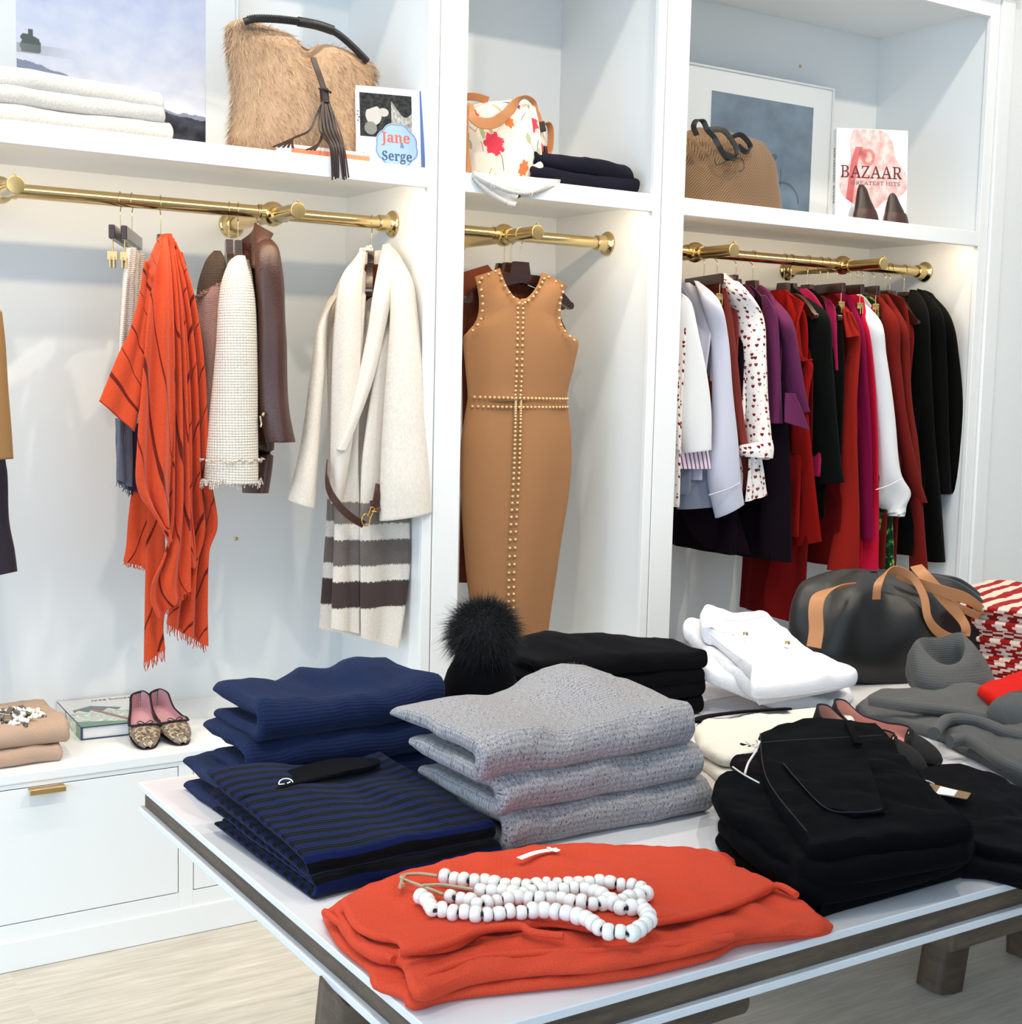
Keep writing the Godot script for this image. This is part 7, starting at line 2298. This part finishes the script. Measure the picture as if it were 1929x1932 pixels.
	fringe(m, V(2.129,2.098,.03), V(2.277,2.085,.032), 26, 0.008, 31)
	fringe(m, V(2.202,2.043,.02), V(2.225,2.077,.026), 10, 0.006, 32)
	part("fringe", m, M["ivory blanket"], o)
	m = MB.new()
	rbox(m, V(-0.008, -0.009, -0.001), V(0.008, 0.009, 0.001), 0.0005, Transform3D(Basis(Vector3.BACK, 0.5), V(2.221,2.077,.03)))
	part("label", m, M["dark brown leather"], o, "small dark label")
	for k in 2:
		m = MB.new()
		fold(m, V(2.345 + 0.01 * k, 2.131 + 0.052 * k, -0.05), 0.0, [0.385, 0.36][k], 0.25, 0.054, 2, {"seed": 251 + k, "jitter": 0.02, "rough": 0.01, "tilt": Vector2([0.0, -0.04][k], 0.0)})
		lone("folded_jumper", m, M["navy black knit"], ["lower navy-black jumper folded beside the flowered backpack", "upper navy-black jumper folded beside the flowered backpack"][k], "jumper", "navy-black jumpers on the middle shelf")


func shelf_right() -> void:
	art("framed_print", "framed grey-blue print in a wide white mat leaning behind the herringbone bag", 3.16, 4.045, 2.131, 2.705, -0.5, [3.415, 3.94, 2.2, 2.618], M["sea print"])
	var o := thing("herringbone_bag", "tan herringbone drawstring bag with black leather ties on the right shelf", "bag", V(3.15, 2.131, -0.15))
	var m := MB.new()
	loft(m, [[V(3.066,2.396,-.17), V(3.143,2.401,-.17), 0.02], [V(3.001,2.369,-.18), V(3.313,2.38,-.16), 0.05], [V(2.98,2.33,-.18), V(3.345,2.356,-.15), 0.08], [V(2.969,2.267,-.18), V(3.379,2.301,-.14), 0.1], [V(2.963,2.197,-.18), V(3.389,2.222,-.13), 0.11], [V(2.962,2.117,-.18), V(3.409,2.141,-.13), 0.11]], {"nv": 34, "seg": 56, "amp": 0.006, "folds": 5, "rough": 0.018, "fx": 1.2, "fy": 1.0, "hem": false, "top": 1.0})
	part("body", m, M["herringbone wool"], o)
	m = MB.new()
	strap(m, [V(2.983,2.349,-.07), V(2.96,2.372,-.06), V(2.972,2.394,-.06), V(3,2.394,-.06), V(3.011,2.367,-.05), V(3.036,2.341,-.04), V(3.051,2.31,-.03), V(3.086,2.276,-.03), V(3.116,2.282,-.03)], V(0.012, 0, 0.014), 0.005, 60)
	strap(m, [V(3.028,2.37,-.06), V(3.075,2.374,-.05), V(3.109,2.349,-.045), V(3.135,2.313,-.04), V(3.122,2.287,-.035), V(3.08,2.293,-.035)], V(0.008, 0.018, 0), 0.005, 40)
	strap(m, [V(3.114,2.351,-.05), V(3.15,2.367,-.05), V(3.182,2.355,-.05), V(3.205,2.329,-.05), V(3.173,2.311,-.04), V(3.139,2.328,-.04)], V(0.004, 0.016, 0.006), 0.005, 40)
	tube(m, [V(3.116,2.282,-.03), V(3.151,2.283,-.03), V(3.151,2.254,-.02), V(3.13,2.238,-.02)], 0.002, 16, 6)
	tube(m, [V(3.09,2.275,-.03), V(3.036,2.253,-.025), V(3.03,2.274,-.03)], 0.002, 16, 6)
	part("tie", m, M["charcoal leather"], o, "black leather ties")
	# tall book
	var at := Transform3D(Basis(V(0.89, 0, 0.456), V(0.03, 0.99, -0.08), V(-0.456, 0.08, 0.89)).orthonormalized(), V(3.705, 2.131, -0.135))
	o = thing("tall_book", "large white book with a pink rose and dark capitals on its cover, behind the pumps", "book", at.origin)
	m = MB.new()
	rbox(m, V(0, 0, -0.035), V(0.27, 0.34, 0), 0.002, at)
	part("cover", m, M["paper white"], o)
	m = MB.new()
	var k := m.vert(at * V(0.004, 0.002, 0.0006), Vector2(0, 1))
	m.vert(at * V(0.268, 0.002, 0.0006), Vector2(1, 1))
	m.vert(at * V(0.268, 0.338, 0.0006), Vector2(1, 0))
	m.vert(at * V(0.004, 0.338, 0.0006), Vector2(0, 0))
	m.quad(k, k + 1, k + 2, k + 3)
	part("cover_print", m, M["rose print"], o)
	letters("BAZAAR", 0.044, at * Transform3D(Basis(), V(0.132, 0.182, 0.0018)), M["ink maroon"], o, "lettering", false, 0.95)
	letters("GREATEST HITS", 0.013, at * Transform3D(Basis(), V(0.15, 0.143, 0.0018)), M["ink grey"], o, "lettering", false, 1.35)
	letters("BAZAAR  GREATEST HITS", 0.012, at * Transform3D(Basis(V(0, 1, 0), V(0, 0, -1), V(-1, 0, 0)), V(-0.001, 0.17, -0.0175)), M["ink grey"], o, "lettering")
	# a pair of pumps, toes up against the book
	for i in 2:
		var px := [V(3.755,2.159,0), V(3.913,2.16,0)]
		var c: Vector3 = px[i]
		var s := thing("pump", ["dark pointed pump leaning on the rose-covered book, left one of the pair", "dark pointed pump leaning on the rose-covered book, right one of the pair"][i], "shoe", V(c.x, 2.131, -0.03), "dark pumps in front of the book")
		m = MB.new()
		loft(m, [[V(c.x - 0.010, 2.258, -0.062), V(c.x + 0.010, 2.258, -0.062), 0.006], [V(c.x - 0.022, 2.24, -0.056), V(c.x + 0.020, 2.24, -0.056), 0.014], [V(c.x - 0.034, 2.205, -0.048), V(c.x + 0.030, 2.205, -0.048), 0.02], [V(c.x - 0.046, 2.175, -0.04), V(c.x + 0.044, 2.175, -0.04), 0.024], [V(c.x - 0.055, 2.15, -0.035), V(c.x + 0.052, 2.15, -0.035), 0.026], [V(c.x - 0.059, 2.132, -0.032), V(c.x + 0.056, 2.132, -0.032), 0.026]], {"nv": 26, "seg": 28, "rough": 0.002, "hem": false})
		part("upper", m, M["dark brown leather"], s)
		m = MB.new()
		loft(m, [[V(c.x - 0.050, 2.168, -0.036), V(c.x + 0.047, 2.168, -0.036), 0.026], [V(c.x - 0.057, 2.15, -0.034), V(c.x + 0.054, 2.15, -0.034), 0.0285], [V(c.x - 0.061, 2.1325, -0.031), V(c.x + 0.058, 2.1325, -0.031), 0.0285]], {"nv": 8, "seg": 28, "rough": 0.003, "hem": false})
		part("toe_band", m, M["brown leather"], s, "brown textured band")


func bench_things() -> void:
	for k in 2:
		var m := MB.new()
		fold(m, V(0.52, 0.515 + 0.044 * k, -0.045 - 0.006 * k), 0.03, [0.385, 0.41][k], 0.28, [0.046, 0.058][k], 1, {"seed": 281 + k, "jitter": 0.01, "rough": 0.01, "tilt": Vector2(0, 0.03 if k else 0.0)})
		lone("folded_jumper", m, M["tan knit"], ["lower tan jumper folded on the white bench at the left", "upper tan jumper on the bench, with a crystal necklace on it"][k], "jumper", "tan jumpers on the bench")
	var o := thing("crystal_necklace", "chunky crystal and silver necklace heaped on the tan jumper", "necklace", V(0.75, 0.62, -0.15))
	var rng := RandomNumberGenerator.new()
	rng.seed = 61
	var m := MB.new()
	var b := MB.new()
	for i in 120:
		var g := TAU * rng.randf()
		var r := sqrt(rng.randf())
		var c := V(.811,.607,-.15) + V(cos(g) * r * 0.068, 0.006 + 0.014 * rng.randf() + 0.018 * (1 - r), sin(g) * r * 0.075)
		var s := rng.randf_range(0.006, 0.0125)
		var xf := Transform3D(Basis.from_euler(V(rng.randf() * 2 - 1, rng.randf() * 6, rng.randf() * 2 - 1)), c)
		if i % 3:
			rbox(m, V(-s, -s * 0.5, -s * 0.6), V(s, s * 0.5, s * 0.6), s * 0.45, xf)
		else:
			rbox(b, V(-s, -s * 0.5, -s), V(s, s * 0.5, s), s * 0.4, xf)
	for i in 16:
		var f := i / 15.0
		var c := V(.795,.62,-.2).lerp(V(.863,.611,-.13), f) + V(0, 0.004, 0)
		rbox(m, V(-0.006, -0.004, -0.009), V(0.006, 0.004, 0.009), 0.003, Transform3D(Basis.from_euler(V(0.3, i * 0.9, 0.2)), c))
	tag(part("crystals", m, M["crystal"], o), "", "", "", "stuff")
	tag(part("settings", b, M["tarnished silver"], o), "", "", "", "stuff")
	# book
	var at := Transform3D(Basis(Vector3.UP, -0.05), V(1.002, 0.515, -0.235))
	o = thing("tree_book", "thick book with a green tree-house cover lying on the bench behind the flats", "book", at.origin)
	m = MB.new()
	rbox(m, V(0.004, 0.003, -0.318), V(0.262, 0.034, -0.004), 0.001, at)
	part("pages", m, M["paper white"], o)
	m = MB.new()
	rbox(m, V(0, 0, -0.322), V(0.266, 0.003, 0), 0.001, at)
	rbox(m, V(0, 0.034, -0.322), V(0.266, 0.037, 0), 0.001, at)
	rbox(m, V(-0.002, 0, -0.322), V(0.003, 0.037, 0), 0.001, at)
	part("cover", m, M["ink blue"], o)
	m = MB.new()
	var k := m.vert(at * V(0, 0.0376, 0), Vector2(0, 1))
	m.vert(at * V(0.266, 0.0376, 0), Vector2(1, 1))
	m.vert(at * V(0.266, 0.0376, -0.322), Vector2(1, 0))
	m.vert(at * V(0, 0.0376, -0.322), Vector2(0, 0))
	m.quad(k, k + 1, k + 2, k + 3)
	k = m.vert(at * V(-0.0028, 0.0, 0), Vector2(0.0, 1))
	m.vert(at * V(-0.0028, 0.037, 0), Vector2(0.12, 1))
	m.vert(at * V(-0.0028, 0.037, -0.322), Vector2(0.12, 0))
	m.vert(at * V(-0.0028, 0, -0.322), Vector2(0, 0))
	m.quad(k, k + 1, k + 2, k + 3)
	part("cover_print", m, M["tree print"], o)
	letters("tree houses", 0.017, at * Transform3D(Basis(V(1, 0, 0), V(0, 0, -1), V(0, 1, 0)), V(0.155, 0.038, -0.29)), M["ink grey"], o)
	var L := ["snakeskin ballet flat with plum edging on the bench, beside the tree-house book", "snakeskin ballet flat with plum edging on the bench, further from the tree-house book"]
	for i in 2:
		flat_shoe("ballet_flat", L[i], "shoe", "pair of snakeskin flats", Transform3D(Basis(Vector3.UP, [-0.22, -0.02][i]) * Basis(Vector3.RIGHT, 0.21) * Basis.from_scale(V(1.08, 1.08, 1.03)), V([1.184, 1.232][i], 0.57, [-0.3, -0.302][i])), M["snake skin"], M["lilac leather"], M["plum trim"])
	# screw caps in the back panels
	for q: Array in [[V(3.909,2.782,-.558), "small brass screw cap in the right cabinet's upper back panel"], [V(1.574,1.013,-.558), "small brass screw cap in the left cabinet's back panel"]]:
		m = MB.new()
		lathe(m, [Vector2(0, 0.003), Vector2(0.004, 0.003), Vector2(0.0062, 0.001), Vector2(0.0065, -0.002)], Transform3D(Basis(V(1, 0, 0), V(0, 0, 1), V(0, -1, 0)), q[0]), 14)
		lone("screw_cap", m, M["brass face"], q[1], "screw")


func build_things() -> void:
	table_materials()
	clothes_materials()
	shelf_materials()
	folded_stacks()
	orange_jumper()
	bead_necklace()
	bobble_hat()
	white_jeans()
	black_bag()
	right_side_knits()
	cream_and_black()
	flat_shoe("ballet_flat", "black suede ballet flat with pink insole, nearer the grey roll-neck jumper", "shoe", "pair of black ballet flats", Transform3D(Basis(Vector3.UP, 0.69) * Basis(Vector3.RIGHT, 0.28) * Basis(Vector3.BACK, 0.4), V(2.105, 0.835, 1.475)), M["black suede"], M["pink leather"], M["black suede"])
	flat_shoe("ballet_flat", "black suede ballet flat mostly behind the plum cardigan, left of its pair", "shoe", "pair of black ballet flats", Transform3D(Basis(Vector3.UP, 0.66) * Basis(Vector3.RIGHT, 0.28) * Basis(Vector3.BACK, 0.4), V(2.04, 0.835, 1.49)), M["black suede"], M["pink leather"], M["black suede"])
	bay_one()
	camel_dress()
	rack_clothes()
	shelf_left()
	shelf_middle()
	shelf_right()
	bench_things()
